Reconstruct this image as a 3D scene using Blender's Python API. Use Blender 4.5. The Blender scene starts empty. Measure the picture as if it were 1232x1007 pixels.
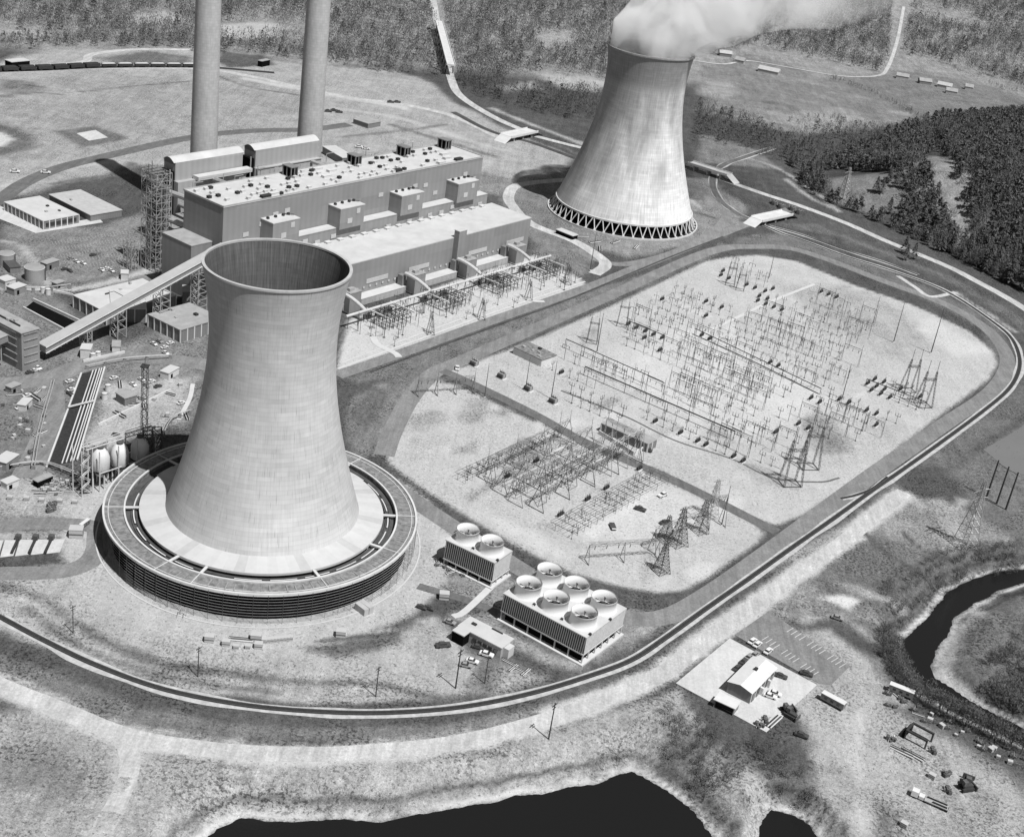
import bpy, bmesh, math, random
import numpy as np
from math import sin, cos, pi, radians as R, hypot, atan2, sqrt
rnd = random.Random(11)
nr = np.random.RandomState(5)
S = bpy.context.scene
COL = S.collection

# ------------------------------------------------------------------ survey: camera station and ground control
FPX, PITCH, ROLL, CAMH = 1598.24, R(25.83), R(8.47), 300.0
FW = np.array([0, cos(PITCH), -sin(PITCH)]); RT = np.array([1.0, 0, 0]); UP = np.cross(RT, FW)
def G(px, py, z=0.0):
    """point of the photograph -> the place (x, y) at height z in the world"""
    a, b = px - 616.0, py - 503.5
    u = a*cos(ROLL) + b*sin(ROLL); v = -a*sin(ROLL) + b*cos(ROLL)
    d = FW*FPX + RT*u - UP*v
    t = (z - CAMH)/d[2]
    return (d[0]*t, d[1]*t)
def GP(pts, z=0.0): return [G(x, y, z) for x, y in pts]
UA = R(54.89)
def UV(u, v): return (-108.15 + cos(UA)*u - sin(UA)*v, 743.9 + sin(UA)*u + cos(UA)*v)

# ------------------------------------------------------------------ mesh builder
class MB:
    def __init__(s): s.v = []; s.f = []; s.m = []; s.k = 0
    def mat(s, k): s.k = k; return s
    def add(s, vs, fs):
        o = len(s.v); s.v += [tuple(p) for p in vs]
        for f in fs: s.f.append([i + o for i in f]); s.m.append(s.k)
        return s
    def box(s, c, d, rz=0.0):
        """c: centre of the base, d: size"""
        x, y, z = c; a, b, h = d[0]/2, d[1]/2, d[2]; ca, sa = cos(rz), sin(rz)
        vs = []
        for zz in (z, z + h):
            for (p, q) in ((-a, -b), (a, -b), (a, b), (-a, b)):
                vs.append((x + p*ca - q*sa, y + p*sa + q*ca, zz))
        return s.add(vs, [(3, 2, 1, 0), (4, 5, 6, 7), (0, 1, 5, 4), (1, 2, 6, 5), (2, 3, 7, 6), (3, 0, 4, 7)])
    def prism(s, pts, z0, z1):
        n = len(pts)
        ar = sum(pts[i][0]*pts[(i+1) % n][1] - pts[(i+1) % n][0]*pts[i][1] for i in range(n))
        if ar < 0: pts = pts[::-1]
        vs = [(p[0], p[1], z0) for p in pts] + [(p[0], p[1], z1) for p in pts]
        return s.add(vs, [tuple(range(n))[::-1], tuple(range(n, 2*n))] + [(i, (i+1) % n, n + (i+1) % n, n + i) for i in range(n)])
    def bar(s, p, q, r=0.15, n=4, r2=None):
        p = np.array(p, float); q = np.array(q, float); d = q - p; L = np.linalg.norm(d)
        if L < 1e-6: return s
        d /= L; a = np.cross(d, (0, 0, 1.0) if abs(d[2]) < .95 else (1.0, 0, 0)); a /= np.linalg.norm(a); b = np.cross(d, a)
        r2 = r if r2 is None else r2; vs = []
        for (c, rr) in ((p, r), (q, r2)):
            for i in range(n):
                t = 2*pi*(i + .5)/n; vs.append(c + (a*cos(t) + b*sin(t))*rr)
        return s.add(vs, [(i, i + n, (i+1) % n + n, (i+1) % n) for i in range(n)] + [tuple(range(n)), tuple(range(2*n-1, n-1, -1))])
    def tube(s, path, r, n=8):
        for a, b in zip(path, path[1:]): s.bar(a, b, r, n)
        return s
    def lathe(s, prof, n=48, c=(0, 0), a0=0.0, a1=2*pi):
        full = abs(a1 - a0 - 2*pi) < 1e-6; m = n if full else n + 1; vs = []
        for (r, z) in prof:
            for i in range(m):
                t = a0 + (a1 - a0)*i/n; vs.append((c[0] + r*cos(t), c[1] + r*sin(t), z))
        fs = []
        for j in range(len(prof) - 1):
            for i in range(n):
                k = (i+1) % m if full else i + 1
                fs.append((j*m + i, j*m + k, (j+1)*m + k, (j+1)*m + i))
        return s.add(vs, fs)
    def truss(s, p, q, w=1.2, r=.12, n=6):
        """four chord lattice girder from p to q"""
        p = np.array(p, float); q = np.array(q, float); d = (q - p)/np.linalg.norm(q - p)
        a = np.cross(d, (0, 0, 1.0) if abs(d[2]) < .95 else (1.0, 0, 0)); a /= np.linalg.norm(a); b = np.cross(d, a)
        cs = [a*w/2 + b*w/2, a*w/2 - b*w/2, -a*w/2 - b*w/2, -a*w/2 + b*w/2]
        for c in cs: s.bar(p + c, q + c, r, 3)
        for i in range(n):
            for k in range(4):
                t0, t1 = (i/n, (i+1)/n) if (i + k) % 2 else ((i+1)/n, i/n)
                s.bar(p + (q - p)*t0 + cs[k], p + (q - p)*t1 + cs[(k+1) % 4], r*.7, 3)
        return s
    def build(s, name, mat, parent=None, smooth=False, loc=(0, 0, 0), rz=0.0):
        me = bpy.data.meshes.new(name)
        me.from_pydata(s.v, [], s.f); me.update()
        for m in (mat if isinstance(mat, (list, tuple)) else [mat]): me.materials.append(m)
        if any(s.m): me.polygons.foreach_set('material_index', s.m)
        if smooth: me.polygons.foreach_set('use_smooth', [True]*len(s.f))
        o = bpy.data.objects.new(name, me); COL.objects.link(o)
        o.location = loc; o.rotation_euler = (0, 0, rz)
        if parent: o.parent = parent
        return o
def tag(o, label=None, cat=None, group=None, kind=None):
    if label: o['label'] = label
    if cat: o['category'] = cat
    if group: o['group'] = group
    if kind: o['kind'] = kind
    return o
def thing(name, label, cat, loc=(0, 0, 0), rz=0.0, group=None):
    o = bpy.data.objects.new(name, None); COL.objects.link(o)
    o.empty_display_size = .5; o.location = (loc[0], loc[1], loc[2] if len(loc) > 2 else 0); o.rotation_euler = (0, 0, rz)
    return tag(o, label, cat, group)
def copy_tree(o, parent=None, loc=None, rz=None, label=None, group=None, sc=None):
    c = o.copy(); COL.objects.link(c)
    if parent: c.parent = parent
    if loc is not None: c.location = (loc[0], loc[1], loc[2] if len(loc) > 2 else 0)
    if rz is not None: c.rotation_euler = (0, 0, rz)
    if sc is not None: c.scale = (sc, sc, sc) if not isinstance(sc, tuple) else sc
    if label: c['label'] = label
    if group: c['group'] = group
    for ch in list(o.children): copy_tree(ch, c)
    return c
class Protos(dict):
    """first use of a kind moves the original, later uses copy it"""
    def put(s, kind, loc, rz=0.0, label=None, group=None, sc=None):
        root, used = s[kind]
        if not used:
            s[kind] = (root, True); root.location = (loc[0], loc[1], loc[2] if len(loc) > 2 else 0); root.rotation_euler = (0, 0, rz)
            if sc is not None: root.scale = (sc, sc, sc) if not isinstance(sc, tuple) else sc
            if label: root['label'] = label
            if group: root['group'] = group
            return root
        return copy_tree(root, None, loc, rz, label, group, sc)
PR = Protos()

# ------------------------------------------------------------------ materials
def nodes(name):
    m = bpy.data.materials.new(name); m.use_nodes = True; nt = m.node_tree
    return m, nt, nt.nodes['Principled BSDF'], nt.nodes, nt.links
def gray(name, a, var=.18, scale=.25, rough=.85, stretch=(1, 1, 1), bump=0.0, metal=0.0, spec=.3, scale2=None):
    """a dull surface of albedo a with blotchy wear"""
    m, nt, b, N, Lk = nodes(name)
    tc = N.new('ShaderNodeTexCoord'); mp = N.new('ShaderNodeMapping'); mp.inputs['Scale'].default_value = stretch
    Lk.new(tc.outputs['Object'], mp.inputs[0])
    n1 = N.new('ShaderNodeTexNoise'); n1.inputs['Scale'].default_value = scale; n1.inputs['Detail'].default_value = 6; n1.inputs['Roughness'].default_value = .65
    Lk.new(mp.outputs[0], n1.inputs['Vector'])
    mr = N.new('ShaderNodeMapRange'); mr.inputs[1].default_value = .25; mr.inputs[2].default_value = .75
    mr.inputs[3].default_value = a*(1 - var); mr.inputs[4].default_value = a*(1 + var)
    Lk.new(n1.outputs['Fac'], mr.inputs[0])
    Lk.new(mr.outputs[0], b.inputs['Base Color'])
    b.inputs['Roughness'].default_value = rough; b.inputs['Metallic'].default_value = metal
    b.inputs['Specular IOR Level'].default_value = spec
    if bump:
        bp = N.new('ShaderNodeBump'); bp.inputs['Strength'].default_value = bump; bp.inputs['Distance'].default_value = .3
        Lk.new(n1.outputs['Fac'], bp.inputs['Height']); Lk.new(bp.outputs[0], b.inputs['Normal'])
    return m
def siding(name, a, period=1.2, dark=.8, var=.1, axis='X'):
    """profiled sheet cladding: ribs plus panels of slightly different grey"""
    m, nt, b, N, Lk = nodes(name)
    tc = N.new('ShaderNodeTexCoord'); sp = N.new('ShaderNodeSeparateXYZ'); Lk.new(tc.outputs['Object'], sp.inputs[0])
    ad = N.new('ShaderNodeMath'); ad.operation = 'ADD'; Lk.new(sp.outputs['X'], ad.inputs[0]); Lk.new(sp.outputs['Y'], ad.inputs[1])
    w = N.new('ShaderNodeMath'); w.operation = 'PINGPONG'; Lk.new(ad.outputs[0], w.inputs[0]); w.inputs[1].default_value = period
    st = N.new('ShaderNodeMapRange'); st.inputs[2].default_value = period; st.inputs[3].default_value = dark; st.inputs[4].default_value = 1.0
    Lk.new(w.outputs[0], st.inputs[0])
    sn = N.new('ShaderNodeVectorMath'); sn.operation = 'SNAP'; sn.inputs[1].default_value = (17, 17, 9)
    Lk.new(tc.outputs['Object'], sn.inputs[0])
    wn = N.new('ShaderNodeTexWhiteNoise'); Lk.new(sn.outputs[0], wn.inputs['Vector'])
    ns = N.new('ShaderNodeTexNoise'); ns.inputs['Scale'].default_value = .12; ns.inputs['Detail'].default_value = 5
    Lk.new(tc.outputs['Object'], ns.inputs['Vector'])
    a1 = N.new('ShaderNodeMath'); a1.operation = 'ADD'; Lk.new(wn.outputs['Value'], a1.inputs[0]); Lk.new(ns.outputs['Fac'], a1.inputs[1])
    mr = N.new('ShaderNodeMapRange'); mr.inputs[1].default_value = .3; mr.inputs[2].default_value = 1.7; mr.inputs[3].default_value = a*(1 - var); mr.inputs[4].default_value = a*(1 + var)
    Lk.new(a1.outputs[0], mr.inputs[0])
    mu = N.new('ShaderNodeMath'); mu.operation = 'MULTIPLY'; Lk.new(mr.outputs[0], mu.inputs[0]); Lk.new(st.outputs[0], mu.inputs[1])
    Lk.new(mu.outputs[0], b.inputs['Base Color']); b.inputs['Roughness'].default_value = .7; b.inputs['Specular IOR Level'].default_value = .3
    return m
def tower_concrete(name, a, streak=.25, wet=0.0, z0=9, z1=128, upper=0.0):
    """slip formed shell: lift rings, meridian joints, rain streaks; wet: dry white patches near the foot"""
    m, nt, b, N, Lk = nodes(name)
    tc = N.new('ShaderNodeTexCoord'); sp = N.new('ShaderNodeSeparateXYZ'); Lk.new(tc.outputs['Object'], sp.inputs[0])
    at = N.new('ShaderNodeMath'); at.operation = 'ARCTAN2'; Lk.new(sp.outputs['Y'], at.inputs[0]); Lk.new(sp.outputs['X'], at.inputs[1])
    def math(op, x, y=None):
        n = N.new('ShaderNodeMath'); n.operation = op
        for i, q in enumerate((x, y)):
            if q is None: continue
            if isinstance(q, (int, float)): n.inputs[i].default_value = q
            else: Lk.new(q, n.inputs[i])
        return n.outputs[0]
    def rng(x, a0, a1, b0, b1):
        n = N.new('ShaderNodeMapRange'); Lk.new(x, n.inputs[0])
        for i, q in enumerate((a0, a1, b0, b1)): n.inputs[i+1].default_value = q
        return n.outputs[0]
    z = sp.outputs['Z']
    lift = rng(math('PINGPONG', z, .9), 0, .22, .90, 1)
    mer = rng(math('PINGPONG', math('MULTIPLY', at.outputs[0], 30), .5), 0, .05, .95, 1)
    cv = N.new('ShaderNodeCombineXYZ'); Lk.new(math('MULTIPLY', at.outputs[0], 26.0), cv.inputs[0]); Lk.new(math('MULTIPLY', z, .035), cv.inputs[1])
    ns = N.new('ShaderNodeTexNoise'); ns.inputs['Scale'].default_value = 1.6; ns.inputs['Detail'].default_value = 7; ns.inputs['Roughness'].default_value = .7
    Lk.new(cv.outputs[0], ns.inputs['Vector'])
    cl = N.new('ShaderNodeCombineXYZ'); Lk.new(math('MULTIPLY', at.outputs[0], 2.2), cl.inputs[0]); Lk.new(math('FLOOR', math('DIVIDE', z, 1.8)), cl.inputs[1])
    nl = N.new('ShaderNodeTexNoise'); nl.inputs['Scale'].default_value = 1.35; nl.inputs['Detail'].default_value = 3; Lk.new(cl.outputs[0], nl.inputs['Vector'])
    nb = N.new('ShaderNodeTexNoise'); nb.inputs['Scale'].default_value = .035; nb.inputs['Detail'].default_value = 6; Lk.new(tc.outputs['Object'], nb.inputs['Vector'])
    f = math('MULTIPLY', rng(ns.outputs['Fac'], .25, .75, 1 - streak, 1 + streak*.6), rng(nl.outputs['Fac'], .25, .75, .86, 1.1))
    f = math('MULTIPLY', f, rng(nb.outputs['Fac'], .3, .7, .88, 1.08))
    f = math('MULTIPLY', f, math('MULTIPLY', lift, mer))
    # sparse dark runs
    nd = N.new('ShaderNodeTexNoise'); nd.inputs['Scale'].default_value = 3.5; nd.inputs['Detail'].default_value = 2; Lk.new(cv.outputs[0], nd.inputs['Vector'])
    f = math('MULTIPLY', f, rng(nd.outputs['Fac'], .28, .38, .62, 1))
    if wet:
        cp = N.new('ShaderNodeCombineXYZ'); Lk.new(math('MULTIPLY', at.outputs[0], 3.2), cp.inputs[0]); Lk.new(math('MULTIPLY', z, .03), cp.inputs[1])
        nw = N.new('ShaderNodeTexNoise'); nw.inputs['Scale'].default_value = .8; nw.inputs['Detail'].default_value = 6; nw.inputs['Distortion'].default_value = .3; Lk.new(cp.outputs[0], nw.inputs['Vector'])
        dry = rng(math('SUBTRACT', math('ADD', nw.outputs['Fac'], rng(at.outputs[0], -2.4, -.3, -.12, .14)), math('MULTIPLY', z, .0044)), .06, .44, 0, 1)
        f = math('MULTIPLY', f, math('ADD', 1.0, math('MULTIPLY', dry, wet)))
    if upper:
        f = math('MULTIPLY', f, rng(math('ADD', z, math('MULTIPLY', nl.outputs['Fac'], 10)), 108, 113, 1, 1 - upper))
    Lk.new(math('MULTIPLY', f, a), b.inputs['Base Color'])
    b.inputs['Roughness'].default_value = .9; b.inputs['Specular IOR Level'].default_value = .2
    return m
M = dict(
    stack=gray('fan_stack_paint', .72, .06, .2, .6), paint=gray('faded_bay_paint', .33, .2, .5),
    conc=gray('concrete', .42, .15, .3), conc_l=gray('pale_concrete', .56, .15, .15), conc_d=gray('stained_concrete', .26, .3, .5),
    white=gray('white_paint', .62, .1, .3, .6), roofw=gray('white_roof_membrane', .5, .14, .1), roofg=gray('grey_roof', .32, .22, .2),
    wall=siding('grey_cladding', .25, 2.2, .92, .12), wall2=siding('pale_cladding', .38, 2.2, .9, .12), walld=siding('dark_cladding', .2, .9, .9),
    steel=gray('weathered_steel', .09, .3, .8, .6, metal=.1), steel_l=gray('galvanised_steel', .42, .2, .8, .5, metal=.2), steel_d=gray('dark_steel', .045, .3, .8, .7, spec=.1),
    dark=gray('dark_opening', .008, .3, .5, spec=0.0), glass=gray('dark_window_glass', .04, .4, .6, .15, spec=.6), panel=gray('pale_panel', .45, .1, .2),
    steel_m=gray('painted_steel', .2, .25, .8, .6), ins=gray('porcelain', .09, .2, 2, .35), asphalt=gray('asphalt', .15, .25, .12), road=gray('gravel_road', .34, .22, .08, stretch=(1, 1, 1)), ballast=gray('white_ballast', .42, .35, .35),
    bed=gray('creosoted_track_bed', .03, .5, .7), rail=gray('rail_steel', .14, .2, .5, .5, metal=.3), deck=gray('mottled_deck', .19, .65, .45), chan=gray('channel_floor', .075, .4, .3),
    wood=gray('treated_pole_timber', .05, .3, .8), tyre=gray('rubber', .02, .3, 1), carl=gray('pale_car_paint', .68, .1, .6, .3, spec=.5), card=gray('dark_car_paint', .07, .2, .6, .25, spec=.5), carm=gray('mid_car_paint', .28, .2, .6, .3, spec=.5),
    tankg=gray('tank_paint', .3, .2, .2), rust=gray('rusty_scrap', .1, .5, .6), trunk=gray('bark', .09, .3, .8), gravelp=gray('bright_gravel', .52, .2, .2),
)
# ------------------------------------------------------------------ terrain
def sdist(X, Y, poly):
    """signed distance to a polygon, negative inside"""
    P = np.array(poly); n = len(P); d2 = np.full(X.shape, 1e18); ins = np.zeros(X.shape, bool)
    for i in range(n):
        ax, ay = P[i]; bx, by = P[(i+1) % n]; ex, ey = bx-ax, by-ay
        t = np.clip(((X-ax)*ex + (Y-ay)*ey)/(ex*ex+ey*ey+1e-12), 0, 1)
        d2 = np.minimum(d2, (X-ax-t*ex)**2 + (Y-ay-t*ey)**2)
        if ay != by:
            c = (ay > Y) != (by > Y); ins ^= c & (X < (bx-ax)*(Y-ay)/(by-ay) + ax)
    d = np.sqrt(d2); return np.where(ins, -d, d)
def smooth(t): t = np.clip(t, 0, 1); return t*t*(3 - 2*t)
def vnoise(X, Y, s, seed=0):
    """value noise"""
    r = np.random.RandomState(seed).rand(257, 257); x = X/s + 1000; y = Y/s + 1000
    i = np.floor(x).astype(int); j = np.floor(y).astype(int); fx = smooth(x-i); fy = smooth(y-j); i %= 256; j %= 256
    return (r[i, j]*(1-fx) + r[i+1, j]*fx)*(1-fy) + (r[i, j+1]*(1-fx) + r[i+1, j+1]*fx)*fy
def fbm(X, Y, s, o=4, seed=0): return sum(vnoise(X, Y, s/2**k, seed+k)*.5**k for k in range(o))/sum(.5**k for k in range(o))

POND = GP([(238,1012),(262,993),(290,982),(327,984),(344,988),(375,987),(420,982),(451,987),(480,984),(506,978),(519,976),(543,970),(591,964),(618,956),(652,954),(683,944),(717,941),(741,932),(760,928),(778,937),(802,951),(818,962),(832,972),(846,988),(858,1004),(890,1060),(880,1150),(200,1150),(215,1050)], -6)
POND2 = GP([(928,972),(943,974),(958,980),(974,990),(984,1006),(992,1040),(905,1060),(908,1020),(913,993)], -6)
RIVER = GP([(1420,668),(1330,672),(1232,684),(1197,688),(1163,698),(1139,711),(1124,729),(1112,745),(1095,760),(1081,776),(1083,790),(1092,803),(1104,822),(1112,836),(1150,858),(1187,876),(1232,897),(1330,940),(1400,985),(1440,960),(1330,910),(1232,876),(1187,853),(1153,833),(1126,815),(1119,802),(1136,771),(1152,741),(1173,727),(1197,713),(1232,702),(1330,694),(1420,692)], -5)
HILL = GP([(955,214),(1000,198),(1050,172),(1085,158),(1130,146),(1180,143),(1232,143),(1330,140),(1420,250),(1420,420),(1232,352),(1170,322),(1100,288),(1050,266),(1000,245),(975,235)])
RELIEF = [(GP([(-80,925),(250,928),(450,926),(650,893),(760,862),(815,842),(900,900),(985,950),(1000,1050),(-80,1050)]), 1.5, 10, 8), (GP([(-60,700),(60,705),(150,770),(280,800),(420,808),(540,840),(400,842),(250,826),(100,780),(-60,728)]), .8, 8, 5), (GP([(905,700),(1000,655),(1090,612),(1150,640),(1300,640),(1300,690),(1120,700),(1065,745),(960,735)]), 1.0, 12, 8), (GP([(1010,890),(1060,870),(1232,960),(1232,1050),(1010,1050)]), .8, 12, 8), (GP([(1140,760),(1180,730),(1300,715),(1300,840),(1200,840)]), 1.0, 12, 8), (GP([(-60,870),(30,900),(140,930),(120,1000),(-60,1040)]), .6, 9, 6)]
def Hh(X, Y):
    X = np.asarray(X, float); Y = np.asarray(Y, float); z = np.zeros(X.shape)
    for poly, w, bank, dp in ((POND, -6, 17, 2), (POND2, -6, 9, 2), (RIVER, -5, 15, 2)):
        sd = sdist(X, Y, poly); sd = sd + (vnoise(X, Y, 7, 3) - .5)*1.6
        z = np.minimum(z, np.where(sd > 0, w*(1 - smooth(sd/bank)), w - dp*smooth(-sd/7)))
    sd = sdist(X, Y, HILL)
    z = z + 30*smooth(-sd/130)*(.6 + .8*fbm(X, Y, 170, 3, 21))
    dry = np.ones(X.shape)
    for poly in (POND, POND2, RIVER): dry = np.minimum(dry, smooth((sdist(X, Y, poly) - 4)/9))
    for poly, a, s_, ft in RELIEF:
        w = smooth(-sdist(X, Y, poly)/ft); z = z + dry*w*a*(fbm(X, Y, s_, 4, 13) + .6*np.abs(2*vnoise(X, Y, s_*.8, 19) - 1) - .8)
    far = smooth((Y + .22*np.minimum(X, 0)*-1 - 1650 - .45*np.maximum(X, 0))/1500)
    z = z + far*(40 + 150*fbm(X, Y, 700, 4, 31))
    return z
def H1(x, y): return float(Hh(np.array([x]), np.array([y]))[0])
def axis(a, b, fine, lo, hi, g=1.12):
    c = list(np.arange(a, b + .1, fine)); st = fine; p = []
    x = a
    while x > lo: st = min(st*g, 60); x -= st; p.append(x)
    st = fine; x = b; q = []
    while x < hi: st = min(st*g, 60); x += st; q.append(x)
    return np.array(p[::-1] + c + q)
xs = axis(-330, 400, 2.2, -2600, 3600, 1.05); ys = np.concatenate([axis(262, 640, 1.7, 120, 641, 1.2)[:-1], axis(641, 1250, 4.0, 640.9, 6500, 1.03)[1:]])
XX, YY = np.meshgrid(xs, ys); ZZ = Hh(XX, YY)
def H1(x, y):
    i = min(max(int(np.searchsorted(xs, x)) - 1, 0), len(xs) - 2); j = min(max(int(np.searchsorted(ys, y)) - 1, 0), len(ys) - 2)
    u = (x - xs[i])/(xs[i+1] - xs[i]); v = (y - ys[j])/(ys[j+1] - ys[j])
    return float((ZZ[j, i]*(1-u) + ZZ[j, i+1]*u)*(1-v) + (ZZ[j+1, i]*(1-u) + ZZ[j+1, i+1]*u)*v)
# land cover, as the albedo of what grows or lies there
AL = np.full(XX.shape, .28)
def cover(px, a, feather=3.0, wob=0.0, z=0.0, world=None, amt=1.0):
    global AL
    P = world or GP(px, z); x0 = min(p[0] for p in P) - 40; x1 = max(p[0] for p in P) + 40; y0 = min(p[1] for p in P) - 40; y1 = max(p[1] for p in P) + 40
    i0, i1 = np.searchsorted(xs, (x0, x1)); j0, j1 = np.searchsorted(ys, (y0, y1))
    if i1 <= i0 or j1 <= j0: return
    X = XX[j0:j1, i0:i1]; Y = YY[j0:j1, i0:i1]; sd = sdist(X, Y, P)
    if wob: sd = sd + (fbm(X, Y, wob*5, 3, 9) - .5)*wob*2.2
    w = smooth(.5 - sd/(2*feather))*amt
    AL[j0:j1, i0:i1] = AL[j0:j1, i0:i1]*(1 - w) + a*w
def cover_line(px, width, a, feather=2.5, wob=1.5, amt=1.0):
    L = spline0(GP(px)); l, r = [], []
    for i in range(len(L)):
        t = L[min(i+1, len(L)-1)] - L[max(i-1, 0)]; t = t/np.linalg.norm(t); n = np.array((-t[1], t[0])); l.append(tuple(L[i] + n*width/2)); r.append(tuple(L[i] - n*width/2))
    cover(None, a, feather, wob, world=l + r[::-1], amt=amt)
def spline0(P, k=4):
    P = [np.array(p, float) for p in P]; P = [2*P[0]-P[1]] + P + [2*P[-1]-P[-2]]; out = []
    for i in range(1, len(P)-2):
        for j in range(k):
            t = j/k; a, b, c, d = P[i-1:i+3]; out.append(.5*((2*b) + (c-a)*t + (2*a-5*b+4*c-d)*t*t + (3*b-a-3*c+d)*t**3))
    return out + [P[-2]]
forest_edge = [(-300,95),(-60,72),(0,60),(100,52),(230,58),(330,66),(400,72),(470,84),(512,98),(548,104),(575,112),(640,118),(700,138),(730,142),(735,120),(830,120),(842,80),(905,62),(990,78),(1058,92),(1075,72),(1150,85),(1232,112),(1330,140),(1500,150),(1900,60),(2300,-120),(700,-190),(-900,-100)]
FOREST = None
cover([(-500,30),(1700,150),(1700,-150),(-900,-150)], .09, 30, 20)
FIELD = []
# cleared yard beyond the power station
cover([(-160,105),(0,76),(60,58),(140,62),(230,60),(330,72),(400,80),(470,85),(520,100),(545,122),(600,150),(690,190),(640,240),(500,190),(300,200),(150,200),(0,240),(-160,260)], .34, 6, 8)
cover([(0,95),(240,88),(330,95),(380,120),(360,150),(230,165),(100,190),(0,190),(-100,140)], .31, 8, 10)
cover([(118,70),(180,62),(230,68),(228,80),(140,80)], .15, 5, 3)
cover([(265,62),(318,68),(330,78),(275,82),(262,75)], .10, 4, 3)
cover([(65,158),(115,152),(157,167),(98,178)], .15, 2, 0)
cover([(-60,140),(10,152),(40,163),(38,178),(5,186),(-60,190)], .14, 4, 3)
cover([(-60,155),(8,160),(18,168),(4,177),(-60,178)], .5, 3, 2)
cover([(0,96),(40,98),(60,110),(0,118)], .2, 3, 2)
cover([(430,185),(560,200),(690,240),(660,250),(600,235),(450,200)], .24, 5, 4)
cover([(640,215),(700,205),(850,215),(900,250),(870,285),(760,310),(700,295),(640,250)], .23, 5, 4)
cover([(600,240),(630,225),(690,255),(715,300),(705,330),(650,300)], .19, 4, 3)
for k in range(26): rs_ = random.Random(k); x_ = 850 + rs_.random()*260; y_ = 85 + rs_.random()*65; FIELD.append(([(x_, y_), (x_ + 30 + 40*rs_.random(), y_ + 6 + 8*rs_.random())], 3 + 8*rs_.random(), rs_.choice((.13, .16, .3, .34))))
cover([(840,80),(900,66),(1000,85),(1080,125),(1150,150),(1110,152),(1020,155),(960,160),(900,150),(845,135)], .21, 12, 14)
for pl_, w_, a_ in FIELD: cover_line(pl_, w_, a_, 5, 4, .7)
cover([(930,140),(1010,128),(1060,150),(970,160)], .29, 8, 8)
cover([(1000,95),(1075,85),(1160,95),(1240,118),(1240,145),(1130,150),(1040,115)], .19, 10, 8)
cover([(840,160),(900,175),(945,205),(900,200),(840,195)], .2, 6, 6)
cover(None, .075, 25, 18, world=HILL)
cover([(1075,235),(1110,215),(1150,235),(1190,300),(1140,300)], .25, 8, 6); cover([(985,215),(1050,225),(1100,260),(1060,262),(1000,243)], .2, 8, 5)
# lower left works area
cover([(0,270),(120,272),(190,250),(215,330),(150,345),(60,345),(0,330)], .22, 4, 4)
cover([(-30,345),(60,350),(130,420),(250,380),(250,480),(220,520),(130,470),(60,520),(-30,600)], .2, 4, 4)
cover([(135,462),(235,452),(215,505),(120,545),(100,530)], .36, 3, 2)
cover([(-30,480),(40,470),(60,500),(30,560),(-30,580)], .17, 4, 5)
cover([(-30,585),(60,565),(110,600),(115,640),(-30,655)], .34, 3, 3)
cover([(-20,620),(100,622),(98,640),(-20,642)], .2, 2, 0)
cover([(-40,690),(90,682),(160,745),(250,772),(400,768),(470,758),(520,770),(560,825),(440,845),(250,835),(100,790),(-40,745)], .38, 2.5, 4)
cover([(-30,690),(30,697),(68,720),(102,747),(153,778),(204,795),(273,805),(341,814),(420,820),(420,826),(330,822),(200,806),(140,785),(90,755),(50,722),(-30,705)], .13, 3, 2)
cover([(360,775),(440,765),(485,762),(480,775),(420,790),(370,785)], .13, 3, 2)
cover([(480,760),(525,745),(560,790),(620,800),(650,815),(600,835),(555,830),(520,800)], .33, 4, 4)
cover([(550,815),(575,790),(605,800),(590,835)], .14, 4, 3)
cover([(500,700),(600,735),(650,770),(720,795),(770,770),(830,740),(780,735),(690,735),(610,690),(560,690)], .24, 4, 2)
# grass banks along the railway, dirt below
cover([(-60,770),(60,805),(160,850),(300,872),(450,876),(560,868),(680,840),(760,812),(820,770),(900,715),(1000,640),(1075,582),(1090,590),(1010,665),(900,745),(820,800),(720,842),(600,880),(450,892),(300,890),(150,875),(60,845),(-60,805)], .17, 2, 2)
cover([(-60,870),(60,855),(140,890),(250,910),(420,915),(600,900),(720,870),(820,830),(860,870),(800,910),(700,940),(560,975),(300,985),(200,1020),(-60,1030)], .32, 3, 6)
cover([(-60,890),(30,900),(120,930),(100,960),(-60,960)], .22, 6, 10); cover([(-60,930),(60,960),(40,1020),(-60,1020)], .27, 6, 10)
cover([(240,990),(310,968),(420,970),(560,958),(660,940),(740,920),(770,918),(760,926),(660,952),(560,970),(430,982),(300,980),(255,1000)], .2, 2.0, 3)
cover([(810,850),(900,900),(960,930),(1000,1000),(990,1040),(870,1020),(800,940),(770,915)], .13, 8, 10)
cover([(850,920),(920,925),(960,960),(915,1000),(880,990)], .25, 5, 5)
# lower right
cover([(880,740),(1000,640),(1080,590),(1140,600),(1232,640),(1232,690),(1100,700),(1060,750),(1000,735),(960,745)], .26, 4, 8)
cover([(1140,560),(1260,520),(1400,560),(1400,690),(1232,655),(1180,625)], .15, 5, 6)
cover([(960,690),(1050,640),(1100,660),(1060,720),(1010,735)], .16, 6, 8)
cover([(1183,540),(1232,510),(1400,480),(1400,590),(1215,570)], .17, 3, 3)
cover([(960,840),(1020,790),(1055,800),(1075,850),(1232,950),(1300,1060),(1000,1060),(980,960)], .34, 5, 8)
cover([(1120,960),(1180,930),(1232,960),(1232,1040),(1130,1010)], .3, 6, 6)
cover([(1050,960),(1090,980),(1070,1050),(1040,1050)], .18, 5, 6)
cover([(985,718),(1005,712),(1035,722),(1020,735)], .6, 2, 2)
cover([(1050,700),(1140,655),(1300,650),(1300,680),(1190,690),(1130,720),(1085,765),(1085,800),(1060,790)], .12, 5, 6)
cover([(1150,740),(1180,720),(1300,710),(1300,860),(1180,830),(1140,800)], .14, 6, 6)
cover(None, .40, 3.0, 2.0, world=[p for p in POND], amt=.001)
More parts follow.
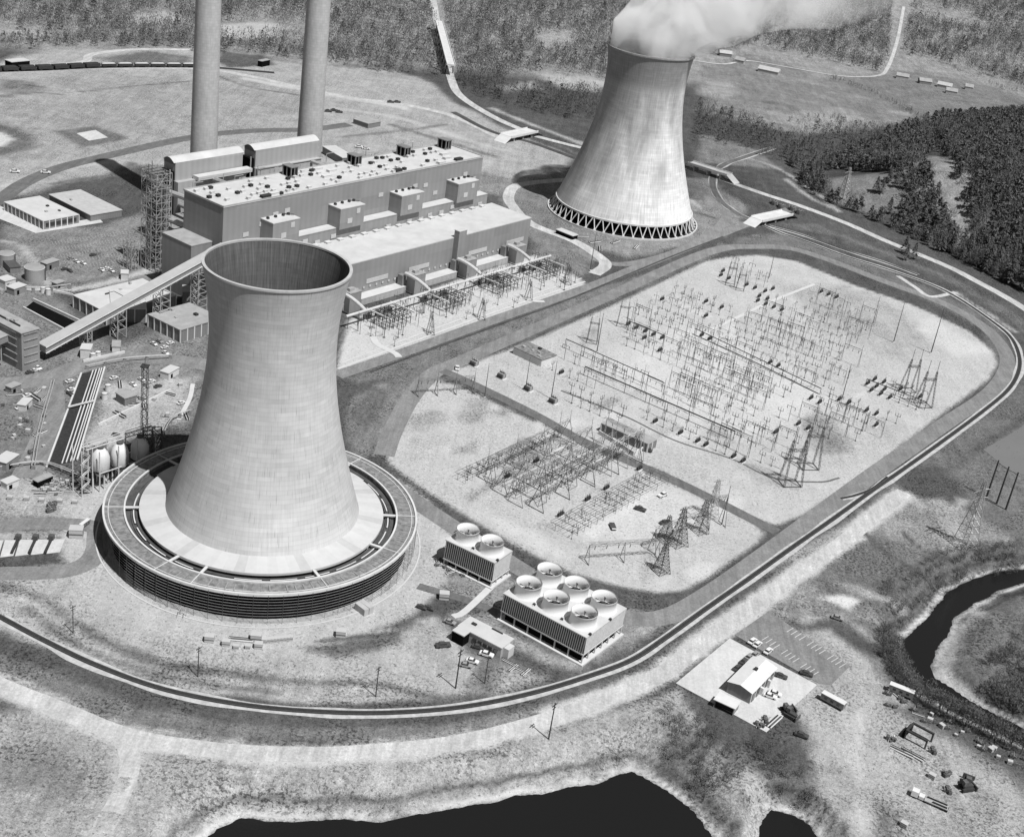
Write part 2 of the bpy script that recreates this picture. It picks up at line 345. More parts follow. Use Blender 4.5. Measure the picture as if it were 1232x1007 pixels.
for poly, w in ((POND, 3.2), (POND2, 2.2), (RIVER, 2.4)):
    sd = sdist(XX, YY, poly) + (vnoise(XX, YY, 7, 3) - .5)*1.6
    k2 = smooth(1 - np.abs(sd - 6.5)/1.9)*.85; AL = AL*(1-k2) + .06*k2; k = smooth(1 - np.abs(sd - 1.2)/(w*.75))*(.45 + .7*vnoise(XX, YY, 9, 8)); k = np.clip(k, 0, 1); AL = AL*(1-k) + .56*k
cover([(1135,775),(1155,742),(1178,725),(1190,730),(1160,760),(1150,800),(1195,845),(1232,862),(1232,872),(1170,845),(1125,815),(1122,800)], .36, 3, 3)
cover_line([(150,888),(157,915),(148,950),(128,985),(100,1040)], 11, .38, 3, 3); cover_line([(150,905),(120,1000),(95,1050)], 3, .44, 1.5, 1.5)
cover_line([(1088,592),(1115,612),(1150,612),(1158,600)], 6, .36, 2.5, 2.5); cover_line([(1125,600),(1145,620),(1150,650),(1140,662)], 8, .33, 3, 3); cover_line([(880,745),(960,765),(1010,785),(1040,812)], 9, .33, 4, 4)
cover_line([(990,760),(1035,800),(1040,850),(1033,900),(1035,960),(1045,1060)], 8, .38, 3, 3); cover_line([(1036,850),(1032,900),(1036,1000)], 3, .45, 1.5, 1)
cover_line([(985,905),(1010,930),(1030,960)], 5, .33, 3, 3); cover_line([(1140,920),(1190,945),(1215,975),(1200,1010)], 8, .36, 4, 4); cover_line([(920,830),(970,855),(1000,900)], 12, .33, 5, 5)
cover_line([(-80,783),(0,824),(60,848),(150,884),(250,901),(350,907),(450,904),(550,893),(650,868),(740,836),(800,808),(850,770),(900,735),(960,690),(1010,655),(1060,615),(1088,592)], 11, .47, 1.5, 1.5)
cover_line([(0,815),(60,838),(150,872),(250,890),(350,896),(450,893),(550,882),(650,858)], 1.6, .08, 1.2, .8, .7)
YB = []
cover(None, .41, 2.0, 2.0, world=[(-96.65 + 80*cos(t_), 473.93 + 80*sin(t_)) for t_ in np.linspace(0, 2*pi, 60)[:-1]])
for px_, a_ in (([(262,32),(300,26),(338,30),(340,44),(290,48),(258,42)], .42), ([(150,20),(205,14),(228,26),(170,32)], .38), ([(0,38),(50,34),(70,44),(10,52)], .34), ([(640,88),(700,92),(730,98),(724,114),(680,106)], .38), ([(600,104),(640,98),(650,108),(610,112)], .3), ([(640,42),(690,40),(690,58),(645,60)], .3), ([(940,75),(1000,80),(1040,95),(980,92)], .27), ([(845,95),(900,100),(880,118),(845,115)], .3), ([(420,40),(450,38),(455,48),(425,52)], .3), ([(700,20),(730,22),(720,34),(698,30)], .28)): cover(px_, a_, 8, 10)
# worn strips, tracks and drains
for pl, w_, a_, f_, wb_ in (([(0,697),(60,712),(120,755),(200,778),(300,792),(420,806),(520,815)], 5, .36, 2.5, 3), ([(0,722),(70,765),(160,806),(260,826),(380,835),(480,836),(560,830)], 5, .34, 2, 3), ([(30,730),(110,785),(220,818),(340,834)], 3, .16, 2, 2), ([(420,820),(470,826),(520,838),(560,842)], 3, .14, 2, 2), ([(430,790),(480,800),(530,796)], 4, .36, 2.5, 3), ([(515,745),(545,775),(560,808),(540,825)], 6, .38, 2.5, 2), ([(380,772),(430,766),(480,762)], 2.2, .10, 1.2, 1),
    ([(85,112),(150,105),(230,98)], 2.0, .12, 1.5, 0), ([(0,108),(35,103),(62,108)], 3, .1, 1.5, 0), ([(0,118),(40,112),(70,114)], 2.5, .12, 1.5, 0), ([(290,94),(350,105),(420,118),(490,130)], 13, .46, 4, 4), ([(262,92),(300,105),(360,115)], 3, .12, 2, 1), ([(400,130),(480,142),(560,168),(610,182)], 9, .42, 3, 3), ([(470,150),(540,172),(600,190)], 6, .17, 3, 2), ([(590,130),(660,158),(725,182)], 8, .36, 3, 3), ([(600,150),(660,170),(715,195)], 4, .14, 2, 2), ([(410,165),(480,158),(540,150)], 5, .2, 3, 2), ([(0,225),(60,205),(140,195)], 4, .42, 2, 2), ([(60,222),(150,208),(160,196)], 6, .15, 2, 2), ([(0,345),(90,348),(170,328),(190,318)], 6, .42, 2, 1), ([(0,290),(30,300),(60,345)], 5, .38, 2, 2), ([(60,345),(110,338),(180,318)], 2, .12, 1.2, 0),
    ([(560,190),(620,200),(680,205),(730,200)], 4, .36, 2, 2), ([(905,283),(1000,312),(1085,343)], 4, .33, 2, 2), ([(940,268),(1000,284),(1100,322),(1180,365)], 2.5, .1, 1.5, 1), ([(830,240),(860,262),(905,272)], 4, .36, 2, 2), ([(900,190),(940,205),(985,235),(1010,255)], 4, .35, 2, 2), ([(945,215),(975,238),(1000,250)], 5, .36, 2.5, 2), ([(1150,352),(1190,378),(1222,400)], 3, .34, 2, 2), ([(835,255),(880,268)], 5, .13, 2, 2), ([(690,305),(760,318),(820,305)], 2.5, .1, 1.5, 1),
    ([(1105,690),(1060,660),(1040,640)], 3, .09, 2, 2), ([(1085,640),(1120,668),(1150,672)], 2.5, .08, 1.5, 2), ([(1000,700),(1050,715),(1090,730)], 5, .31, 3, 3), ([(905,690),(960,665),(1010,640)], 4, .3, 3, 3), ([(985,862),(1000,890),(985,915)], 4, .38, 3, 2), ([(1060,880),(1110,925),(1170,965)], 4, .34, 3, 3), ([(1050,830),(1075,835),(1090,850)], 5, .32, 3, 3), ([(960,745),(1010,742),(1050,770)], 5, .32, 3, 3), ([(820,830),(840,860),(870,875)], 3, .08, 2, 2), ([(860,900),(870,940),(900,980)], 5, .3, 3, 3), ([(890,925),(915,960),(905,1000)], 7, .36, 3, 3),
    ([(450,470),(470,440),(500,450)], 4, .11, 2, 2), ([(420,500),(445,470)], 3, .1, 2, 2), ([(500,455),(470,500),(452,548)], 2.4, .3, 1.5, 1), ([(545,740),(600,757),(655,790),(700,800)], 5, .33, 3, 3), ([(770,765),(800,745),(840,735)], 4, .33, 2, 2), ([(790,760),(840,728),(900,682),(970,632)], 3, .11, 2, 1.5), ([(610,712),(600,735),(590,745)], 5, .3, 3, 2)): cover_line(pl, w_, a_, f_, wb_)
rs = random.Random(23)
for k in range(46):
    x, y = rs.choice(((rs.uniform(560, 1180), rs.uniform(330, 590)), (rs.uniform(490, 880), rs.uniform(470, 700)))); q = UV(0, 0); c = G(x, y); a = rs.uniform(5, 22); b_ = a*rs.uniform(.15, .5); th = UA + rs.choice((0, pi/2, .4)); YB.append(([(c[0] + a*cos(w)*cos(th) - b_*sin(w)*sin(th), c[1] + a*cos(w)*sin(th) + b_*sin(w)*cos(th)) for w in np.linspace(0, 2*pi, 12)[:-1]], rs.choice((.26, .3, .34, .37, .52, .55))))
rs = random.Random(17)
for k in range(60):
    f = k/59; x = 265 + 480*f; y = 915 + 40*sin(f*2.6) - 70*max(0, f - .62)*1.6; cover_line([(x, y), (x + rs.uniform(-6, 8), y + rs.uniform(14, 34))], rs.uniform(.7, 1.7), rs.uniform(.07, .14), 1.0, 1.2, .5*rs.random()+.15)
# bright switchyard gravel
YARD_A = [(535,447),(560,441),(640,410),(740,366),(820,328),(850,314),(880,309),(915,307),(960,315),(1030,344),(1100,368),(1165,398),(1196,424),(1200,438),(1190,456),(1150,486),(1085,534),(1040,572),(965,620),(935,632),(905,622),(860,600),(800,568),(740,545),(690,522),(640,498),(580,468)]
YARD_B = [(522,455),(560,468),(620,497),(690,529),(740,551),(800,578),(860,606),(905,629),(920,641),(912,653),(880,675),(840,702),(818,711),(790,713),(750,706),(690,690),(630,662),(560,620),(500,582),(468,557),(464,545),(475,522),(495,482),(508,462)]
cover(YARD_A, .44, 1.6, 0); cover(YARD_B, .43, 1.6, 0)
for w_, a_ in YB: cover(None, a_, 2.5, 2.5, world=w_, amt=.75)
for pl, a, f, wb in (([(560,445),(640,420),(720,440),(700,470),(640,490),(600,470)], .42, 8, 6), ([(830,330),(900,312),(960,325),(940,345),(860,350)], .43, 8, 6), ([(940,345),(1040,350),(1120,400),(1100,440),(1000,400)], .36, 10, 8), ([(720,440),(830,390),(920,430),(880,520),(780,480)], .51, 14, 10),
                    ([(860,470),(960,440),(1000,480),(900,530)], .52, 10, 8), ([(985,530),(1060,500),(1100,515),(1040,560),(990,565)], .40, 8, 8), ([(965,505),(1000,500),(1020,540),(985,550)], .28, 5, 5), ([(1120,385),(1180,415),(1190,425),(1150,425),(1100,395)], .52, 5, 5),
                    ([(700,530),(750,500),(830,540),(860,590)], .42, 6, 5), ([(690,640),(790,585),(870,615),(800,650),(760,660)], .5, 8, 6), ([(590,495),(615,490),(612,505)], .25, 4, 4), ([(545,545),(575,530),(572,545)], .27, 3, 2), ([(480,520),(500,520),(520,545),(500,550)], .4, 6, 5),
                    ([(705,640),(775,590),(785,596),(712,650)], .55, 2, 0), ([(560,598),(618,560),(655,540),(668,520),(675,522),(630,560),(566,604)], .3, 2, 1)): cover(pl, a, f, wb)
TYARD = [(404,448),(420,385),(500,355),(600,320),(650,305),(690,330),(708,345),(560,398)]
cover(TYARD, .48, 2, 1); cover([(430,440),(520,400),(560,395),(480,425)], .44, 4, 3)
cover([(640,300),(690,290),(715,310),(700,335),(660,320)], .19, 3, 2)
cover([(412,455),(560,405),(705,352),(800,322),(870,292),(880,300),(830,320),(740,360),(640,405),(560,436),(520,452),(430,460)], .17, 3, 2)
cover([(420,480),(480,450),(505,455),(480,490),(455,540),(430,550),(415,520)], .19, 3, 3); cover([(420,500),(450,465),(470,470),(440,520)], .13, 3, 3)
cover([(880,297),(960,300),(1080,345),(1180,395),(1205,440),(1222,440),(1200,385),(1060,322),(940,280),(890,285)], .15, 3, 3)
cover([(930,270),(1010,285),(1100,320),(1180,360),(1232,400),(1232,385),(1150,335),(1060,300),(980,270)], .14, 3, 3)
cover([(1090,560),(1190,495),(1232,460),(1232,500),(1140,560)], .14, 4, 4)
def ground_mat():
    m, nt, b, N, Lk = nodes('soil_grass_and_gravel')
    at = N.new('ShaderNodeAttribute'); at.attribute_name = 'cover'; g = N.new('ShaderNodeNewGeometry')
    def ns(sc, det, ro=.65, st=(1, 1, 1), dist=0.0, rot=0):
        mp = N.new('ShaderNodeMapping'); mp.inputs['Scale'].default_value = st; mp.inputs['Rotation'].default_value = (0, 0, rot); Lk.new(g.outputs['Position'], mp.inputs[0])
        n = N.new('ShaderNodeTexNoise'); n.inputs['Scale'].default_value = sc; n.inputs['Detail'].default_value = det; n.inputs['Roughness'].default_value = ro; n.inputs['Distortion'].default_value = dist
        Lk.new(mp.outputs[0], n.inputs['Vector']); return n.outputs['Fac']
    def rng(x, a0, a1, b0, b1):
        n = N.new('ShaderNodeMapRange'); Lk.new(x, n.inputs[0])
        for i, q in enumerate((a0, a1, b0, b1)): n.inputs[i+1].default_value = q
        return n.outputs[0]
    def mul(x, y):
        n = N.new('ShaderNodeMath'); n.operation = 'MULTIPLY'; Lk.new(x, n.inputs[0]); Lk.new(y, n.inputs[1]); return n.outputs[0]
    a = at.outputs['Fac']
    # bare gravel is even, grass and dirt are patchy
    amt = rng(a, .28, .46, 1.0, .26)
    def mixed(nf, lo, hi):
        r = rng(nf, .25, .75, lo, hi); mx = N.new('ShaderNodeMix'); Lk.new(amt, mx.inputs[0]); mx.inputs[2].default_value = 1.0; Lk.new(r, mx.inputs[3]); return mx.outputs[0]
    f = mul(mixed(ns(.5, 6, .9), .34, 1.66), mixed(ns(.09, 7, .85), .6, 1.36))
    f = mul(f, mixed(ns(.012, 5, .7, dist=1.0), .84, 1.16))
    f = mul(f, mul(mixed(ns(.16, 6, .8, (1, .10, 1), 0, -.6), .75, 1.22), mixed(ns(.16, 6, .8, (1, .08, 1), 0, .75), .82, 1.18)))
    f = mul(f, rng(ns(.7, 4, .8), .575, .64, 1.0, .42)); f = mul(f, mixed(ns(1.6, 4, .85), .42, 1.55))
    # crisp tufts and pale stones, in patches
    msk = rng(ns(.035, 5, .7), .46, .56, 0, 1); tf = N.new('ShaderNodeMix'); Lk.new(mul(msk, amt), tf.inputs[0]); tf.inputs[2].default_value = 1.0; Lk.new(rng(ns(.85, 2, .6), .53, .57, 1.0, .38), tf.inputs[3]); f = mul(f, tf.outputs[0])
    f = mul(f, mixed(ns(1.1, 2, .5), 1.0, 1.0)); f = mul(f, rng(ns(.6, 3, .7), .30, .36, 1.35, 1.0))
    Lk.new(mul(a, f), b.inputs['Base Color']); b.inputs['Roughness'].default_value = .95; b.inputs['Specular IOR Level'].default_value = .1
    bp = N.new('ShaderNodeBump'); bp.inputs['Strength'].default_value = .35; bp.inputs['Distance'].default_value = .6
    Lk.new(ns(.5, 6, .75), bp.inputs['Height']); Lk.new(bp.outputs[0], b.inputs['Normal'])
    return m
me = bpy.data.meshes.new('ground'); ny, nx = XX.shape
idx = np.arange(ny*nx).reshape(ny, nx); q = np.stack([idx[:-1, :-1], idx[:-1, 1:], idx[1:, 1:], idx[1:, :-1]], -1).reshape(-1, 4)
me.vertices.add(ny*nx); me.vertices.foreach_set('co', np.stack([XX, YY, ZZ], -1).astype(np.float32).ravel())
me.loops.add(q.size); me.loops.foreach_set('vertex_index', q.ravel().astype(np.int32)); me.polygons.add(len(q))
me.polygons.foreach_set('loop_start', np.arange(0, q.size, 4, dtype=np.int32)); me.polygons.foreach_set('use_smooth', np.ones(len(q), bool))
me.update(calc_edges=True)
me.attributes.new('cover', 'FLOAT', 'POINT').data.foreach_set('value', AL.astype(np.float32).ravel())
me.materials.append(ground_mat())
go = bpy.data.objects.new('ground', me); COL.objects.link(go); tag(go, kind='structure')

def water_mat():
    m, nt, b, N, Lk = nodes('dark_still_water')
    b.inputs['Base Color'].default_value = (.012, .012, .012, 1); b.inputs['Roughness'].default_value = .12; b.inputs['IOR'].default_value = 1.33
    tc = N.new('ShaderNodeNewGeometry'); n = N.new('ShaderNodeTexNoise'); n.inputs['Scale'].default_value = .5; n.inputs['Detail'].default_value = 4; Lk.new(tc.outputs['Position'], n.inputs['Vector'])
    bp = N.new('ShaderNodeBump'); bp.inputs['Strength'].default_value = .12; bp.inputs['Distance'].default_value = .2; Lk.new(n.outputs['Fac'], bp.inputs['Height']); Lk.new(bp.outputs[0], b.inputs['Normal'])
    return m
WM = water_mat()
def sheet(name, pts, z, mat, kind='structure', label=None):
    bm = bmesh.new(); vs = [bm.verts.new((p[0], p[1], z)) for p in pts]; f = bm.faces.new(vs)
    bmesh.ops.triangulate(bm, faces=[f]); bm.normal_update()
    for f in bm.faces:
        if f.normal.z < 0: f.normal_flip()
    me = bpy.data.meshes.new(name); bm.to_mesh(me); bm.free(); me.materials.append(mat)
    o = bpy.data.objects.new(name, me); COL.objects.link(o); return tag(o, label, kind=kind)
def grow(poly, d):
    c = np.mean(poly, 0); return [tuple(c + (np.array(p) - c)*(1 + d/np.linalg.norm(np.array(p) - c))) for p in poly]
sheet('pond_water', grow(POND, 6), -6.05, WM); sheet('pond_water', grow(POND2, 4), -6.05, WM)
rv = [(p[0], p[1]) for p in RIVER]
n = len(rv)
def offs(poly, d):
    ar = sum(poly[i][0]*poly[(i+1) % n][1] - poly[(i+1) % n][0]*poly[i][1] for i in range(n)); sg = 1 if ar > 0 else -1; out = []
    for i in range(n):
        a, b = np.array(poly[i-1]), np.array(poly[(i+1) % n]); t = (b - a)/np.linalg.norm(b - a); out.append((poly[i][0] + sg*t[1]*d, poly[i][1] - sg*t[0]*d))
    return out
sheet('river_water', offs(rv, 3), -5.05, WM)

# ------------------------------------------------------------------ roads, tracks, pads
def spline(P, k=6):
    P = [np.array(p, float) for p in P]; P = [2*P[0]-P[1]] + P + [2*P[-1]-P[-2]]; out = []
    for i in range(1, len(P)-2):
        for j in range(k):
            t = j/k; a, b, c, d = P[i-1:i+3]
            out.append(.5*((2*b) + (c-a)*t + (2*a-5*b+4*c-d)*t*t + (3*b-a-3*c+d)*t**3))
    out.append(P[-2]); return out
def normals(L):
    out = []
    for i in range(len(L)):
        t = L[min(i+1, len(L)-1)] - L[max(i-1, 0)]; t = t/np.linalg.norm(t); out.append(np.array((-t[1], t[0])))
    return out
def ribbon(name, L, w, z, mat, off=0.0, parent=None, kind='structure', label=None, hgt=0.0, wob=0.0):
    """strip of width w along line L (world), off metres to its left; follows the terrain"""
    mb = MB(); N_ = normals(L); vs = []; m = max(2, int(w/6)+1)
    for i, (p, nn) in enumerate(zip(L, N_)):
        ww = w*(1 + wob*(vnoise(np.array([i*1.0]), np.array([w*3.0]), 3.0, 4)[0] - .5))
        for j in range(m):
            q = p + nn*(off + ww*(j/(m-1) - .5)); vs.append((q[0], q[1], H1(q[0], q[1]) + z))
    fs = []
    for i in range(len(L)-1):
        for j in range(m-1):
            fs.append((i*m+j+1, i*m+j, (i+1)*m+j, (i+1)*m+j+1))
    mb.add(vs, fs)
    o = mb.build(name, mat, parent)
    if not parent: tag(o, label, kind=kind)
    return o
def pxl(pts, k=6, z=0.0): return spline(GP(pts, z), k)
def worn(name, a, v=1.0):
    m, nt, b, N, Lk = nodes(name); g = N.new('ShaderNodeNewGeometry'); f = None
    for sc, lo, hi, st, rot in ((.9, .72, 1.28, (1, 1, 1), 0), (.12, .78, 1.22, (1, 1, 1), 0), (.3, .8, 1.2, (1, .08, 1), .9), (.3, .85, 1.15, (1, .08, 1), -.5), (.02, .88, 1.12, (1, 1, 1), 0)):
        mp = N.new('ShaderNodeMapping'); mp.inputs['Scale'].default_value = st; mp.inputs['Rotation'].default_value = (0, 0, rot); Lk.new(g.outputs['Position'], mp.inputs[0])
        n = N.new('ShaderNodeTexNoise'); n.inputs['Scale'].default_value = sc; n.inputs['Detail'].default_value = 6; n.inputs['Roughness'].default_value = .75; Lk.new(mp.outputs[0], n.inputs['Vector'])
        r = N.new('ShaderNodeMapRange'); r.inputs[1].default_value = .28; r.inputs[2].default_value = .72; r.inputs[3].default_value = 1 + (lo - 1)*v; r.inputs[4].default_value = 1 + (hi - 1)*v; Lk.new(n.outputs['Fac'], r.inputs[0])
        if f is None: f = r.outputs[0]
        else:
            mu = N.new('ShaderNodeMath'); mu.operation = 'MULTIPLY'; Lk.new(f, mu.inputs[0]); Lk.new(r.outputs[0], mu.inputs[1]); f = mu.outputs[0]
    mu = N.new('ShaderNodeMath'); mu.operation = 'MULTIPLY'; Lk.new(f, mu.inputs[0]); mu.inputs[1].default_value = a; Lk.new(mu.outputs[0], b.inputs['Base Color']); b.inputs['Roughness'].default_value = .95; b.inputs['Specular IOR Level'].default_value = .15
    return m
ML = dict(road=worn('packed_dirt_road', .37), asp=worn('worn_asphalt', .2), aspd=worn('dark_asphalt', .13), lite=worn('pale_gravel_road', .44), kerb=gray('kerb_concrete', .52, .12, .2), pad=worn('bright_concrete_pad', .5, .5), coal=gray('coal_stained_ground', .06, .5, .1))
DR = [(-80,783),(0,824),(60,848),(150,884),(250,901),(350,907),(450,904),(550,893),(650,868),(740,836),(800,808),(850,770),(900,735),(960,690),(1010,655),(1060,615),(1088,592)]
DRL = pxl(DR)
ribbon('dirt_road', DRL, 7.5, .035, worn('graded_dirt', .44), wob=.12)
ribbon('dirt_road', pxl([(152,893),(157,920),(146,955),(122,1000),(90,1060)]), 6.5, .03, worn('graded_dirt', .42), wob=.25)
for o_, w_ in ((-2.6, 1.3), (-.6, .9), (1.6, 1.4)): ribbon('wheel_track', DRL, w_, .05, ML['lite'], off=o_, wob=.9)
ribbon('perimeter_road', pxl([(463,577),(520,617),(600,668),(690,722),(750,742),(800,742),(850,717),(920,668),(1000,608),(1050,571),(1090,543),(1140,508),(1192,472),(1212,440),(1203,413),(1176,388),(1130,363),(1062,338),(1000,314),(950,299),(905,297),(870,299),(830,312),(740,353),(640,397),(560,432),(525,447),(508,462),(490,485),(472,520),(462,548)]), 10, .05, ML['asp'])
ribbon('yard_road', pxl([(532,446),(560,458),(640,497),(690,525),(740,548),(800,573),(860,602),(905,625),(935,640)]), 7, .07, ML['aspd'])
ribbon('plant_road', pxl([(405,452),(500,419),(600,383),(710,345),(760,325),(830,297),(905,267),(950,252)]), 9, .05, ML['asp'])
ribbon('kerb_strip', pxl([(406,444),(500,410),(600,374),(704,339)]), 1.6, .12, ML['kerb']); ribbon('kerb_strip', pxl([(410,437),(500,404),(600,368),(700,335)]), 1.2, .13, ML['kerb'])
ribbon('highway', pxl([(640,163),(700,178),(760,188),(828,203),(877,219),(920,234),(960,247),(1016,268),(1068,291),(1136,319),(1170,336),(1232,371),(1330,440)]), 8, .08, ML['lite'])
ribbon('highway', pxl([(516,-10),(526,31),(536,68),(543,96),(554,116),(591,140),(635,160),(645,164)]), 9, .35, ML['lite'])
ribbon('country_road', pxl([(830,73),(870,78),(900,74),(950,82),(1010,92),(1055,92),(1068,82),(1078,55),(1082,30)]), 5, .5, ML['lite'])
ribbon('plant_road', pxl([(-60,275),(0,240),(30,220),(70,203),(120,190),(228,166),(300,158),(372,156),(420,150)]), 12, .08, ML['aspd'])
ribbon('plant_road', pxl([(0,86),(120,82),(240,83),(300,92),(350,103),(420,118),(480,125),(545,140),(605,168)]), 9, .06, ML['lite'])
ribbon('dirt_road', pxl([(230,60),(160,60),(110,66),(100,75),(40,80)]), 8, .06, ML['lite'])
ribbon('plant_road', pxl([(715,330),(728,320),(722,310),(690,290),(640,270),(618,250),(612,235),(628,222),(700,215)]), 9, .07, ML['lite'])
ribbon('plant_road', pxl([(690,300),(740,318),(800,308),(850,285),(875,255),(850,215)]), 8, .06, ML['asp'])
ribbon('plant_road', pxl([(60,455),(100,440),(140,430),(190,432),(250,440),(330,470)]), 13, .08, ML['asp'])
ribbon('plant_road', pxl([(-60,445),(0,462),(60,455)]), 14, .085, ML['asp']); ribbon('plant_road', pxl([(60,458),(62,500),(48,540),(30,575)]), 12, .09, ML['asp'])
ribbon('plant_road', pxl([(-60,660),(0,633),(105,632),(118,650),(108,675),(70,688),(0,690),(-60,700)]), 9, .05, ML['asp'])
ribbon('kerb_strip', pxl([(215,505),(228,480),(232,462)]), 2.2, .14, ML['kerb'])
ribbon('concrete_path', pxl([(503,705),(560,722),(600,738)]), 4.5, .15, ML['aspd']); ribbon('concrete_path', pxl([(597,700),(560,735),(545,742)]), 3.0, .17, ML['kerb'])
ribbon('concrete_path', pxl([(430,552),(445,566),(452,572)]), 4.0, .12, ML['kerb'])
ribbon('concrete_path', pxl([(845,402),(885,383),(930,362),(980,342)]), 2.6, .08, ML['kerb']); ribbon('concrete_path', pxl([(448,405),(455,415),(475,425),(480,430)]), 4, .15, ML['kerb']); ribbon('concrete_path', pxl([(620,355),(640,362),(655,363)]), 3.2, .15, ML['kerb'])
ribbon('gravel_track', pxl([(1150,352),(1120,357),(1100,345),(1080,332)]), 4, .06, ML['lite'])
ribbon('drainage_ditch', pxl([(445,448),(520,420),(600,391),(690,358),(800,312),(870,285)]), 1.8, .08, ML['coal'])
ribbon('drainage_ditch', pxl([(545,135),(590,158),(640,172),(690,190),(720,200)]), 7, .07, ML['coal'])
ribbon('cable_trench', pxl([(833,402),(900,432),(985,474)]), 1.2, .09, ML['coal']); ribbon('cable_trench', pxl([(675,470),(750,500),(812,530),(880,552),(930,575),(985,580),(1010,575)]), 1.3, .09, ML['aspd'])
# front cooling tower apron
mb = MB(); mb.lathe([(66.2, .16), (66.8, .16)], 96); tag(mb.build('kerb_strip', ML['kerb'], loc=(-96.65, 473.93, 0)), kind='structure')
sheet('concrete_pad', GP([(813,822),(878,768),(983,824),(922,881)]), .16, ML['pad'])
sheet('car_park', GP([(884,764),(925,735),(1022,802),(1000,824),(985,822)]), .12, ML['asp'])
BM = MB()
for a, b in (((920,768),(985,814)), ((950,758),(1018,804))):
    for i in range(15):
        t = i/14; c = (a[0]+(b[0]-a[0])*t, a[1]+(b[1]-a[1])*t)
        if i % 5 == 4: continue
        BM.add([(*q, .17) for q in GP([(c[0]-3.2, c[1]+2.6), (c[0]+4.8, c[1]-2.2), (c[0]+4, c[1]-2.6), (c[0]-4, c[1]+2.2)])], [(0, 1, 2, 3)])
tag(BM.build('bay_marking', ML['kerb']), kind='structure'); BM = MB()
sheet('concrete_pad', GP([(-20,252),(0,248),(50,274),(118,262),(124,268),(43,281),(-20,256)]), .14, ML['pad'])
for x in (-18, 0, 18, 37, 56): sheet('concrete_pad', GP([(x,671-x*.08),(x+6,650-x*.02),(x+22,650-x*.02),(x+16,669-x*.08)]), .17, ML['pad'])
sheet('concrete_pad', GP([(92,161),(115,157),(130,166),(107,170)]), .2, ML['pad'])
sheet('ash_pond', GP([(1183,541),(1208,527),(1232,512),(1300,480),(1420,470),(1420,600),(1300,585),(1232,572),(1213,566)]), .12, gray('grey_pond_water', .17, .06, .03, .35))
for r_ in range(5):
    for i in range(26):
        x = 62 + i*3.7 + r_*5; y = 291 + r_*7.5 - i*.55
        BM.add([(*q, .1) for q in GP([(x + 2.1, y + 4), (x + 2.6, y + 4), (x + .5, y), (x, y)])], [(0, 1, 2, 3)])
tag(BM.build('bay_marking', M['paint']), kind='structure')
# railways
def railway(pts, tracks, label, ball=True, k=6, wid=1.0, dz=0.0, bed=None):
    L = pxl(pts, k); root = thing('railway_track', label, 'railway'); tag(root, kind='structure')
    w = 4.2*tracks - (1.6 if tracks == 1 else 0)
    if ball: ribbon('ballast', L, (w + 3.0)*wid, .10 + dz, M['ballast'], parent=root, wob=.55, off=-.35)
    ribbon('sleeper_bed', L, w*wid, .2 + dz, bed or M['bed'], parent=root)
    for t in range(tracks):
        for s in (-.72, .72):
            ribbon('rail', L, .14, .34 + dz, M['rail'], off=(t - (tracks-1)/2)*4.2 + s, parent=root)
    return root
railway([(-90,690),(0,742),(60,774),(120,802),(200,830),(300,849),(400,857),(480,857),(560,850),(640,834),(710,813),(760,794),(800,768),(850,732),(900,697),(950,661),(1000,626),(1050,590),(1085,566),(1130,534),(1180,497),(1212,470),(1225,448),(1226,428),(1216,406),(1194,387),(1153,359),(1119,342),(1064,323),(1016,308),(965,289),(938,280),(907,266)], 1, 'dark single railway line between white ballast shoulders curving round the whole site', wid=.95)
railway([(905,265),(887,257),(868,243),(858,226),(859,210),(870,199),(894,190),(930,178)], 2, 'pale double railway line passing under the bridge beside the far cooling tower', wid=.62, bed=ML['aspd'])
railway([(925,272),(965,283),(1016,301),(1064,316),(1105,331)], 1, 'short second railway line beside the main line behind the upper switchyard', wid=.9, dz=.05)
railway([(1012,600),(1030,596),(1050,588),(1068,574)], 1, 'short railway siding joining the main line near the level crossing', wid=.6, dz=.03)
railway([(-60,88),(0,86),(60,84),(130,81),(240,81),(330,88)], 2, 'railway line under the coal train on the far side of the cleared yard')
# ------------------------------------------------------------------ front cooling tower (cross flow: shell on a ring of louvred fill)
def hyper(zt, a, bl, bu, z0, z1, n): return [(a*sqrt(1 + ((z - zt)/(bl if z < zt else bu))**2), z) for z in np.linspace(z0, z1, n)]
CT1 = (-96.65, 473.93)
t = thing('cooling_tower', 'nearest concrete cooling tower rising from a wide ring of dark louvres, with no steam', 'cooling tower', CT1)
pf = hyper(90.0, 24.75, 60.76, 55.67, 13.0, 120.0, 60); pi_ = [(r - .7, z) for r, z in pf][::-1]
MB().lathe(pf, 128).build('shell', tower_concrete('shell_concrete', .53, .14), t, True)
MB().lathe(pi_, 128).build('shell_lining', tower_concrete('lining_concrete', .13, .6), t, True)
r1 = pf[-1][0]; MB().lathe([(r1-.9, 119.9), (r1-.9, 120.7), (r1+.3, 120.7), (r1+.3, 119.9), (r1, 119.7)], 128).build('rim', M['conc'], t)
def seg_roof():
    m = gray('segmented_roof_concrete', .48, .08, .3); return m
mb = MB()
for i in range(72):
    a0 = 2*pi*i/72; mb.mat(0 if i % 2 else (1 if i % 3 else 2)); mb.lathe([(39.0, 14.6), (49.75, 13.3)], 2, a0=a0, a1=a0 + 2*pi/72)
mb.mat(0).lathe([(49.75, 13.3), (49.75, 12.3), (49.2, 12.3)], 96)
mb.build('apron_roof', [seg_roof(), gray('roof_segment', .5, .06, .3), gray('roof_segment_worn', .42, .1, .3)], t)
MB().lathe([(49.3, 10.9), (55.3, 10.9)], 96).lathe([(50.8, 11.0), (50.8, 11.5), (51.3, 11.5), (51.3, 11.0)], 96).lathe([(52.6, 11.0), (52.6, 11.3), (53.0, 11.3), (53.0, 11.0)], 96).build('hot_water_channel', [M['chan']], t)
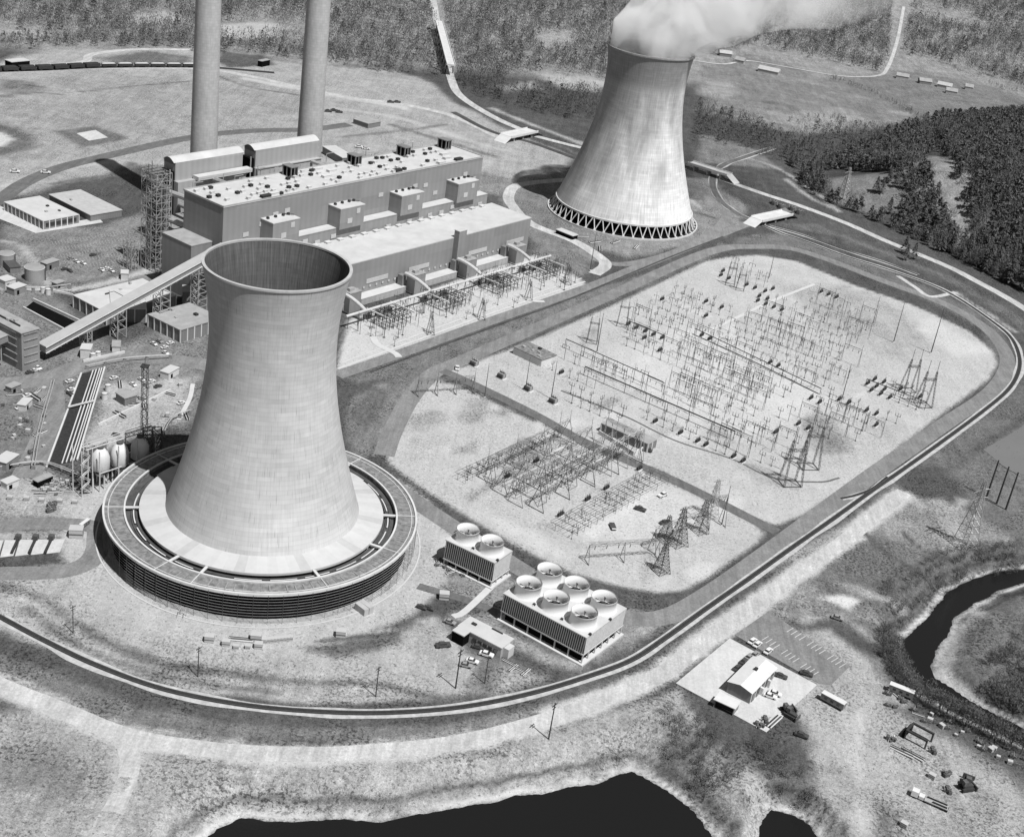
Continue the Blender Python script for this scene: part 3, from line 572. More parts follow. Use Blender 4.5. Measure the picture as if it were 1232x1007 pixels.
for i in range(24):
    if i in (4, 11, 17): continue
    mb = MB(); a0 = 2*pi*i/24 + .02; mb.lathe([(51.6, 11.7), (52.1, 11.7)], 4, a0=a0, a1=a0 + .2)
    mb.lathe([(51.6, 10.95), (51.6, 11.7)], 4, a0=a0, a1=a0 + .2)
    mb.build('distribution_pipe', M['conc_l'], t)
mb = MB(); rr = random.Random(3); mb.lathe([(55.3, 10.9), (55.3, 12.9), (63.2, 12.9)], 128).mat(1)
for i in range(116):
    a = 2*pi*i/116
    if rr.random() < .25: continue
    r0 = 57.0 + rr.random()*1.2; r2 = 61.0 + rr.random()*1.6
    mb.bar((r0*cos(a), r0*sin(a), 12.98), (r2*cos(a), r2*sin(a), 12.98), .16 + .22*rr.random(), 4)
mb.build('fill_deck', [M['deck'], M['conc_d']], t)
MB().lathe([(55.1, 12.9), (55.1, 13.5), (55.8, 13.5), (55.8, 12.9)], 128).build('inner_kerb', M['conc_l'], t)
MB().lathe([(63.2, 12.9), (63.2, 13.5), (64.0, 13.5), (64.0, 12.4), (63.4, 12.4)], 128).lathe([(61.6, 12.9), (61.6, 13.15), (61.9, 13.15), (61.9, 12.9)], 128).build('outer_kerb', M['conc_l'], t)
mb = MB()
for k in range(9):
    z = 1.0 + 1.27*k; mb.lathe([(63.95, z), (63.83, z + .02)], 128).lathe([(63.95, z), (63.95, z - .05)], 128)
mb.build('louvre', [gray('louvre_sheet', .26, .3, .4)], t)
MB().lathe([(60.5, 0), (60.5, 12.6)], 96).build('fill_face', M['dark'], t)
mb = MB()
for i in range(72):
    a = 2*pi*i/72; mb.bar((64.1*cos(a), 64.1*sin(a), 0), (64.1*cos(a), 64.1*sin(a), 13.0), .07, 4)
mb.build('mullion', M['steel'], t)
for a in (196, 243, 258, 306, 342, 10, 60, 120, 150):
    a = R(a); mb = MB(); c, s_ = cos(a), sin(a); rm = 52.4
    mb.box((rm*c, rm*s_, 12.6), (6.2, 1.1, .5), a)
    mb.bar((55.8*c, 55.8*s_, 13.1), (63.2*c, 63.2*s_, 13.1), .2, 4)
    mb.build('walkway', M['conc_l'], t)
mb = MB()
a = R(256)
for q in (0, 1):
    aa = a + q*.035; mb.bar((65.6*cos(aa), 65.6*sin(aa), 0), (65.6*cos(aa), 65.6*sin(aa), 3.4), .12); mb.bar((69*cos(aa), 69*sin(aa), 0), (65.6*cos(aa), 65.6*sin(aa), 3.4), .12)
mb.bar((65.6*cos(a), 65.6*sin(a), 3.4), (65.6*cos(a+.035), 65.6*sin(a+.035), 3.4), .12)
mb.build('access_ladder', M['steel_l'], t)
mb = MB()
for a in (318, 320):
    a = R(a); mb.box((67*cos(a), 67*sin(a), 0), (6, 2.2, 3.0), a)
mb.build('outlet_chamber', M['conc'], t)

# ------------------------------------------------------------------ far cooling tower (counter flow, in steam)
CT2 = (61.89, 1011.1)
t = thing('cooling_tower', 'far streaked cooling tower on crossed legs with white steam pouring from its top', 'cooling tower', CT2)
pf = hyper(105, 30.25, 66.06, 58.6, 8.9, 127.5, 60)
MB().lathe(pf, 128).build('shell', tower_concrete('streaked_shell_concrete', .37, .30, wet=.9, upper=.25), t, True)
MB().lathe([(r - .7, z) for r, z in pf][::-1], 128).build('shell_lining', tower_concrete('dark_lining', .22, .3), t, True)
r1 = pf[-1][0]; MB().lathe([(r1-.9, 127.4), (r1-.9, 128.3), (r1+.6, 128.3), (r1+.6, 127.2), (r1, 126.8)], 128).build('rim', M['conc_d'], t)
MB().lathe([(pf[0][0]-1.0, 8.6), (pf[0][0]+.5, 8.6), (pf[0][0]+.5, 9.8), (pf[0][0]-.2, 10)], 128).build('ring_beam', M['conc_l'], t)
for i in range(48):
    a = 2*pi*i/48; d = pi/48*.86; mb = MB()
    for sgn in (-1, 1):
        mb.bar((56.6*cos(a), 56.6*sin(a), .6), (pf[0][0]*cos(a + sgn*d), pf[0][0]*sin(a + sgn*d), 8.8), .42, 6)
    mb.box((56.9*cos(a), 56.9*sin(a), 0), (2.0, 1.6, 1.3), a)
    mb.build('support_leg', M['conc_l'], t)
MB().lathe([(58.4, 0), (58.4, 1.1), (59.2, 1.1), (59.2, 0)], 96).build('basin_wall', M['conc_l'], t)
MB().lathe([(0, .35), (58.5, .35)], 96).build('basin_water', WM, t)
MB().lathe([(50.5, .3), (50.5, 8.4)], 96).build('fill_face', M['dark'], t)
# steam
def steam_mat():
    m = bpy.data.materials.new('steam'); m.use_nodes = True; nt = m.node_tree; N, Lk = nt.nodes, nt.links; N.remove(N['Principled BSDF'])
    v = N.new('ShaderNodeVolumePrincipled'); v.inputs['Color'].default_value = (1, 1, 1, 1); v.inputs['Anisotropy'].default_value = .1
    g = N.new('ShaderNodeNewGeometry'); n = N.new('ShaderNodeTexNoise'); n.inputs['Scale'].default_value = .03; n.inputs['Detail'].default_value = 8; n.inputs['Roughness'].default_value = .62; n.inputs['Distortion'].default_value = 1.2
    Lk.new(g.outputs['Position'], n.inputs['Vector'])
    r = N.new('ShaderNodeMapRange'); r.inputs[1].default_value = .42; r.inputs[2].default_value = .62; r.inputs[3].default_value = .004; r.inputs[4].default_value = .16; Lk.new(n.outputs['Fac'], r.inputs[0])
    sx = N.new('ShaderNodeSeparateXYZ'); Lk.new(g.outputs['Position'], sx.inputs[0]); fx = N.new('ShaderNodeMapRange'); fx.inputs[1].default_value = 70; fx.inputs[2].default_value = 215; fx.inputs[3].default_value = 1; fx.inputs[4].default_value = .06; Lk.new(sx.outputs['X'], fx.inputs[0])
    mu = N.new('ShaderNodeMath'); mu.operation = 'MULTIPLY'; Lk.new(r.outputs[0], mu.inputs[0]); Lk.new(fx.outputs[0], mu.inputs[1]); Lk.new(mu.outputs[0], v.inputs['Density']); Lk.new(v.outputs[0], N['Material Output'].inputs['Volume']); return m
def plume():
    path = [((62, 1011, 121), 30), ((62, 1011, 129), 31), ((68, 1012, 140), 34), ((84, 1018, 153), 37), ((106, 1026, 166), 40), ((132, 1036, 180), 44), ((162, 1048, 196), 50), ((200, 1062, 214), 54), ((240, 1076, 232), 52), ((275, 1090, 246), 34)]
    bm = bmesh.new(); rings = []; n = 40
    for k, (c, r) in enumerate(path):
        ring = []; tilt = min(1.0, max(0, (k-1)*.18))
        for i in range(n):
            a = 2*pi*i/n; w = 1 + (.22*(vnoise(np.array([cos(a)*2+k*.8]), np.array([sin(a)*2+k*.37]), .8, 7)[0] - .5)*2 if k > 1 else 0)
            x, y = r*w*cos(a), r*w*sin(a); ring.append(bm.verts.new((c[0] + x*cos(tilt*.9), c[1] + y, c[2] - x*sin(tilt*.9))))
        rings.append(ring)
    for p, q in zip(rings, rings[1:]):
        for i in range(n): bm.faces.new((p[i], p[(i+1) % n], q[(i+1) % n], q[i]))
    bm.faces.new(rings[0][::-1]); bm.faces.new(rings[-1]); bmesh.ops.recalc_face_normals(bm, faces=bm.faces)
    me = bpy.data.meshes.new('steam_plume'); bm.to_mesh(me); bm.free(); me.materials.append(steam_mat())
    o = bpy.data.objects.new('steam_plume', me); COL.objects.link(o); tag(o, 'white steam plume drifting to the right out of the far cooling tower', 'steam', kind='stuff')
plume()

# ------------------------------------------------------------------ chimneys
for (u, v, lab, h) in ((22, 162, 'left of the two tall concrete chimneys, behind the precipitator nearer the scaffold tower', 235), (108, 152, 'right of the two tall concrete chimneys, rising beside the boiler house roof', 235)):
    c = UV(u, v); t = thing('chimney', lab, 'chimney', c)
    MB().lathe([(9.2, 0), (8.8, 40), (8.2, 120), (7.2, h)], 48).build('shaft', tower_concrete('chimney_concrete', .47, .24), t, True)
    MB().lathe([(7.6, h-.2), (7.9, h), (7.9, h+1.5), (6.8, h+1.5), (6.6, h-6)], 48).build('cap', M['conc_d'], t)

# ------------------------------------------------------------------ boiler house, turbine hall (power station frame u, v)
def uvthing(name, label, cat, u, v, group=None):
    c = UV(u, v); return thing(name, label, cat, c, UA, group)
t = uvthing('boiler_house', 'tall grey boiler house with a pale flat roof covered in small vents', 'power plant building', 0, 0)
MB().box((54.5, 61.6, 0), (231, 34.6, 56.2)).build('wall', M['wall'], t)
MB().box((54.5, 61.6, 56.2), (231.6, 35.2, .5)).build('roof', M['roofw'], t)
mb = MB()
for s, w in ((0, (231.8, .5)), (1, (231.8, .5))): mb.box((54.5, 44.2 + s*34.9, 56.7), (w[0], w[1], .6))
mb.box((-61.2, 61.6, 56.7), (.5, 35.4, .6)).box((170.2, 61.6, 56.7), (.5, 35.4, .6)).build('parapet', M['wall2'], t)
MB().box((54.5, 40.2, 0), (231, 8, 32)).box((54.5, 40.2, 32), (231.4, 8.4, .4)).build('bunker_bay', [M['wall']], t)
MB().box((54.5, 40.0, 32.4), (231, 7.4, .15)).build('bay_roof', M['roofw'], t)
MB().box((-68.6, 66, 0), (15, 26, 33)).build('end_annex', M['wall'], t)
MB().box((-68.6, 66, 33), (15.4, 26.4, .5)).build('annex_roof', M['roofg'], t)
for k, u in enumerate((-32, 23, 78, 134)):
    b = MB().box((u + 10, 39.0, 32.0), (21, 11, 13)).build('stair_penthouse', M['wall'], t)
    MB().box((u + 10, 39.0, 45), (21.4, 11.4, .5)).build('roof', M['roofw'], b)
    for j in (2, 8, 14, 18): MB().box((u + j, 41, 45.5), (1.4, 1.4, 1.3)).build('roof_vent', M['steel_d'], b)
    MB().bar((u + 15, 43, 46.2), (u + 20, 38, 46.2), .3).build('roof_pipe', M['steel_d'], b)
    MB().box((u + 8, 33.4, 35), (4, .3, 3.2)).build('window', M['panel'], b); MB().box((u + 15, 33.4, 40.5), (3, .3, 3.2)).build('window', M['panel'], b)
rr = random.Random(6)
for i in range(22):
    u = -55 + i*10.2
    for v in (44.1, 35.9):
        if rr.random() < .5: MB().box((u + rr.random()*4, v, (36 + 12*rr.random()) if v > 40 else 24 + 4*rr.random()), (4.2, .3, 2.6)).build('window', M['panel'], t)
# roof vents: each low box casts its own shadow
rr = random.Random(8)
vents = []
for iu in range(38):
    for v in (47.5, 53.0, 59.5, 66.5, 73.0):
        u = -57 + iu*6.0 + rr.uniform(-1.2, 1.2)
        if rr.random() < .55: vents.append((u, v + rr.uniform(-1, 1)))
vents = vents[:92]
for (u, v) in vents:
    big = rr.random() < .12; d = (6.5, 3.0, 1.5) if big else (2.4, 2.0, 1.4)
    mb = MB(); mb.box((u, v, 56.7), d); mb.box((u, v, 56.7 + d[2]), (d[0]+.3, d[1]+.3, .15)); mb.build('roof_vent', [M['conc_l'] if rr.random() < .7 else M['steel_d']], t)
for u in (15, 71, 118, 160):
    mb = MB(); mb.box((u, 72, 56.7), (5.6, 8, .3)).box((u, 72, 62.9), (6.2, 8.6, .5)).box((u + 2.7, 72, 56.7), (.4, 8, 6.2)).box((u, 75.8, 56.7), (5.6, .4, 6.2))
    for q in (-2.7, 0, 2.6): mb.box((u - 2.7, 72 + q*1.3, 56.7), (.5, .5, 6.2)); mb.box((u + q, 68.2, 56.7), (.5, .5, 6.2))
    mb.build('roof_penthouse', [M['walld']], t)
    MB().box((u, 73, 57), (4.6, 5.0, 5.6)).build('duct_opening', M['dark'], t)
t = uvthing('turbine_hall', 'long grey turbine hall with a plain white roof in front of the boiler house', 'power plant building', 0, 0)
MB().box((57.2, 18.1, 0), (236.4, 36.1, 24.5)).build('wall', M['wall'], t)
MB().box((57.2, 18.0, 24.5), (237.2, 36.0, .6)).build('roof', M['roofw'], t)
for i in range(21):
    u = -50 + i*10.6; mb = MB(); mb.box((u, 33.4, 25.1), (3.8, 2.6, .9)).box((u, 33.4, 26.0), (4.2, 3.0, .25)); mb.build('roof_vent', M['conc_l'], t)
b = MB().box((97.5, -2.0, 0), (7.5, 4.2, 30)).build('stair_tower', M['wall'], t)
MB().box((97.5, -2.0, 30), (7.8, 4.5, .4)).build('roof', M['roofw'], b)
for u in (-30, 24, 62, 120, 160):
    MB().box((u, -.15, 9.5), (19, .3, 2.8)).build('window_band', M['panel'], t)
for (u0, u1) in ((-55, -5), (4, 44), (58, 92), (106, 146)):
    b = MB().box(((u0+u1)/2, -3.6, 0), (u1-u0, 7.2, 4.0)).build('annex', M['wall2'], t)
    MB().box(((u0+u1)/2, -3.6, 4.0), (u1-u0+.5, 7.6, .35)).build('annex_roof', M['roofw'], b)
    mb = MB()
    for q in np.arange(u0 + 3, u1 - 2, 5.5): mb.box((q, -.3, 7.0), (1.4, .35, 1.2))
    mb.build('window', M['panel'], b)
for u in (-7, 50, 100, 152):
    b = MB().box((u + 1, -8.2, 0), (9.5, 7, 12)).build('lift_block', M['wall'], t)
    MB().box((u + 1, -8.2, 12), (9.9, 7.4, .4)).box((u, -8.2, 12.4), (4, 2.4, 1.8)).build('roof', M['roofg'], b)
    mb = MB()
    for s in np.linspace(0, 1, 9)[:-1]:
        s2 = s + .125; f = lambda q: (u - 7 + 1.5*q, -6 - 22*q, 12.5 - 6*q*q)
        mb.bar(f(s), f(s2), 1.15, 8)
    mb.build('bus_duct', M['roofw'], t)
    MB().box((u - 7, -3.5, 0), (3.6, 4, 11)).build('duct_plinth', M['walld'], t)

# ------------------------------------------------------------------ precipitators behind the boilers
def precip(u0, u1, label, ledge):
    t = uvthing('precipitator', label, 'power plant building', 0, 0); n = 9; w = 12.0; v0 = 126.0
    MB().box(((u0+u1)/2, v0 + 6, 0), (u1-u0, w + 6, 44)).build('lower_casing', M['wall2'], t)
    pr = [(v0 + .5 + (w-1)*k/n, 55.5 + 2.6*sin(pi*k/n)) for k in range(n+1)]
    MB().box(((u0+u1)/2, v0 + 6, 44), (u1-u0-1, w - 1, 11.5)).build('upper_casing', M['wall2'], t)
    mb = MB()
    for k in range(n):
        (a, za), (b, zb) = pr[k], pr[k+1]; mb.add([(u0-.6, a, za), (u1+.6, a, za), (u1+.6, b, zb), (u0-.6, b, zb)], [(0, 1, 2, 3)])
    mb.build('arched_roof', M['roofw'], t)
    mb = MB()
    for u in (u0 + .4, u1 - .4):
        for k in range(n):
            (a, za), (b, zb) = pr[k], pr[k+1]; mb.add([(u, a, 54), (u, b, 54), (u, b, zb), (u, a, za)], [(0, 1, 2, 3)])
    mb.build('gable', M['walld'], t)
    if ledge: MB().box(((u0+u1)/2 + 8, v0 - 3.2, 44.0), ((u1-u0)*.8, 5.4, 1.0)).box(((u0+u1)/2 + 8, v0 - 3.2, 45.0), ((u1-u0)*.8, 5.6, 1.4)).build('inlet_duct', M['roofw'], t)
    else: MB().box(((u0+u1)/2, v0 - 3.4, 44.0), (u1-u0, .5, .7)).build('ledge', M['roofw'], t)
    mb = MB()
    for z in (4, 14, 24, 34): mb.bar((u0 - 4, v0, z), (u0 - 4, v0 + w, z + 8), .3); mb.bar((u0 - 4, v0 + w, z), (u0 - 4, v0, z + 8), .3); mb.bar((u0 - 4, v0, z), (u0 - 4, v0 + w, z), .3)
    for v in (v0, v0 + w): mb.bar((u0 - 4, v, 0), (u0 - 4, v, 52), .4)
    mb.build('end_stair', M['steel_l'], t); MB().box((u0 - 1.4, v0 + 6, 0), (2.6, w - 2, 50)).build('end_duct', M['dark'], t)
precip(-30, 25, 'arched roof precipitator next to the scaffold tower with a white duct along its side', True)
precip(35, 92, 'arched roof precipitator between the two chimneys, without a duct along its side', False)
# duct work between the precipitators and the boilers
t = uvthing('flue_duct', 'tangle of flue ducts and platforms in the gap behind the boiler house', 'duct', 0, 0); rr = random.Random(4)
for i in range(26):
    u = -55 + i*8.6; z = rr.uniform(28, 46); MB().bar((u, 79.5, z), (u, 122, z - rr.uniform(0, 10)), rr.uniform(1.2, 2.2), 8).build('duct', M['steel_l'] if rr.random() < .6 else M['conc_d'], t)
mb = MB()
for i in range(80):
    u = rr.uniform(-58, 168); v = rr.uniform(82, 118); z = rr.uniform(30, 52); mb.bar((u, v, z - 6), (u, v, z), .25); mb.bar((u, v, z), (u + rr.uniform(3, 9), v, z), .25)
mb.build('handrail', M['steel_l'], t)
MB().box((54, 100, 0), (220, 38, 26)).build('fan_house', M['conc_d'], t)

# scaffold tower at the left end
def framework(label, u, v, w, d, h, nx_, ny_, nz, r=.22, name='steel_framework', mat=None):
    t = uvthing(name, label, 'steelwork', u, v); mb = MB(); X = np.linspace(-w/2, w/2, nx_+1); Y = np.linspace(-d/2, d/2, ny_+1); Z = np.linspace(0, h, nz+1); rr = random.Random(int(h*7))
    for x in X:
        for y in Y: mb.bar((x, y, 0), (x, y, h), r*1.25)
    mb.build('column', mat or M['steel_l'], t); mb = MB()
    for z in Z[1:]:
        for x in X: mb.bar((x, -d/2, z), (x, d/2, z), r)
        for y in Y: mb.bar((-w/2, y, z), (w/2, y, z), r)
    mb.build('floor_beam', mat or M['steel_l'], t); mb = MB()
    for k in range(nz):
        for i in range(nx_):
            for y in (Y[0], Y[-1], Y[len(Y)//2]):
                if rr.random() < .85:
                    s = (k + i) % 2; mb.bar((X[i+s], y, Z[k]), (X[i+1-s], y, Z[k+1]), r*.8)
        for j in range(ny_):
            for x in (X[0], X[-1], X[len(X)//2]):
                if rr.random() < .85:
                    s = (k + j) % 2; mb.bar((x, Y[j+s], Z[k]), (x, Y[j+1-s], Z[k+1]), r*.8)
    mb.build('brace', mat or M['steel_l'], t); return t
t = framework('tall open steel scaffold tower at the left end of the boiler house', -61, 104, 11, 14, 61, 3, 3, 14, .17)
MB().box((0, 0, 12), (7, 9, .4)).box((1, -1, 26), (7, 9, .4)).box((-1, 1, 40), (7, 9, .4)).box((2, 3, 0), (4, 5, 44)).build('floor_plate', M['steel_d'], t)
MB().box((-1, 0, 60), (12, 5, .6)).bar((-6, 0, 60), (-6, 0, 66), .2).bar((-2, 2, 60), (-2, 2, 67), .2).bar((4, -3, 60), (4, -3, 65), .2).build('top_platform', M['steel'], t)
MB().box((3.2, -1, 0), (3.5, 9, 52)).box((-2, 3, 0), (3, 4, 36)).build('dark_core', M['walld'], t)  # dark boxes added to darken the core of the open frame
t = framework('lower steel scaffold frame beside the tall scaffold tower', -73, 112, 5, 8, 17, 2, 2, 5, .16)

# ------------------------------------------------------------------ coal conveyor and transfer house
def box_along(mb, p, q, w, h, dz=0.0):
    p = np.array(p, float); q = np.array(q, float); d = q - p; s = np.array((-d[1], d[0], 0)); s = s/np.linalg.norm(s)*w/2; up = np.array((0, 0, h)); o = np.array((0, 0, dz))
    vs = [p+s+o, p-s+o, q-s+o, q+s+o, p+s+o+up, p-s+o+up, q-s+o+up, q+s+o+up]
    return mb.add(vs, [(0, 1, 2, 3), (7, 6, 5, 4), (0, 4, 5, 1), (1, 5, 6, 2), (2, 6, 7, 3), (3, 7, 4, 0)])
p0 = np.array((-241.0, 606.0, 5.0)); p1 = np.array((-176.5, 714.0, 33.0))
t = thing('coal_conveyor', 'long sloping covered coal conveyor climbing to the boiler house past the front tower', 'conveyor', (0, 0, 0))
box_along(MB(), p0, p1, 6.2, 3.4).build('gallery', M['wall'], t)
box_along(MB(), p0, p1, 6.6, .3, 3.4).build('gallery_roof', gray('gallery_sheet', .4, .1, .2), t)
d = p1 - p0; s = np.array((-d[1], d[0], 0)); s = s/np.linalg.norm(s)
mb = MB()
for k in (-1, 1): mb.bar(p0 + s*3.5*k + (0, 0, 3.2), p1 + s*3.5*k + (0, 0, 3.2), .28); mb.bar(p0 + s*3.3*k, p1 + s*3.3*k, .3)
for i in range(34): a = p0 + d*(i + .5)/34 - s*3.2; mb.bar(a + (0, 0, .2), a - (0, 0, .9), .2)
mb.build('edge_girder', M['conc_l'], t)
for f, wid in ((.22, 3), (.39, 6), (.63, 7), (.85, 7)):
    a = p0 + d*f; mb = MB(); e = d/np.linalg.norm(d)*wid/2; e[2] = 0
    cs = [a + s*3 + e, a - s*3 + e, a - s*3 - e, a + s*3 - e]
    for c in cs: mb.bar((c[0], c[1], 0), (c[0], c[1], c[2]), .3)
    nz = max(2, int(a[2]/4))
    for k in range(nz):
        z0, z1 = a[2]*k/nz, a[2]*(k+1)/nz
        for i in range(4):
            A, B = cs[i], cs[(i+1) % 4]; mb.bar((A[0], A[1], z0), (B[0], B[1], z1), .18); mb.bar((A[0], A[1], z1), (B[0], B[1], z1), .18)
    mb.build('trestle', M['steel_l'], t)
def rectpx(A, B, D, z):
    """rectangle with corner A, side A->B, depth towards D, seen at height z"""
    a, b, dd = np.array(G(*A, z)), np.array(G(*B, z)), np.array(G(*D, z)); e = (b - a); Lx = np.linalg.norm(e); e = e/Lx; nn = np.array((-e[1], e[0])); w = (dd - a) @ nn
    c = a + e*Lx/2 + nn*w/2; return c, Lx, abs(w), atan2(e[1], e[0])
def building(name, label, cat, A, B, D, z, wall='wall', roof='roofw', over=.5, pil=0, band=None, vents=0, seed=1, group=None, wd='conc_l', door=False):
    c, Lx, Wy, rz = rectpx(A, B, D, z); t = thing(name, label, cat, (c[0], c[1], 0), rz, group); z0 = 0
    MB().box((0, 0, z0), (Lx - .2, Wy - .2, z - .4)).build('wall', M[wall], t)
    rf = MB().box((0, 0, z - .4), (Lx + over, Wy + over, .45)).build('roof', M[roof], t)
    if band:
        for (yy, xx) in (((Wy/2 - .08), 0), (-(Wy/2 - .08), 0)): MB().box((0, yy, z*band[0]), (Lx*.9, .3, z*band[1])).build('window_band', M['glass'], t)
        for s in (-1, 1): MB().box((s*(Lx/2 - .08), 0, z*band[0]), (.3, Wy*.86, z*band[1])).build('window_band', M['glass'], t)
    if pil:
        n1 = max(2, int(Lx/pil)); n2 = max(2, int(Wy/pil))
        for i in range(n1+1):
            for s in (-1, 1): MB().box((-Lx/2 + Lx*i/n1, s*(Wy/2 + .02), 0), (.7, .5, z - .4)).build('pilaster', M[wd], t)
        for i in range(1, n2):
            for s in (-1, 1): MB().box((s*(Lx/2 + .02), -Wy/2 + Wy*i/n2, 0), (.5, .7, z - .4)).build('pilaster', M[wd], t)
    rr = random.Random(seed)
    for i in range(vents):
        MB().box((rr.uniform(-.4, .4)*Lx, rr.uniform(-.38, .38)*Wy, z + .05), (rr.uniform(1, 2.6), rr.uniform(1, 2), rr.uniform(.7, 1.4))).build('roof_vent', M['steel_l'] if rr.random() < .6 else M['steel_d'], rf)
    if door: MB().box((0, -Wy/2 + .05, 0), (min(4, Lx*.3), .3, z*.6)).build('door', M['dark'], t)
    return t, Lx, Wy
t, Lx, Wy = building('transfer_house', 'tall grey coal transfer house at the low end of the sloping conveyor', 'plant building', (25.5, 401), (47.5, 395), (2, 363), 21, 'wall', 'roofg', pil=0, vents=3, seed=2)
mb = MB()
for z in (4, 8, 12, 16, 19.5):
    mb.box((0, -Wy/2 - .1, z), (Lx*.76, .4, .5)); mb.box((0, Wy/2 + .1, z), (Lx*.76, .4, .5)); mb.box((-Lx/2 - .1, 0, z), (.4, Wy*.8, .5))
mb.build('cladding_ledge', M['conc_d'], t)
MB().box((-Lx*.1, 1, 21.1), (.6, Wy*.7, .8)).build('roof_rail', M['steel_d'], t)
t = thing('coal_conveyor', 'short level conveyor gallery entering the transfer house from the left edge', 'conveyor'); a = G(-40, 425, 13); b = G(14, 405, 13)
box_along(MB(), (a[0], a[1], 12), (b[0], b[1], 13), 6, 3.4).build('gallery', M['wall'], t); box_along(MB(), (a[0], a[1], 12), (b[0], b[1], 13), 6.6, .3, 3.4).build('gallery_roof', M['roofg'], t)
mb = MB()
for f in (.3, .55, .8):
    for w in (-2.6, 2.6):
        x, y = a[0] + (b[0]-a[0])*f, a[1] + (b[1]-a[1])*f + w; mb.bar((x, y, 0), (x, y, 12.5), .35)
mb.build('trestle', M['steel_l'], t)
building('service_building', 'flat white roofed service building with pilasters, under the middle of the conveyor', 'office building', (88, 355), (128, 376), (170, 334.5), 7.5, 'walld', 'roofw', pil=5, vents=2, seed=3)
b_ = [ch for ch in bpy.data.objects if ch.name.startswith('roof') and ch.parent and ch.parent.name == 'service_building'][0]
MB().box((2, -3, 7.55), (16, .5, .8)).box((-6, -6, 7.55), (.5, 6, .8)).box((10, -6, 7.55), (.5, 6, .8)).build('roof_upstand', M['steel_d'], b_)
building('service_building', 'white roofed service annex half hidden behind the conveyor beside the pilastered one', 'office building', (134, 371), (176, 371.5), (215, 350), 8.2, 'walld', 'roofw', pil=5, vents=1, seed=4)
building('service_building', 'grey roofed low office building with pale pilasters just left of the front cooling tower', 'office building', (178, 378), (217, 397), (232, 366), 7.5, 'walld', 'roofg', pil=4.5, vents=3, seed=5)
building('warehouse', 'white flat roofed warehouse on a concrete apron near the left edge', 'warehouse', (5, 243), (52, 266), (48, 236), 6, 'walld', 'roofw', band=(.25, .45), pil=4, vents=3, seed=6)
building('warehouse', 'grey roofed warehouse standing behind the white roofed one', 'warehouse', (59, 234), (109, 259), (96, 228), 4.5, 'walld', 'conc', vents=1, seed=7)
building('plant_shed', 'long low shed between two round tanks at the left edge', 'shed', (3, 316), (26, 330), (12, 309), 5, 'walld', 'steel', vents=0, seed=8) if False else None
def tank(px, r, h, label):
    c = G(*px); t = thing('storage_tank', label, 'tank', c)
    MB().lathe([(r, 0), (r, h), (r*.5, h + r*.1), (.01, h + r*.14)], 32).build('shell', M['tankg'], t, False)
    MB().lathe([(r + .12, h - .3), (r + .12, h + .05), (r - .1, h + .05)], 32).build('rim', M['conc_l'], t)
    mb = MB(); mb.bar((r + .5, 0, 0), (r + .5, 0, h), .15); mb.bar((r + .5, .8, 0), (r + .5, .8, h), .15); mb.build('ladder', M['steel'], t)
tank((42, 336), 5.6, 7.5, 'round grey storage tank standing in the open near the long low shed'); tank((8, 318), 4.6, 7, 'round grey storage tank at the left edge behind the low shed')
c0 = np.array(G(14, 324)); t = thing('plant_shed', 'long low dark shed between the two round storage tanks', 'shed', (c0[0], c0[1], 0), R(-50))
MB().box((0, 0, 0), (14, 6, 3.6)).build('wall', M['walld'], t); MB().prism([(-7.3, -3.3), (7.3, -3.3), (7.3, 3.3), (-7.3, 3.3)], 3.6, 4.0).build('roof', M['steel'], t)
# ------------------------------------------------------------------ silos and mast beside the front tower
sil = [((121, 584), 'white storage silo nearest the stair frame, left of the row of three'), ((144, 578), 'white storage silo in the middle of the row of three'), ((168, 570), 'storage silo nearest the front cooling tower, standing in its shadow')]
for px, lab in sil:
    c = G(*px); t = thing('storage_silo', lab, 'silo', c)
    MB().lathe([(.6, 4.2), (3.9, 8.0), (3.9, 14.0), (3.2, 16.2), (1.6, 18.2), (.01, 18.6)], 32).build('shell', M['white'], t, True)
    MB().lathe([(3.95, 7.6), (4.0, 7.9), (4.0, 8.5), (3.9, 8.6)], 32).build('skirt', M['steel_d'], t)
    for a in range(4): MB().bar((3.4*cos(a*pi/2+.8), 3.4*sin(a*pi/2+.8), 0), (3.4*cos(a*pi/2+.8), 3.4*sin(a*pi/2+.8), 8.5), .32, 6).build('leg', M['conc_l'], t)
    MB().lathe([(1.4, 18.3), (1.4, 19.2), (.01, 19.3)], 16).build('hatch', M['steel'], t)
a, b = np.array(G(104, 590)), np.array(G(186, 562)); d = b - a; L_ = np.linalg.norm(d); e = d/L_; nn = np.array((-e[1], e[0]))
t = thing('silo_walkway', 'white steel frame and walkway over the three silos with a stair at its left end', 'walkway', (a[0], a[1], 0), atan2(e[1], e[0]))
mb = MB()
for s in (0, 3): mb.bar((0, s, 19.6), (L_, s, 19.6), .3); mb.bar((0, s, 20.8), (L_, s, 20.8), .16)
for i in range(14): mb.bar((L_*i/13, 0, 19.6), (L_*i/13, 0, 20.8), .12); mb.bar((L_*i/13, 0, 19.6), (L_*i/13, 3, 19.6), .16)
mb.build('walkway', M['conc_l'], t); mb = MB()
for i in range(4):
    for s in (-4.5, 4): mb.bar((L_*(.1 + .27*i), s, 0), (L_*(.1 + .27*i), s, 19.6), .3)
    for s in (-4.5, 4): mb.bar((L_*(.1 + .27*i), s, 9), (L_*(.1 + .27*min(3, i+1)), s, 9), .25)
mb.build('post', M['conc_l'], t); mb = MB()
for k in range(7):
    z = k*2.9; mb.box((-1 if k % 2 else -3, -2, z), (.1, .1, .1)); x0, x1 = (-4, 0) if k % 2 else (0, -4)
    mb.add([(x0, -3, z), (x1, -3, z+2.9), (x1, -1.6, z+2.9), (x0, -1.6, z)], [(0, 1, 2, 3)]); mb.bar((x0, -3, z + 1), (x1, -3, z + 3.9), .15)
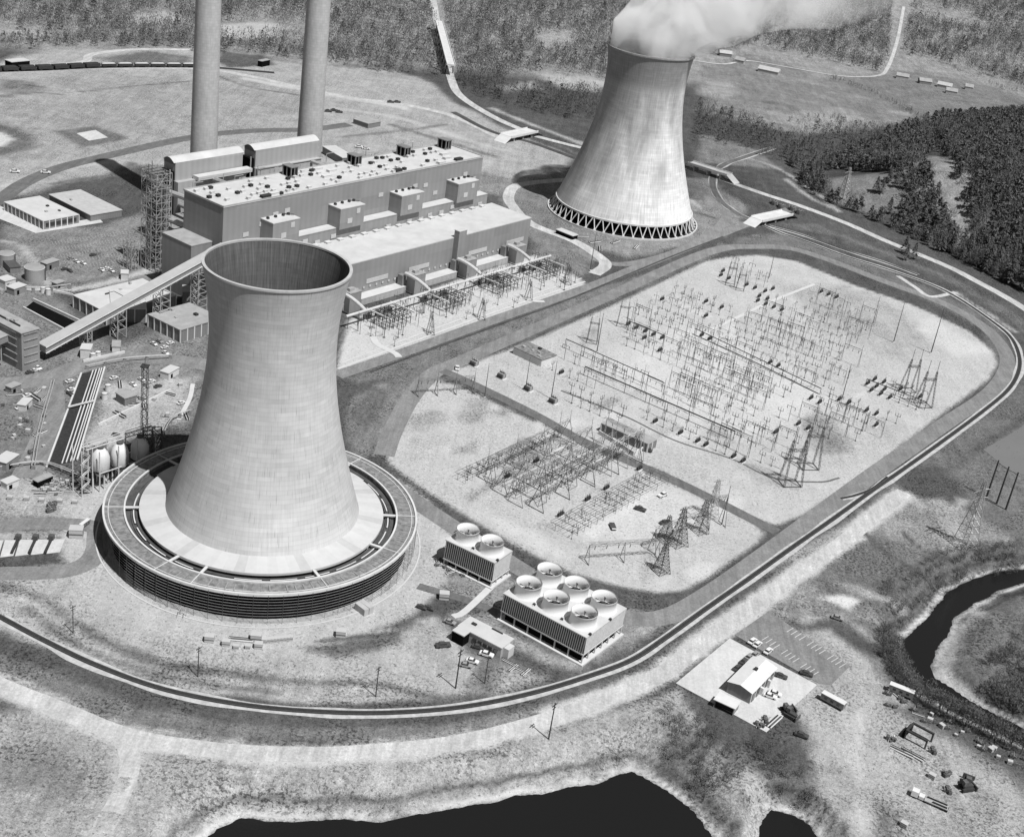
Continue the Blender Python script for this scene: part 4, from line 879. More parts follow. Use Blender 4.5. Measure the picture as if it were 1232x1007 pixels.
for x in (-4.6, .6):
    for y in (-3.6, 3): mb.bar((x, y, 0), (x, y, 22), .25)
mb.build('stair', M['conc_l'], t)
t = framework('open steel stair frame at the right end of the silo row against the front tower', 0, 0, 8, 7, 20, 2, 2, 5, .2, 'steel_framework', M['steel']); c = G(183, 566); t.location = (c[0], c[1], 0); t.rotation_euler = (0, 0, .4)
c = G(173, 552); t = thing('lattice_mast', 'tall thin lattice mast standing behind the silos', 'mast', c)
MB().truss((0, 0, 0), (0, 0, 46), 2.3, .17, 24).build('mast', M['steel'], t); MB().box((0, 0, 46), (3.4, 3.4, .5)).bar((0, 0, 46), (0, 0, 50), .12).build('mast_head', M['steel_d'], t)
# sunken siding basin with rails
tl, tr, br, bl = GP([(98, 450), (126, 443), (93, 554), (56, 563)]); P4 = [np.array(q) for q in (tl, tr, br, bl)]
t = thing('settling_basin', 'long dark basin with pale walls running lengthwise and a footbridge across', 'basin', (0, 0, 0))
def lerp(a, b, f): return a + (b - a)*f
def bas(u, v): q = lerp(lerp(P4[0], P4[1], u), lerp(P4[3], P4[2], u), v); return q
mb = MB(); mb.add([(*bas(u, v), .2) for u, v in ((0, 0), (1, 0), (1, 1), (0, 1))], [(3, 2, 1, 0)]); mb.build('basin_floor', M['bed'], t)
mb = MB()
for u, r in ((0, .5), (.5, .3), (.64, .3), (.78, .3), (.88, .3), (1, .5)):
    p, q = bas(u, 0), bas(u, 1); mb.bar((p[0], p[1], .5), (q[0], q[1], .5), r + .05)
mb.build('basin_wall', M['conc_l'], t); mb = MB(); p, q = bas(0, .42), bas(1, .42); mb.bar((p[0], p[1], 1.8), (q[0], q[1], 1.8), .45); mb.build('footbridge', M['conc_l'], t)
building('equipment_hut', 'small dark walled hut with a pale roof on the bright yard behind the silos', 'hut', (139, 472), (150, 479), (151, 466.5), 4.5, 'walld', 'roofg', seed=3)

# ------------------------------------------------------------------ mechanical draft cooling towers
def fan_tower(label, A, B, D, z, nx_, ny_, base):
    c, Lx, Wy, rz = rectpx(A, B, D, z); t = thing('fan_cooling_tower', label, 'cooling tower', (c[0], c[1], 0), rz)
    MB().box((0, 0, .0), (Lx + 1.6, Wy + 1.6, .7)).build('basin', M['conc_l'], t)
    MB().box((0, 0, .7), (Lx - 3, Wy - 3, base)).build('air_inlet', M['dark'], t)
    mb = MB()
    for i in range(nx_*2 + 1):
        for s in (-1, 1): mb.box((-Lx/2 + .3 + (Lx - .6)*i/(nx_*2), s*(Wy/2 - .4), .7), (.45, .45, base))
    for j in range(1, ny_*3):
        for s in (-1, 1): mb.box((s*(Lx/2 - .4), -Wy/2 + Wy*j/(ny_*3), .7), (.45, .45, base))
    mb.build('column', M['conc_l'], t)
    b = MB().box((0, 0, base + .5), (Lx - .4, Wy - .4, z - base - .9)).build('casing', M['steel_d'], t)
    n1 = int(Lx/.95)
    for s in (-1, 1):
        mb = MB()
        for i in range(n1):
            x = -Lx/2 + Lx*(i + .5)/n1; mb.add([(x - .62, s*(Wy/2 - .17), base + 1), (x + .1, s*(Wy/2 + .25), base + 1), (x + .1 + .5, s*(Wy/2 + .25), z - .6), (x - .1, s*(Wy/2 - .17), z - .6)], [(0, 1, 2, 3)])
        mb.build('louvre', M['white'], t)
    n2 = int(Wy/.95)
    for s in (-1, 1):
        mb = MB()
        mb.box((s*(Lx/2 - .22), 0, base + 1), (.2, Wy - .8, z - base - 1.5))
        for j in range(n2): mb.box((s*(Lx/2 - .1), -Wy/2 + Wy*(j+.5)/n2, base + 1), (.3, .22, z - base - 1.6))
        mb.build('end_wall', M['white'], t)
    MB().box((0, 0, base + .2), (Lx + .3, Wy + .3, .5)).box((0, 0, z - .45), (Lx + .3, Wy + .3, .45)).build('deck', M['roofw'], t)
    R0 = min(Lx/nx_, Wy/ny_)*.40
    for i in range(nx_):
        for j in range(ny_):
            x = -Lx/2 + Lx*(i+.5)/nx_; y = -Wy/2 + Wy*(j+.5)/ny_
            pr = [(R0*1.06, z), (R0*1.0, z + .5), (R0*.97, z + 1.5), (R0*.95, z + 4.6), (R0*.99, z + 4.7), (R0*.99, z + 5.2)]
            f = MB().lathe(pr, 40, (x, y)).lathe([(r - .12, q) for r, q in pr][::-1], 40, (x, y)).build('fan_stack', M['stack'], t, True)
            mb = MB(); mb.lathe([(.01, z + 2.7), (.9, z + 2.6), (.9, z + 2.2)], 12, (x, y))
            for k in range(6):
                a = k*pi/3 + i; mb.add([(x + .6*cos(a), y + .6*sin(a), z + 2.4), (x + R0*.8*cos(a - .12), y + R0*.8*sin(a - .12), z + 2.3), (x + R0*.8*cos(a + .12), y + R0*.8*sin(a + .12), z + 2.55)], [(0, 1, 2)])
            mb.build('fan', M['steel_d'], f); MB().lathe([(.01, z + .12), (R0*.82, z + .12)], 24, (x, y)).build('fan_opening', M['dark'], f)
            MB().box((x + R0*1.25, y - R0*.9, z), (.9, .9, .8)).build('fan_motor', M['steel_d'], t)
    for s in range(nx_ - 1):
        MB().box((-Lx/2 + Lx*(s+1)/nx_, 0, z + .02), (.35, Wy*.9, .25)).build('deck_pipe', M['conc_l'], t)
    mb = MB()
    for k in range(7): mb.bar((-Lx/2 - 1 - k*.1, Wy/2 - 5 + k*.5, k*z/7), (-Lx/2 - 1, Wy/2 - 4.5 + k*.5, (k+1)*z/7), .12)
    mb.bar((-Lx/2 - 1, Wy/2 - 6, z), (-Lx/2 - 1, Wy/2, z), .15).bar((-Lx/2 - 1, Wy/2, 0), (-Lx/2 - 1, Wy/2, z + 1), .15).build('stair', M['steel'], t)
fan_tower('large white cooling tower block with six round fan stacks', (605.7, 713.4), (705.7, 766.8), (657, 682), 13, 3, 2, 4.3)
fan_tower('small white cooling tower block with two round fan stacks', (536.5, 649), (595, 677), (558, 635), 12.5, 2, 1, 2.8)
# debris by the small tower
sc = random.Random(12)
# ------------------------------------------------------------------ small buildings near the fan towers and on the concrete pad
c, Lx, Wy, rz = rectpx((545, 757), (597, 784), (568, 742), 5)
t = thing('site_office', 'low L shaped office with a pale flat roof beside the six fan block', 'office building', (c[0], c[1], 0), rz)
MB().box((0, Wy*.14, 0), (Lx, Wy*.68, 4.6)).build('wall', M['wall2'], t); MB().box((-Lx*.36, -Wy*.34, 0), (Lx*.26, Wy*.4, 4.6)).build('wing', M['dark'], t)
MB().box((0, Wy*.14, 4.6), (Lx + .6, Wy*.72, .4)).box((-Lx*.36, -Wy*.34, 4.603), (Lx*.28, Wy*.42, .39)).build('roof', M['roofw'], t)
mb = MB()
for i in range(5): mb.box((-Lx*.1 + i*Lx*.12, -Wy*.2 - .05, 1.6), (1.7, .3, 1.4))
mb.build('window', M['glass'], t); MB().box((-Lx*.3, Wy*.2, 5), (2, 1.2, .6)).box((Lx*.15, Wy*.42, 5), (5, .5, .5)).build('roof_vent', M['steel_d'], t)
MB().box((Lx/2 + 1.2, Wy*.1, 0), (2.4, 4, 4.2)).build('porch', M['roofw'], t)
c, Lx, Wy, rz = rectpx((877, 819), (905, 833), (913, 793), 5.4)
t = thing('maintenance_shed', 'white gable roofed maintenance shed standing on the concrete pad among parked cars', 'shed', (c[0], c[1], 0), rz)
MB().box((0, 0, 0), (Lx, Wy, 5.2)).build('wall', M['wall2'], t)
MB().add([(-Lx/2-.5, -Wy/2-.6, 5.2), (Lx/2+.5, -Wy/2-.6, 5.2), (Lx/2+.5, Wy/2+.6, 5.2), (-Lx/2-.5, Wy/2+.6, 5.2), (0, -Wy/2-.6, 6.5), (0, Wy/2+.6, 6.5)], [(0, 4, 5, 3), (4, 1, 2, 5)]).build('roof', M['white'], t)
MB().add([(-Lx/2, -Wy/2-.05, 0), (Lx/2, -Wy/2-.05, 0), (Lx/2, -Wy/2-.05, 5.2), (0, -Wy/2-.05, 6.4), (-Lx/2, -Wy/2-.05, 5.2)], [(0, 1, 2, 3, 4)]).add([(-Lx/2, Wy/2+.05, 0), (Lx/2, Wy/2+.05, 0), (Lx/2, Wy/2+.05, 5.2), (0, Wy/2+.05, 6.4), (-Lx/2, Wy/2+.05, 5.2)], [(4, 3, 2, 1, 0)]).build('gable', M['walld'], t)
mb = MB()
for i in range(5): mb.box((Lx/2, -Wy*.38 + i*Wy*.19, 0), (.4, Wy*.1, 4))
mb.build('door', M['glass'], t); MB().box((0, Wy*.1, 6.3), (1.2, 1.6, .9)).build('roof_vent', M['steel_d'], t); MB().box((Lx/2 + .7, -Wy*.1, 0), (1.4, 1, 3.4)).box((Lx/2 + .7, Wy*.2, 0), (1.4, 1, 3.4)).build('buttress', M['white'], t)
c, Lx, Wy, rz = rectpx((860, 841), (884, 852), (869, 834), 3.6)
t = thing('lean_to', 'low white roofed open shed at the pad corner next to the maintenance shed', 'shed', (c[0], c[1], 0), rz)
MB().box((0, Wy/2 - .3, 0), (Lx, .3, 3.4)).box((-Lx/2+.2, 0, 0), (.3, Wy, 3.4)).box((Lx/2-.2, 0, 0), (.3, Wy, 3.4)).build('wall', M['wall'], t); MB().box((0, 0, 3.4), (Lx + .8, Wy + .8, .3)).build('roof', M['white'], t); MB().box((0, Wy*.1, 0), (Lx*.94, Wy*.6, 2)).build('stored_goods', M['steel_d'], t)
building('control_house', 'switchyard control house with a long dark front and pale roof beside the yard road', 'control building', (724, 509), (780, 534), (733, 503), 5, 'walld', 'roofg', seed=5, pil=6)
c0 = np.array(G(755, 528)); t = thing('wall', 'pale concrete screen wall around the control house yard', 'wall', (0, 0, 0))
mb = MB(); w_ = GP([(720, 522), (762, 548), (782, 537)])
for p, q in zip(w_, w_[1:]): box_along(mb, (*p, 0), (*q, 0), .5, 2.2)
mb.build('wall', M['conc_l'], t)
building('relay_house', 'flat dark roofed building inside the upper switchyard near its left corner', 'control building', (618, 417), (652, 433), (633, 410), 4.5, 'conc_l', 'deck', vents=5, seed=9)
building('site_hut', 'long dark hut beyond the boiler house on the cleared yard', 'hut', (425, 143), (443, 149), (436, 139), 4.5, 'walld', 'roofg', seed=9)
building('site_hut', 'small flat roofed block in front of the long dark hut behind the right chimney', 'hut', (388, 176), (412, 190), (398, 172), 6, 'walld', 'roofw', seed=9)
building('pump_house', 'long dark roofed container beside the foot of the far cooling tower', 'hut', (669, 276), (689, 284), (672, 273), 3.2, 'dark', 'roofw', seed=9)
building('loading_shed', 'white roofed open shed above the coal train at the far left', 'shed', (14, 75), (36, 73), (16, 71), 7, 'dark', 'roofw', seed=9)
building('crusher_hut', 'small hut at the end of the trestle track right of the left chimney', 'hut', (315, 74), (325, 72), (319, 71), 6, 'dark', 'roofg', seed=3)
# far farms
for i, (x, y, w, d_, lab) in enumerate(((925, 88, 26, 14, 'large pale roofed farm building alone in the field right of the steam'), (1085, 95, 16, 10, 'farmhouse at the foot of the forest lane, leftmost of the row of farm houses'), (1112, 101, 16, 10, 'dark farmhouse second from the forest lane'), (1136, 106, 18, 10, 'pale long farmhouse in the middle of the right hand field'), (1144, 113, 14, 9, 'small barn just below the pale long farmhouse'), (872, 68, 16, 11, 'small pale farmhouse beside the steam'), (890, 76, 12, 9, 'dark barn left of the large pale farm building'), (1165, 108, 10, 8, 'small dark shed right of the pale long farmhouse'))):
    c = G(x, y); t = thing('farmhouse', lab, 'house', (c[0], c[1], H1(*c)), -.35 + .2*(i % 3))
    MB().box((0, 0, -2), (w, d_, 6)).build('wall', M['wall2'] if i % 3 != 2 else M['walld'], t)
    MB().add([(-w/2-.6, -d_/2-.6, 4), (w/2+.6, -d_/2-.6, 4), (w/2+.6, d_/2+.6, 4), (-w/2-.6, d_/2+.6, 4), (-w/2-.6, 0, 7.5), (w/2+.6, 0, 7.5)], [(0, 1, 5, 4), (2, 3, 4, 5), (0, 4, 3), (1, 2, 5)]).build('roof', M['conc'] if i in (0, 3, 5) else M['roofg'], t)

# ------------------------------------------------------------------ bridges
def bridge(label, A, B, w, z, piers, px=True):
    a, b = np.array(G(*A)), np.array(G(*B)); d = b - a; L_ = np.linalg.norm(d); c = (a + b)/2; t = thing('road_bridge', label, 'bridge', (c[0], c[1], 0), atan2(d[1], d[0]))
    MB().box((0, 0, z - 1.2), (L_, w, 1.2)).build('deck', M['conc_l'], t)
    for s in (-1, 1): MB().box((0, s*(w/2 - .25), z), (L_, .5, .9)).build('parapet', M['white'], t)
    for i in range(piers):
        x = -L_/2 + L_*(i + .5)/piers; mb = MB(); mb.box((x, 0, z - 2), (1.4, w*.9, .8))
        for y in (-w*.33, 0, w*.33): mb.box((x, y, -1), (1.2, 1.2, z - .4))
        mb.build('pier', M['conc'], t)
    for s in (-1, 1): MB().add([(s*L_/2, -w/2, z-.2), (s*L_/2, w/2, z-.2), (s*(L_/2 + 9), w/2, .15), (s*(L_/2 + 9), -w/2, .15)], [(0, 1, 2, 3)] if s < 0 else [(3, 2, 1, 0)]).build('ramp', M['conc_l'], t)
    return t
bridge('concrete road bridge over the ditch between boiler house and far tower', (608, 170), (640, 163), 13, 5.2, 3)
bridge('road bridge just right of the far cooling tower crossing the double railway', (829, 203), (876, 218), 10, 6.0, 3)
bridge('short concrete bridge over the railway behind the upper switchyard', (909, 270), (946, 262), 12, 4.6, 3)
a, b = G(527, 38), G(541, 92); d = np.array(b) - np.array(a); t = thing('railway_trestle', 'long straight trestle carrying a track out of the woods at the top of the photo', 'bridge', ((a[0]+b[0])/2, (a[1]+b[1])/2, H1((a[0]+b[0])/2, (a[1]+b[1])/2)), atan2(d[1], d[0])); L_ = np.linalg.norm(d)
MB().box((0, 0, 11), (L_, 9, 1.6)).build('deck', M['conc_l'], t); MB().box((0, -4.4, 12.6), (L_, .5, 1)).box((0, 4.4, 12.6), (L_, .5, 1)).build('parapet', M['conc_l'], t)
for i in range(9):
    mb = MB(); x = -L_/2 + L_*(i+.5)/9
    for y in (-3, 3): mb.bar((x, y*1.6, -8), (x, y, 11), .7)
    mb.box((x, 0, 10), (1.6, 8.4, 1)); mb.build('pier', M['steel_d'], t)

# ------------------------------------------------------------------ coal train
def wagon(loc, rz, lab, full):
    t = thing('coal_wagon', lab, 'rail wagon', loc, rz, 'wagons of the coal train'); L_ = 13.5
    MB().add([(-L_/2, -1.55, 1.2), (L_/2, -1.55, 1.2), (L_/2, 1.55, 1.2), (-L_/2, 1.55, 1.2), (-L_/2-.3, -1.6, 3.7), (L_/2+.3, -1.6, 3.7), (L_/2+.3, 1.6, 3.7), (-L_/2-.3, 1.6, 3.7)], [(3, 2, 1, 0), (0, 1, 5, 4), (1, 2, 6, 5), (2, 3, 7, 6), (3, 0, 4, 7)]).build('body', M['steel_d'], t)
    MB().add([(-L_/2, -1.5, 3.4), (L_/2, -1.5, 3.4), (L_/2, 1.5, 3.4), (-L_/2, 1.5, 3.4), (-L_/2+2, 0, 4.2), (L_/2-2, 0, 4.2)], [(0, 1, 5, 4), (2, 3, 4, 5), (0, 4, 3), (1, 2, 5)]).build('load', M['conc_l'] if full else M['bed'], t)
    mb = MB()
    for x in (-5, -3.4, 3.4, 5):
        for y in (-.8, .8): mb.lathe([(.45, 0), (.45, .15)], 8)
    mb = MB(); mb.box((-4.2, 0, .35), (3, 2, .9)).box((4.2, 0, .35), (3, 2, .9)).build('bogie', M['steel'], t); return t
wl = GP([(-30, 87), (0, 86), (60, 84), (130, 81), (240, 81)]); wl = spline(wl, 60); acc = 0; last = wl[0]; k = 0
for i in range(1, len(wl)):
    acc += np.linalg.norm(wl[i] - wl[i-1])
    if acc > 15.2:
        acc = 0; dd = wl[i] - wl[i-1]; nn = np.array((-dd[1], dd[0]))/np.linalg.norm(dd); q = wl[i] + nn*(-2.1)
        if k < 17: wagon((q[0], q[1], .3), atan2(dd[1], dd[0]), 'open coal wagon in the long train across the far side of the cleared yard', k > 6)
        if k < 7: q = wl[i] + nn*2.3; wagon((q[0], q[1], .3), atan2(dd[1], dd[0]), 'empty dark coal wagon on the second track behind the train at the far left', False)
        k += 1
# ------------------------------------------------------------------ switchyard: one of each kind, then copies
def proto(kind, name, cat, make):
    t = thing(name, None, cat); make(t); PR[kind] = (t, False); return t
def mk_post(t):
    MB().box((0, 0, 0), (.9, .9, .35)).build('footing', M['conc_l'], t); MB().bar((0, 0, .3), (0, 0, 3.6), .17).bar((-1.6, 0, 3.6), (1.6, 0, 3.6), .17).build('support', M['steel'], t)
    mb = MB()
    for x in (-1.4, 0, 1.4): mb.lathe([(.12, 3.7), (.24, 3.9), (.14, 4.3), (.24, 4.7), (.12, 5.3), (.3, 5.4), (.01, 5.5)], 6, (x, 0))
    mb.build('insulator', M['ins'], t)
def mk_single(name):
    def f(t): pass
    return f
def simple(kind, name, cat, mb, mats):
    o = mb.build(name, mats); o['category'] = cat; PR[kind] = (o, False)
mb = MB(); mb.mat(0).bar((0, 0, 0), (0, 0, 4.4), .13).bar((-1.5, 0, 4.2), (1.5, 0, 4.2), .11)
for x in (-1.4, 0, 1.4): mb.mat(1).bar((x, 0, 4.3), (x, 0, 6.0), .14, 5, .1)
mb.mat(0).box((0, 0, 0), (.8, .8, .3)); simple('post', 'insulator_post', 'switchyard equipment', mb, [M['steel'], M['ins']])
mb = MB(); mb.bar((0, 0, 0), (0, 0, 9.0), .13).bar((0, 0, 9), (0, 0, 12), .07).bar((-2.4, 0, 8.6), (2.4, 0, 8.6), .11); 
for x in (-2.2, 2.2): mb.mat(1).bar((x, 0, 7.0), (x, 0, 8.6), .16, 5)
mb.mat(0); simple('tpost', 'busbar_post', 'switchyard equipment', mb, [M['steel'], M['ins']])
def mk_gantry(t, w=11, h=11):
    for s in (-1, 1): MB().bar((s*w/2, -1.1, 0), (s*w/2, 0, h), .1).bar((s*w/2, 1.1, 0), (s*w/2, 0, h), .1).bar((s*w/2, 0, h), (s*w/2, 0, h + 3), .1).build('post', M['steel'], t)
    MB().bar((-w/2, 0, h), (w/2, 0, h), .17).bar((-w/2, 0, h - 1), (w/2, 0, h - 1), .08).build('beam', M['steel'], t)
    for x in (-w/3, 0, w/3): MB().bar((x, 0, h - 1.2), (x, 0, h - 2.9), .16, 5).build('insulator', M['ins'], t)
proto('gantry', 'busbar_gantry', 'switchyard gantry', mk_gantry)
def mk_breaker(t):
    for x in (-2, 0, 2): MB().box((x, 0, 1.2), (1.5, 1.5, 1.9)).lathe([(.75, 3.1), (.4, 3.5), (.01, 3.6)], 10, (x, 0)).build('tank', M['steel_d'], t)
    mb = MB()
    for x in (-2, 0, 2):
        for s in (-.5, .5): mb.bar((x + s, 0, 3.2), (x + s*1.8, 0, 5.3), .16, 5)
    mb.build('bushing', M['ins'], t); MB().box((0, 0, 0), (6.4, 2.2, .5)).bar((-2.6, 0, .5), (-2.6, 0, 1.3), .2).bar((2.6, 0, .5), (2.6, 0, 1.3), .2).build('plinth', M['conc_l'], t)
proto('breaker', 'circuit_breaker', 'switchyard equipment', mk_breaker)
def mk_transf(t):
    MB().box((0, 0, 0), (8.5, 5.4, .5)).build('plinth', M['conc_l'], t); MB().box((0, 0, .5), (5.6, 2.8, 3.8)).build('tank', M['tankg'], t); mb = MB()
    for i in range(7): mb.box((-2.4 + i*.8, 2.1, .9), (.25, 1.1, 3)).box((-2.4 + i*.8, -2.1, .9), (.25, 1.1, 3))
    mb.build('radiator', M['steel'], t); mb = MB()
    for x in (-1.8, 0, 1.8): mb.bar((x, 0, 4.2), (x, .3, 7.2), .28, 6, .14)
    mb.build('bushing', M['ins'], t); MB().bar((-2.6, -1, 5.2), (2.6, -1, 5.2), .6, 8).build('conservator', M['steel_l'], t)
proto('transf', 'power_transformer', 'transformer', mk_transf)
def mk_mast(t):
    MB().bar((0, 0, 0), (0, 0, 25), .32, 6, .12).build('mast', M['steel'], t); MB().box((0, 0, 0), (1.2, 1.2, .5)).build('footing', M['conc_l'], t)
proto('mast', 'lightning_mast', 'mast', mk_mast)
def mk_aframe(t):
    """dead end tower: two A frames, a beam and a foot girder"""
    for s in (-1, 1): MB().truss((s*5, -4, 0), (s*3.6, 0, 26), .8, .09, 12).truss((s*5, 4, 0), (s*3.6, 0, 26), .8, .09, 12).bar((s*3.6, 0, 26), (s*3.4, 0, 34), .16).build('leg', M['steel'], t)
    MB().truss((-5, 0, 20), (5, 0, 20), 1.2, .13, 6).build('beam', M['steel'], t)
    MB().bar((-5, -4, .4), (5, -4, .4), .2).bar((-5, 4, .4), (5, 4, .4), .2).bar((-5, -4, .4), (-5, 4, .4), .2).bar((5, -4, .4), (5, 4, .4), .2).build('foot_beam', M['steel'], t)
    for x in (-3, 0, 3): MB().bar((x, 0, 19), (x + .3, -2.4, 17.8), .16, 5).build('insulator', M['ins'], t)
proto('aframe', 'dead_end_tower', 'lattice tower', mk_aframe)
gA = 'switchyard insulator posts'; gG = 'busbar gantries in the upper switchyard'; gB = 'circuit breakers in the upper switchyard'
lab_post = 'small dark insulator post, one of many in rows on the bright switchyard gravel'
lab_t = 'tall thin T shaped busbar post in the rows of the upper switchyard'
lab_g = 'slim steel portal gantry with hanging insulators in the upper switchyard'
lab_b = 'three tank circuit breaker between the gantry rows of the upper switchyard'
rr = random.Random(21)
np_, nt_, ng_, nb_ = [0], [0], [0], [0]
def put(kind, u, v, rot=0.0, lab=None, grp=None, sc=None):
    x, y = UV(u, v); return PR.put(kind, (x, y, 0), UA + rot, lab, grp, sc)
def zone(u, v):
    a = 'front rows by the long busbar' if u < 60 else 'front middle rows' if u < 110 else 'middle rows' if u < 160 else 'rear middle rows' if u < 215 else 'farthest rows'
    b = ', turbine hall side' if v > -160 else ', railway side' if v < -245 else ', yard centre'
    return a + b
def row(u, v0, v1, kinds, step, jit=.5):
    v = v0
    while v > v1:
        k = kinds[int(rr.random()*len(kinds))]; uu = u + rr.uniform(-jit, jit)
        if k == 'p' and np_[0] < 175: np_[0] += 1; put('post', uu, v, pi/2*(rr.random() < .6), 'small dark insulator post in the ' + zone(uu, v), gA + ', ' + zone(uu, v), rr.uniform(.9, 1.25))
        elif k == 't' and nt_[0] < 230: nt_[0] += 1; put('tpost', uu, v, pi/2*(rr.random() < .5), 'thin T shaped busbar post in the ' + zone(uu, v), 'tall busbar posts, ' + zone(uu, v), rr.uniform(.75, 1.15))
        elif k == 'g' and ng_[0] < 130: ng_[0] += 1; put('gantry', uu, v, pi/2, 'slim steel portal gantry in the ' + zone(uu, v), gG + ', ' + zone(uu, v), rr.uniform(.8, 1.1))
        elif k == 'b' and nb_[0] < 70: nb_[0] += 1; put('breaker', uu, v, 0, 'three tank circuit breaker in the ' + zone(uu, v), gB + ', ' + zone(uu, v), .72)
        v -= step*(1 + .1*rr.uniform(-1, 1))
# low row in front of the main bus, then the main bus line
row(20, -205, -268, 'ppb', 5.5); row(28, -135, -170, 'pptb', 6); row(28, -205, -272, 'pgtp', 6.5); row(46, -130, -270, 'gtpg', 8); row(54, -148, -180, 'pt', 6); row(56, -205, -270, 'tgp', 6.5)
row(66, -195, -240, 'gtt', 7); row(66, -252, -275, 'bp', 7); row(76, -190, -240, 'gtp', 7); row(86, -188, -235, 'tgp', 6.5); row(86, -250, -285, 'ptb', 6)
row(96, -140, -180, 'pt', 6); row(96, -186, -232, 'tgp', 6.5); row(96, -262, -292, 'tpg', 6); row(106, -135, -178, 'gtpb', 7); row(106, -186, -236, 'gtp', 7); row(114, -128, -150, 'bp', 6); row(114, -165, -238, 'tgp', 6.5); row(112, -260, -295, 'ptg', 6)
row(124, -122, -152, 'bpb', 6); row(124, -160, -240, 'gtpt', 7); row(124, -250, -296, 'tpb', 6); row(134, -118, -150, 'tpg', 6.5); row(140, -160, -245, 'tpg', 7); row(138, -255, -300, 'pb', 6)
row(146, -115, -150, 'pt', 6); row(150, -160, -250, 'ptb', 6); row(158, -115, -150, 'tpp', 6.5); row(162, -158, -250, 'gtpp', 7); row(170, -112, -150, 'tp', 6); row(174, -160, -250, 'tpp', 6); row(182, -110, -148, 'pbt', 6); row(184, -165, -240, 'tgp', 7); row(194, -112, -148, 'pt', 6)
row(196, -165, -240, 'gtp', 7); row(206, -112, -150, 'bp', 6); row(208, -170, -230, 'tpp', 7); row(168, -268, -300, 'bp', 5.5); row(176, -262, -298, 'ptb', 5.5); row(186, -262, -292, 'pb', 6)
row(220, -172, -228, 'tgp', 7); row(234, -172, -230, 'ptp', 7); row(248, -174, -228, 'gtp', 7); row(262, -178, -224, 'tp', 7); row(276, -182, -220, 'gt', 8)
row(240, -150, -170, 'b', 6); row(250, -146, -168, 'bp', 6); row(262, -108, -146, 'bp', 7); row(272, -104, -146, 'tb', 7); row(284, -106, -140, 'tp', 7); row(300, -168, -182, 'b', 6)
row(2, -168, -200, 'p', 6); row(12, -160, -195, 'pt', 7)
row(30, -276, -290, 'tp', 6); row(44, -262, -292, 'gtp', 6)
# long pipe buses
def bus(label, u0, v0, u1, v1, z, r=.28, step=13):
    a, b = UV(u0, v0), UV(u1, v1); t = thing('busbar', label, 'busbar', (0, 0, 0)); MB().bar((*a, z), (*b, z), r, 6).build('pipe', M['steel_d'], t); n = max(2, int(hypot(b[0]-a[0], b[1]-a[1])/step))
    for i in range(n+1):
        x, y = a[0] + (b[0]-a[0])*i/n, a[1] + (b[1]-a[1])*i/n; MB().bar((x, y, 0), (x, y, z), .2).build('post', M['steel'], t)
bus('long dark pipe busbar along the lower front of the upper switchyard', 38, -150, 38.4, -248, 5.5, .4)
bus('thin pipe busbar crossing the middle of the upper switchyard', 150, -155, 136, -250, 4)
bus('short pipe busbar above the breakers near the far walkway', 118, -126, 118, -152, 6)
bus('pipe busbar along the middle gantry rows', 60, -120, 58, -190, 6)
bus('pipe busbar beside the right hand dead end towers', 172, -262, 172, -300, 5)
for i, (x, y) in enumerate(((570, 440), (603, 455), (635, 470), (665, 485))):
    c = G(x, y); PR.put('transf', (c[0], c[1], 0), UA + pi/2, ('power transformer in the row along the yard road, %s the control house' % ('farthest from', 'second farthest from', 'second nearest', 'nearest')[i]), 'transformers along the yard road', .7)
for i, (x, y, lab, s) in enumerate(((718, 424, 'thin lightning mast beside the upper left dead end tower of the big switchyard', 1), (632, 470, 'thin lightning mast next to the row of four transformers', .8), (663, 480, 'thin mast beside the last of the four transformers', .9), (1075, 412, 'dark lightning mast, left of the pair near the right edge of the upper switchyard', 1.1), (1120, 425, 'leaning looking tall mast, right of the pair at the right edge of the upper switchyard', 1.25), (1050, 390, 'lightning mast at the end of the farthest busbar rows', .8), (925, 335, 'lightning mast among the breakers at the far end of the switchyard', .8), (672, 520, 'thin mast at the left corner of the heavy gantry yard', .5), (583, 478, 'slim pointed mast right of the three bay gantry in the lower yard', .8), (1013, 480, 'lightning mast in the middle right rows', .9), (830, 480, 'lightning mast near the centre rows', .9), (868, 632, 'dark mast beside the lattice towers at the lower right of the yard', .85))):
    c = G(x, y); PR.put('mast', (c[0], c[1], 0), 0, lab, None, (s, s, s))
for i, (x, y, rot, s, lab) in enumerate(((878, 343, .5, .62, 'dead end tower at the far corner of the upper switchyard'), (890, 349, .5, .55, 'smaller dead end tower just right of the one at the far corner'), (712, 412, .5, .62, 'dead end tower at the left edge of the upper switchyard, leftmost of two'), (748, 392, .5, .62, 'dead end tower at the left edge of the upper switchyard, right of its neighbour'),
                                      (950, 582, .9, .95, 'tall dead end tower with square foot frame at the front corner of the upper switchyard'), (972, 562, .9, .9, 'tall dead end tower just behind the one with the square foot frame'), (1092, 470, .9, .8, 'dead end tower nearest the right road, left of two'), (1110, 488, .9, .85, 'dead end tower nearest the right road, right of two'))):
    c = G(x, y); PR.put('aframe', (c[0], c[1], 0), UA + rot + pi/2, lab, None, (s, s, s))
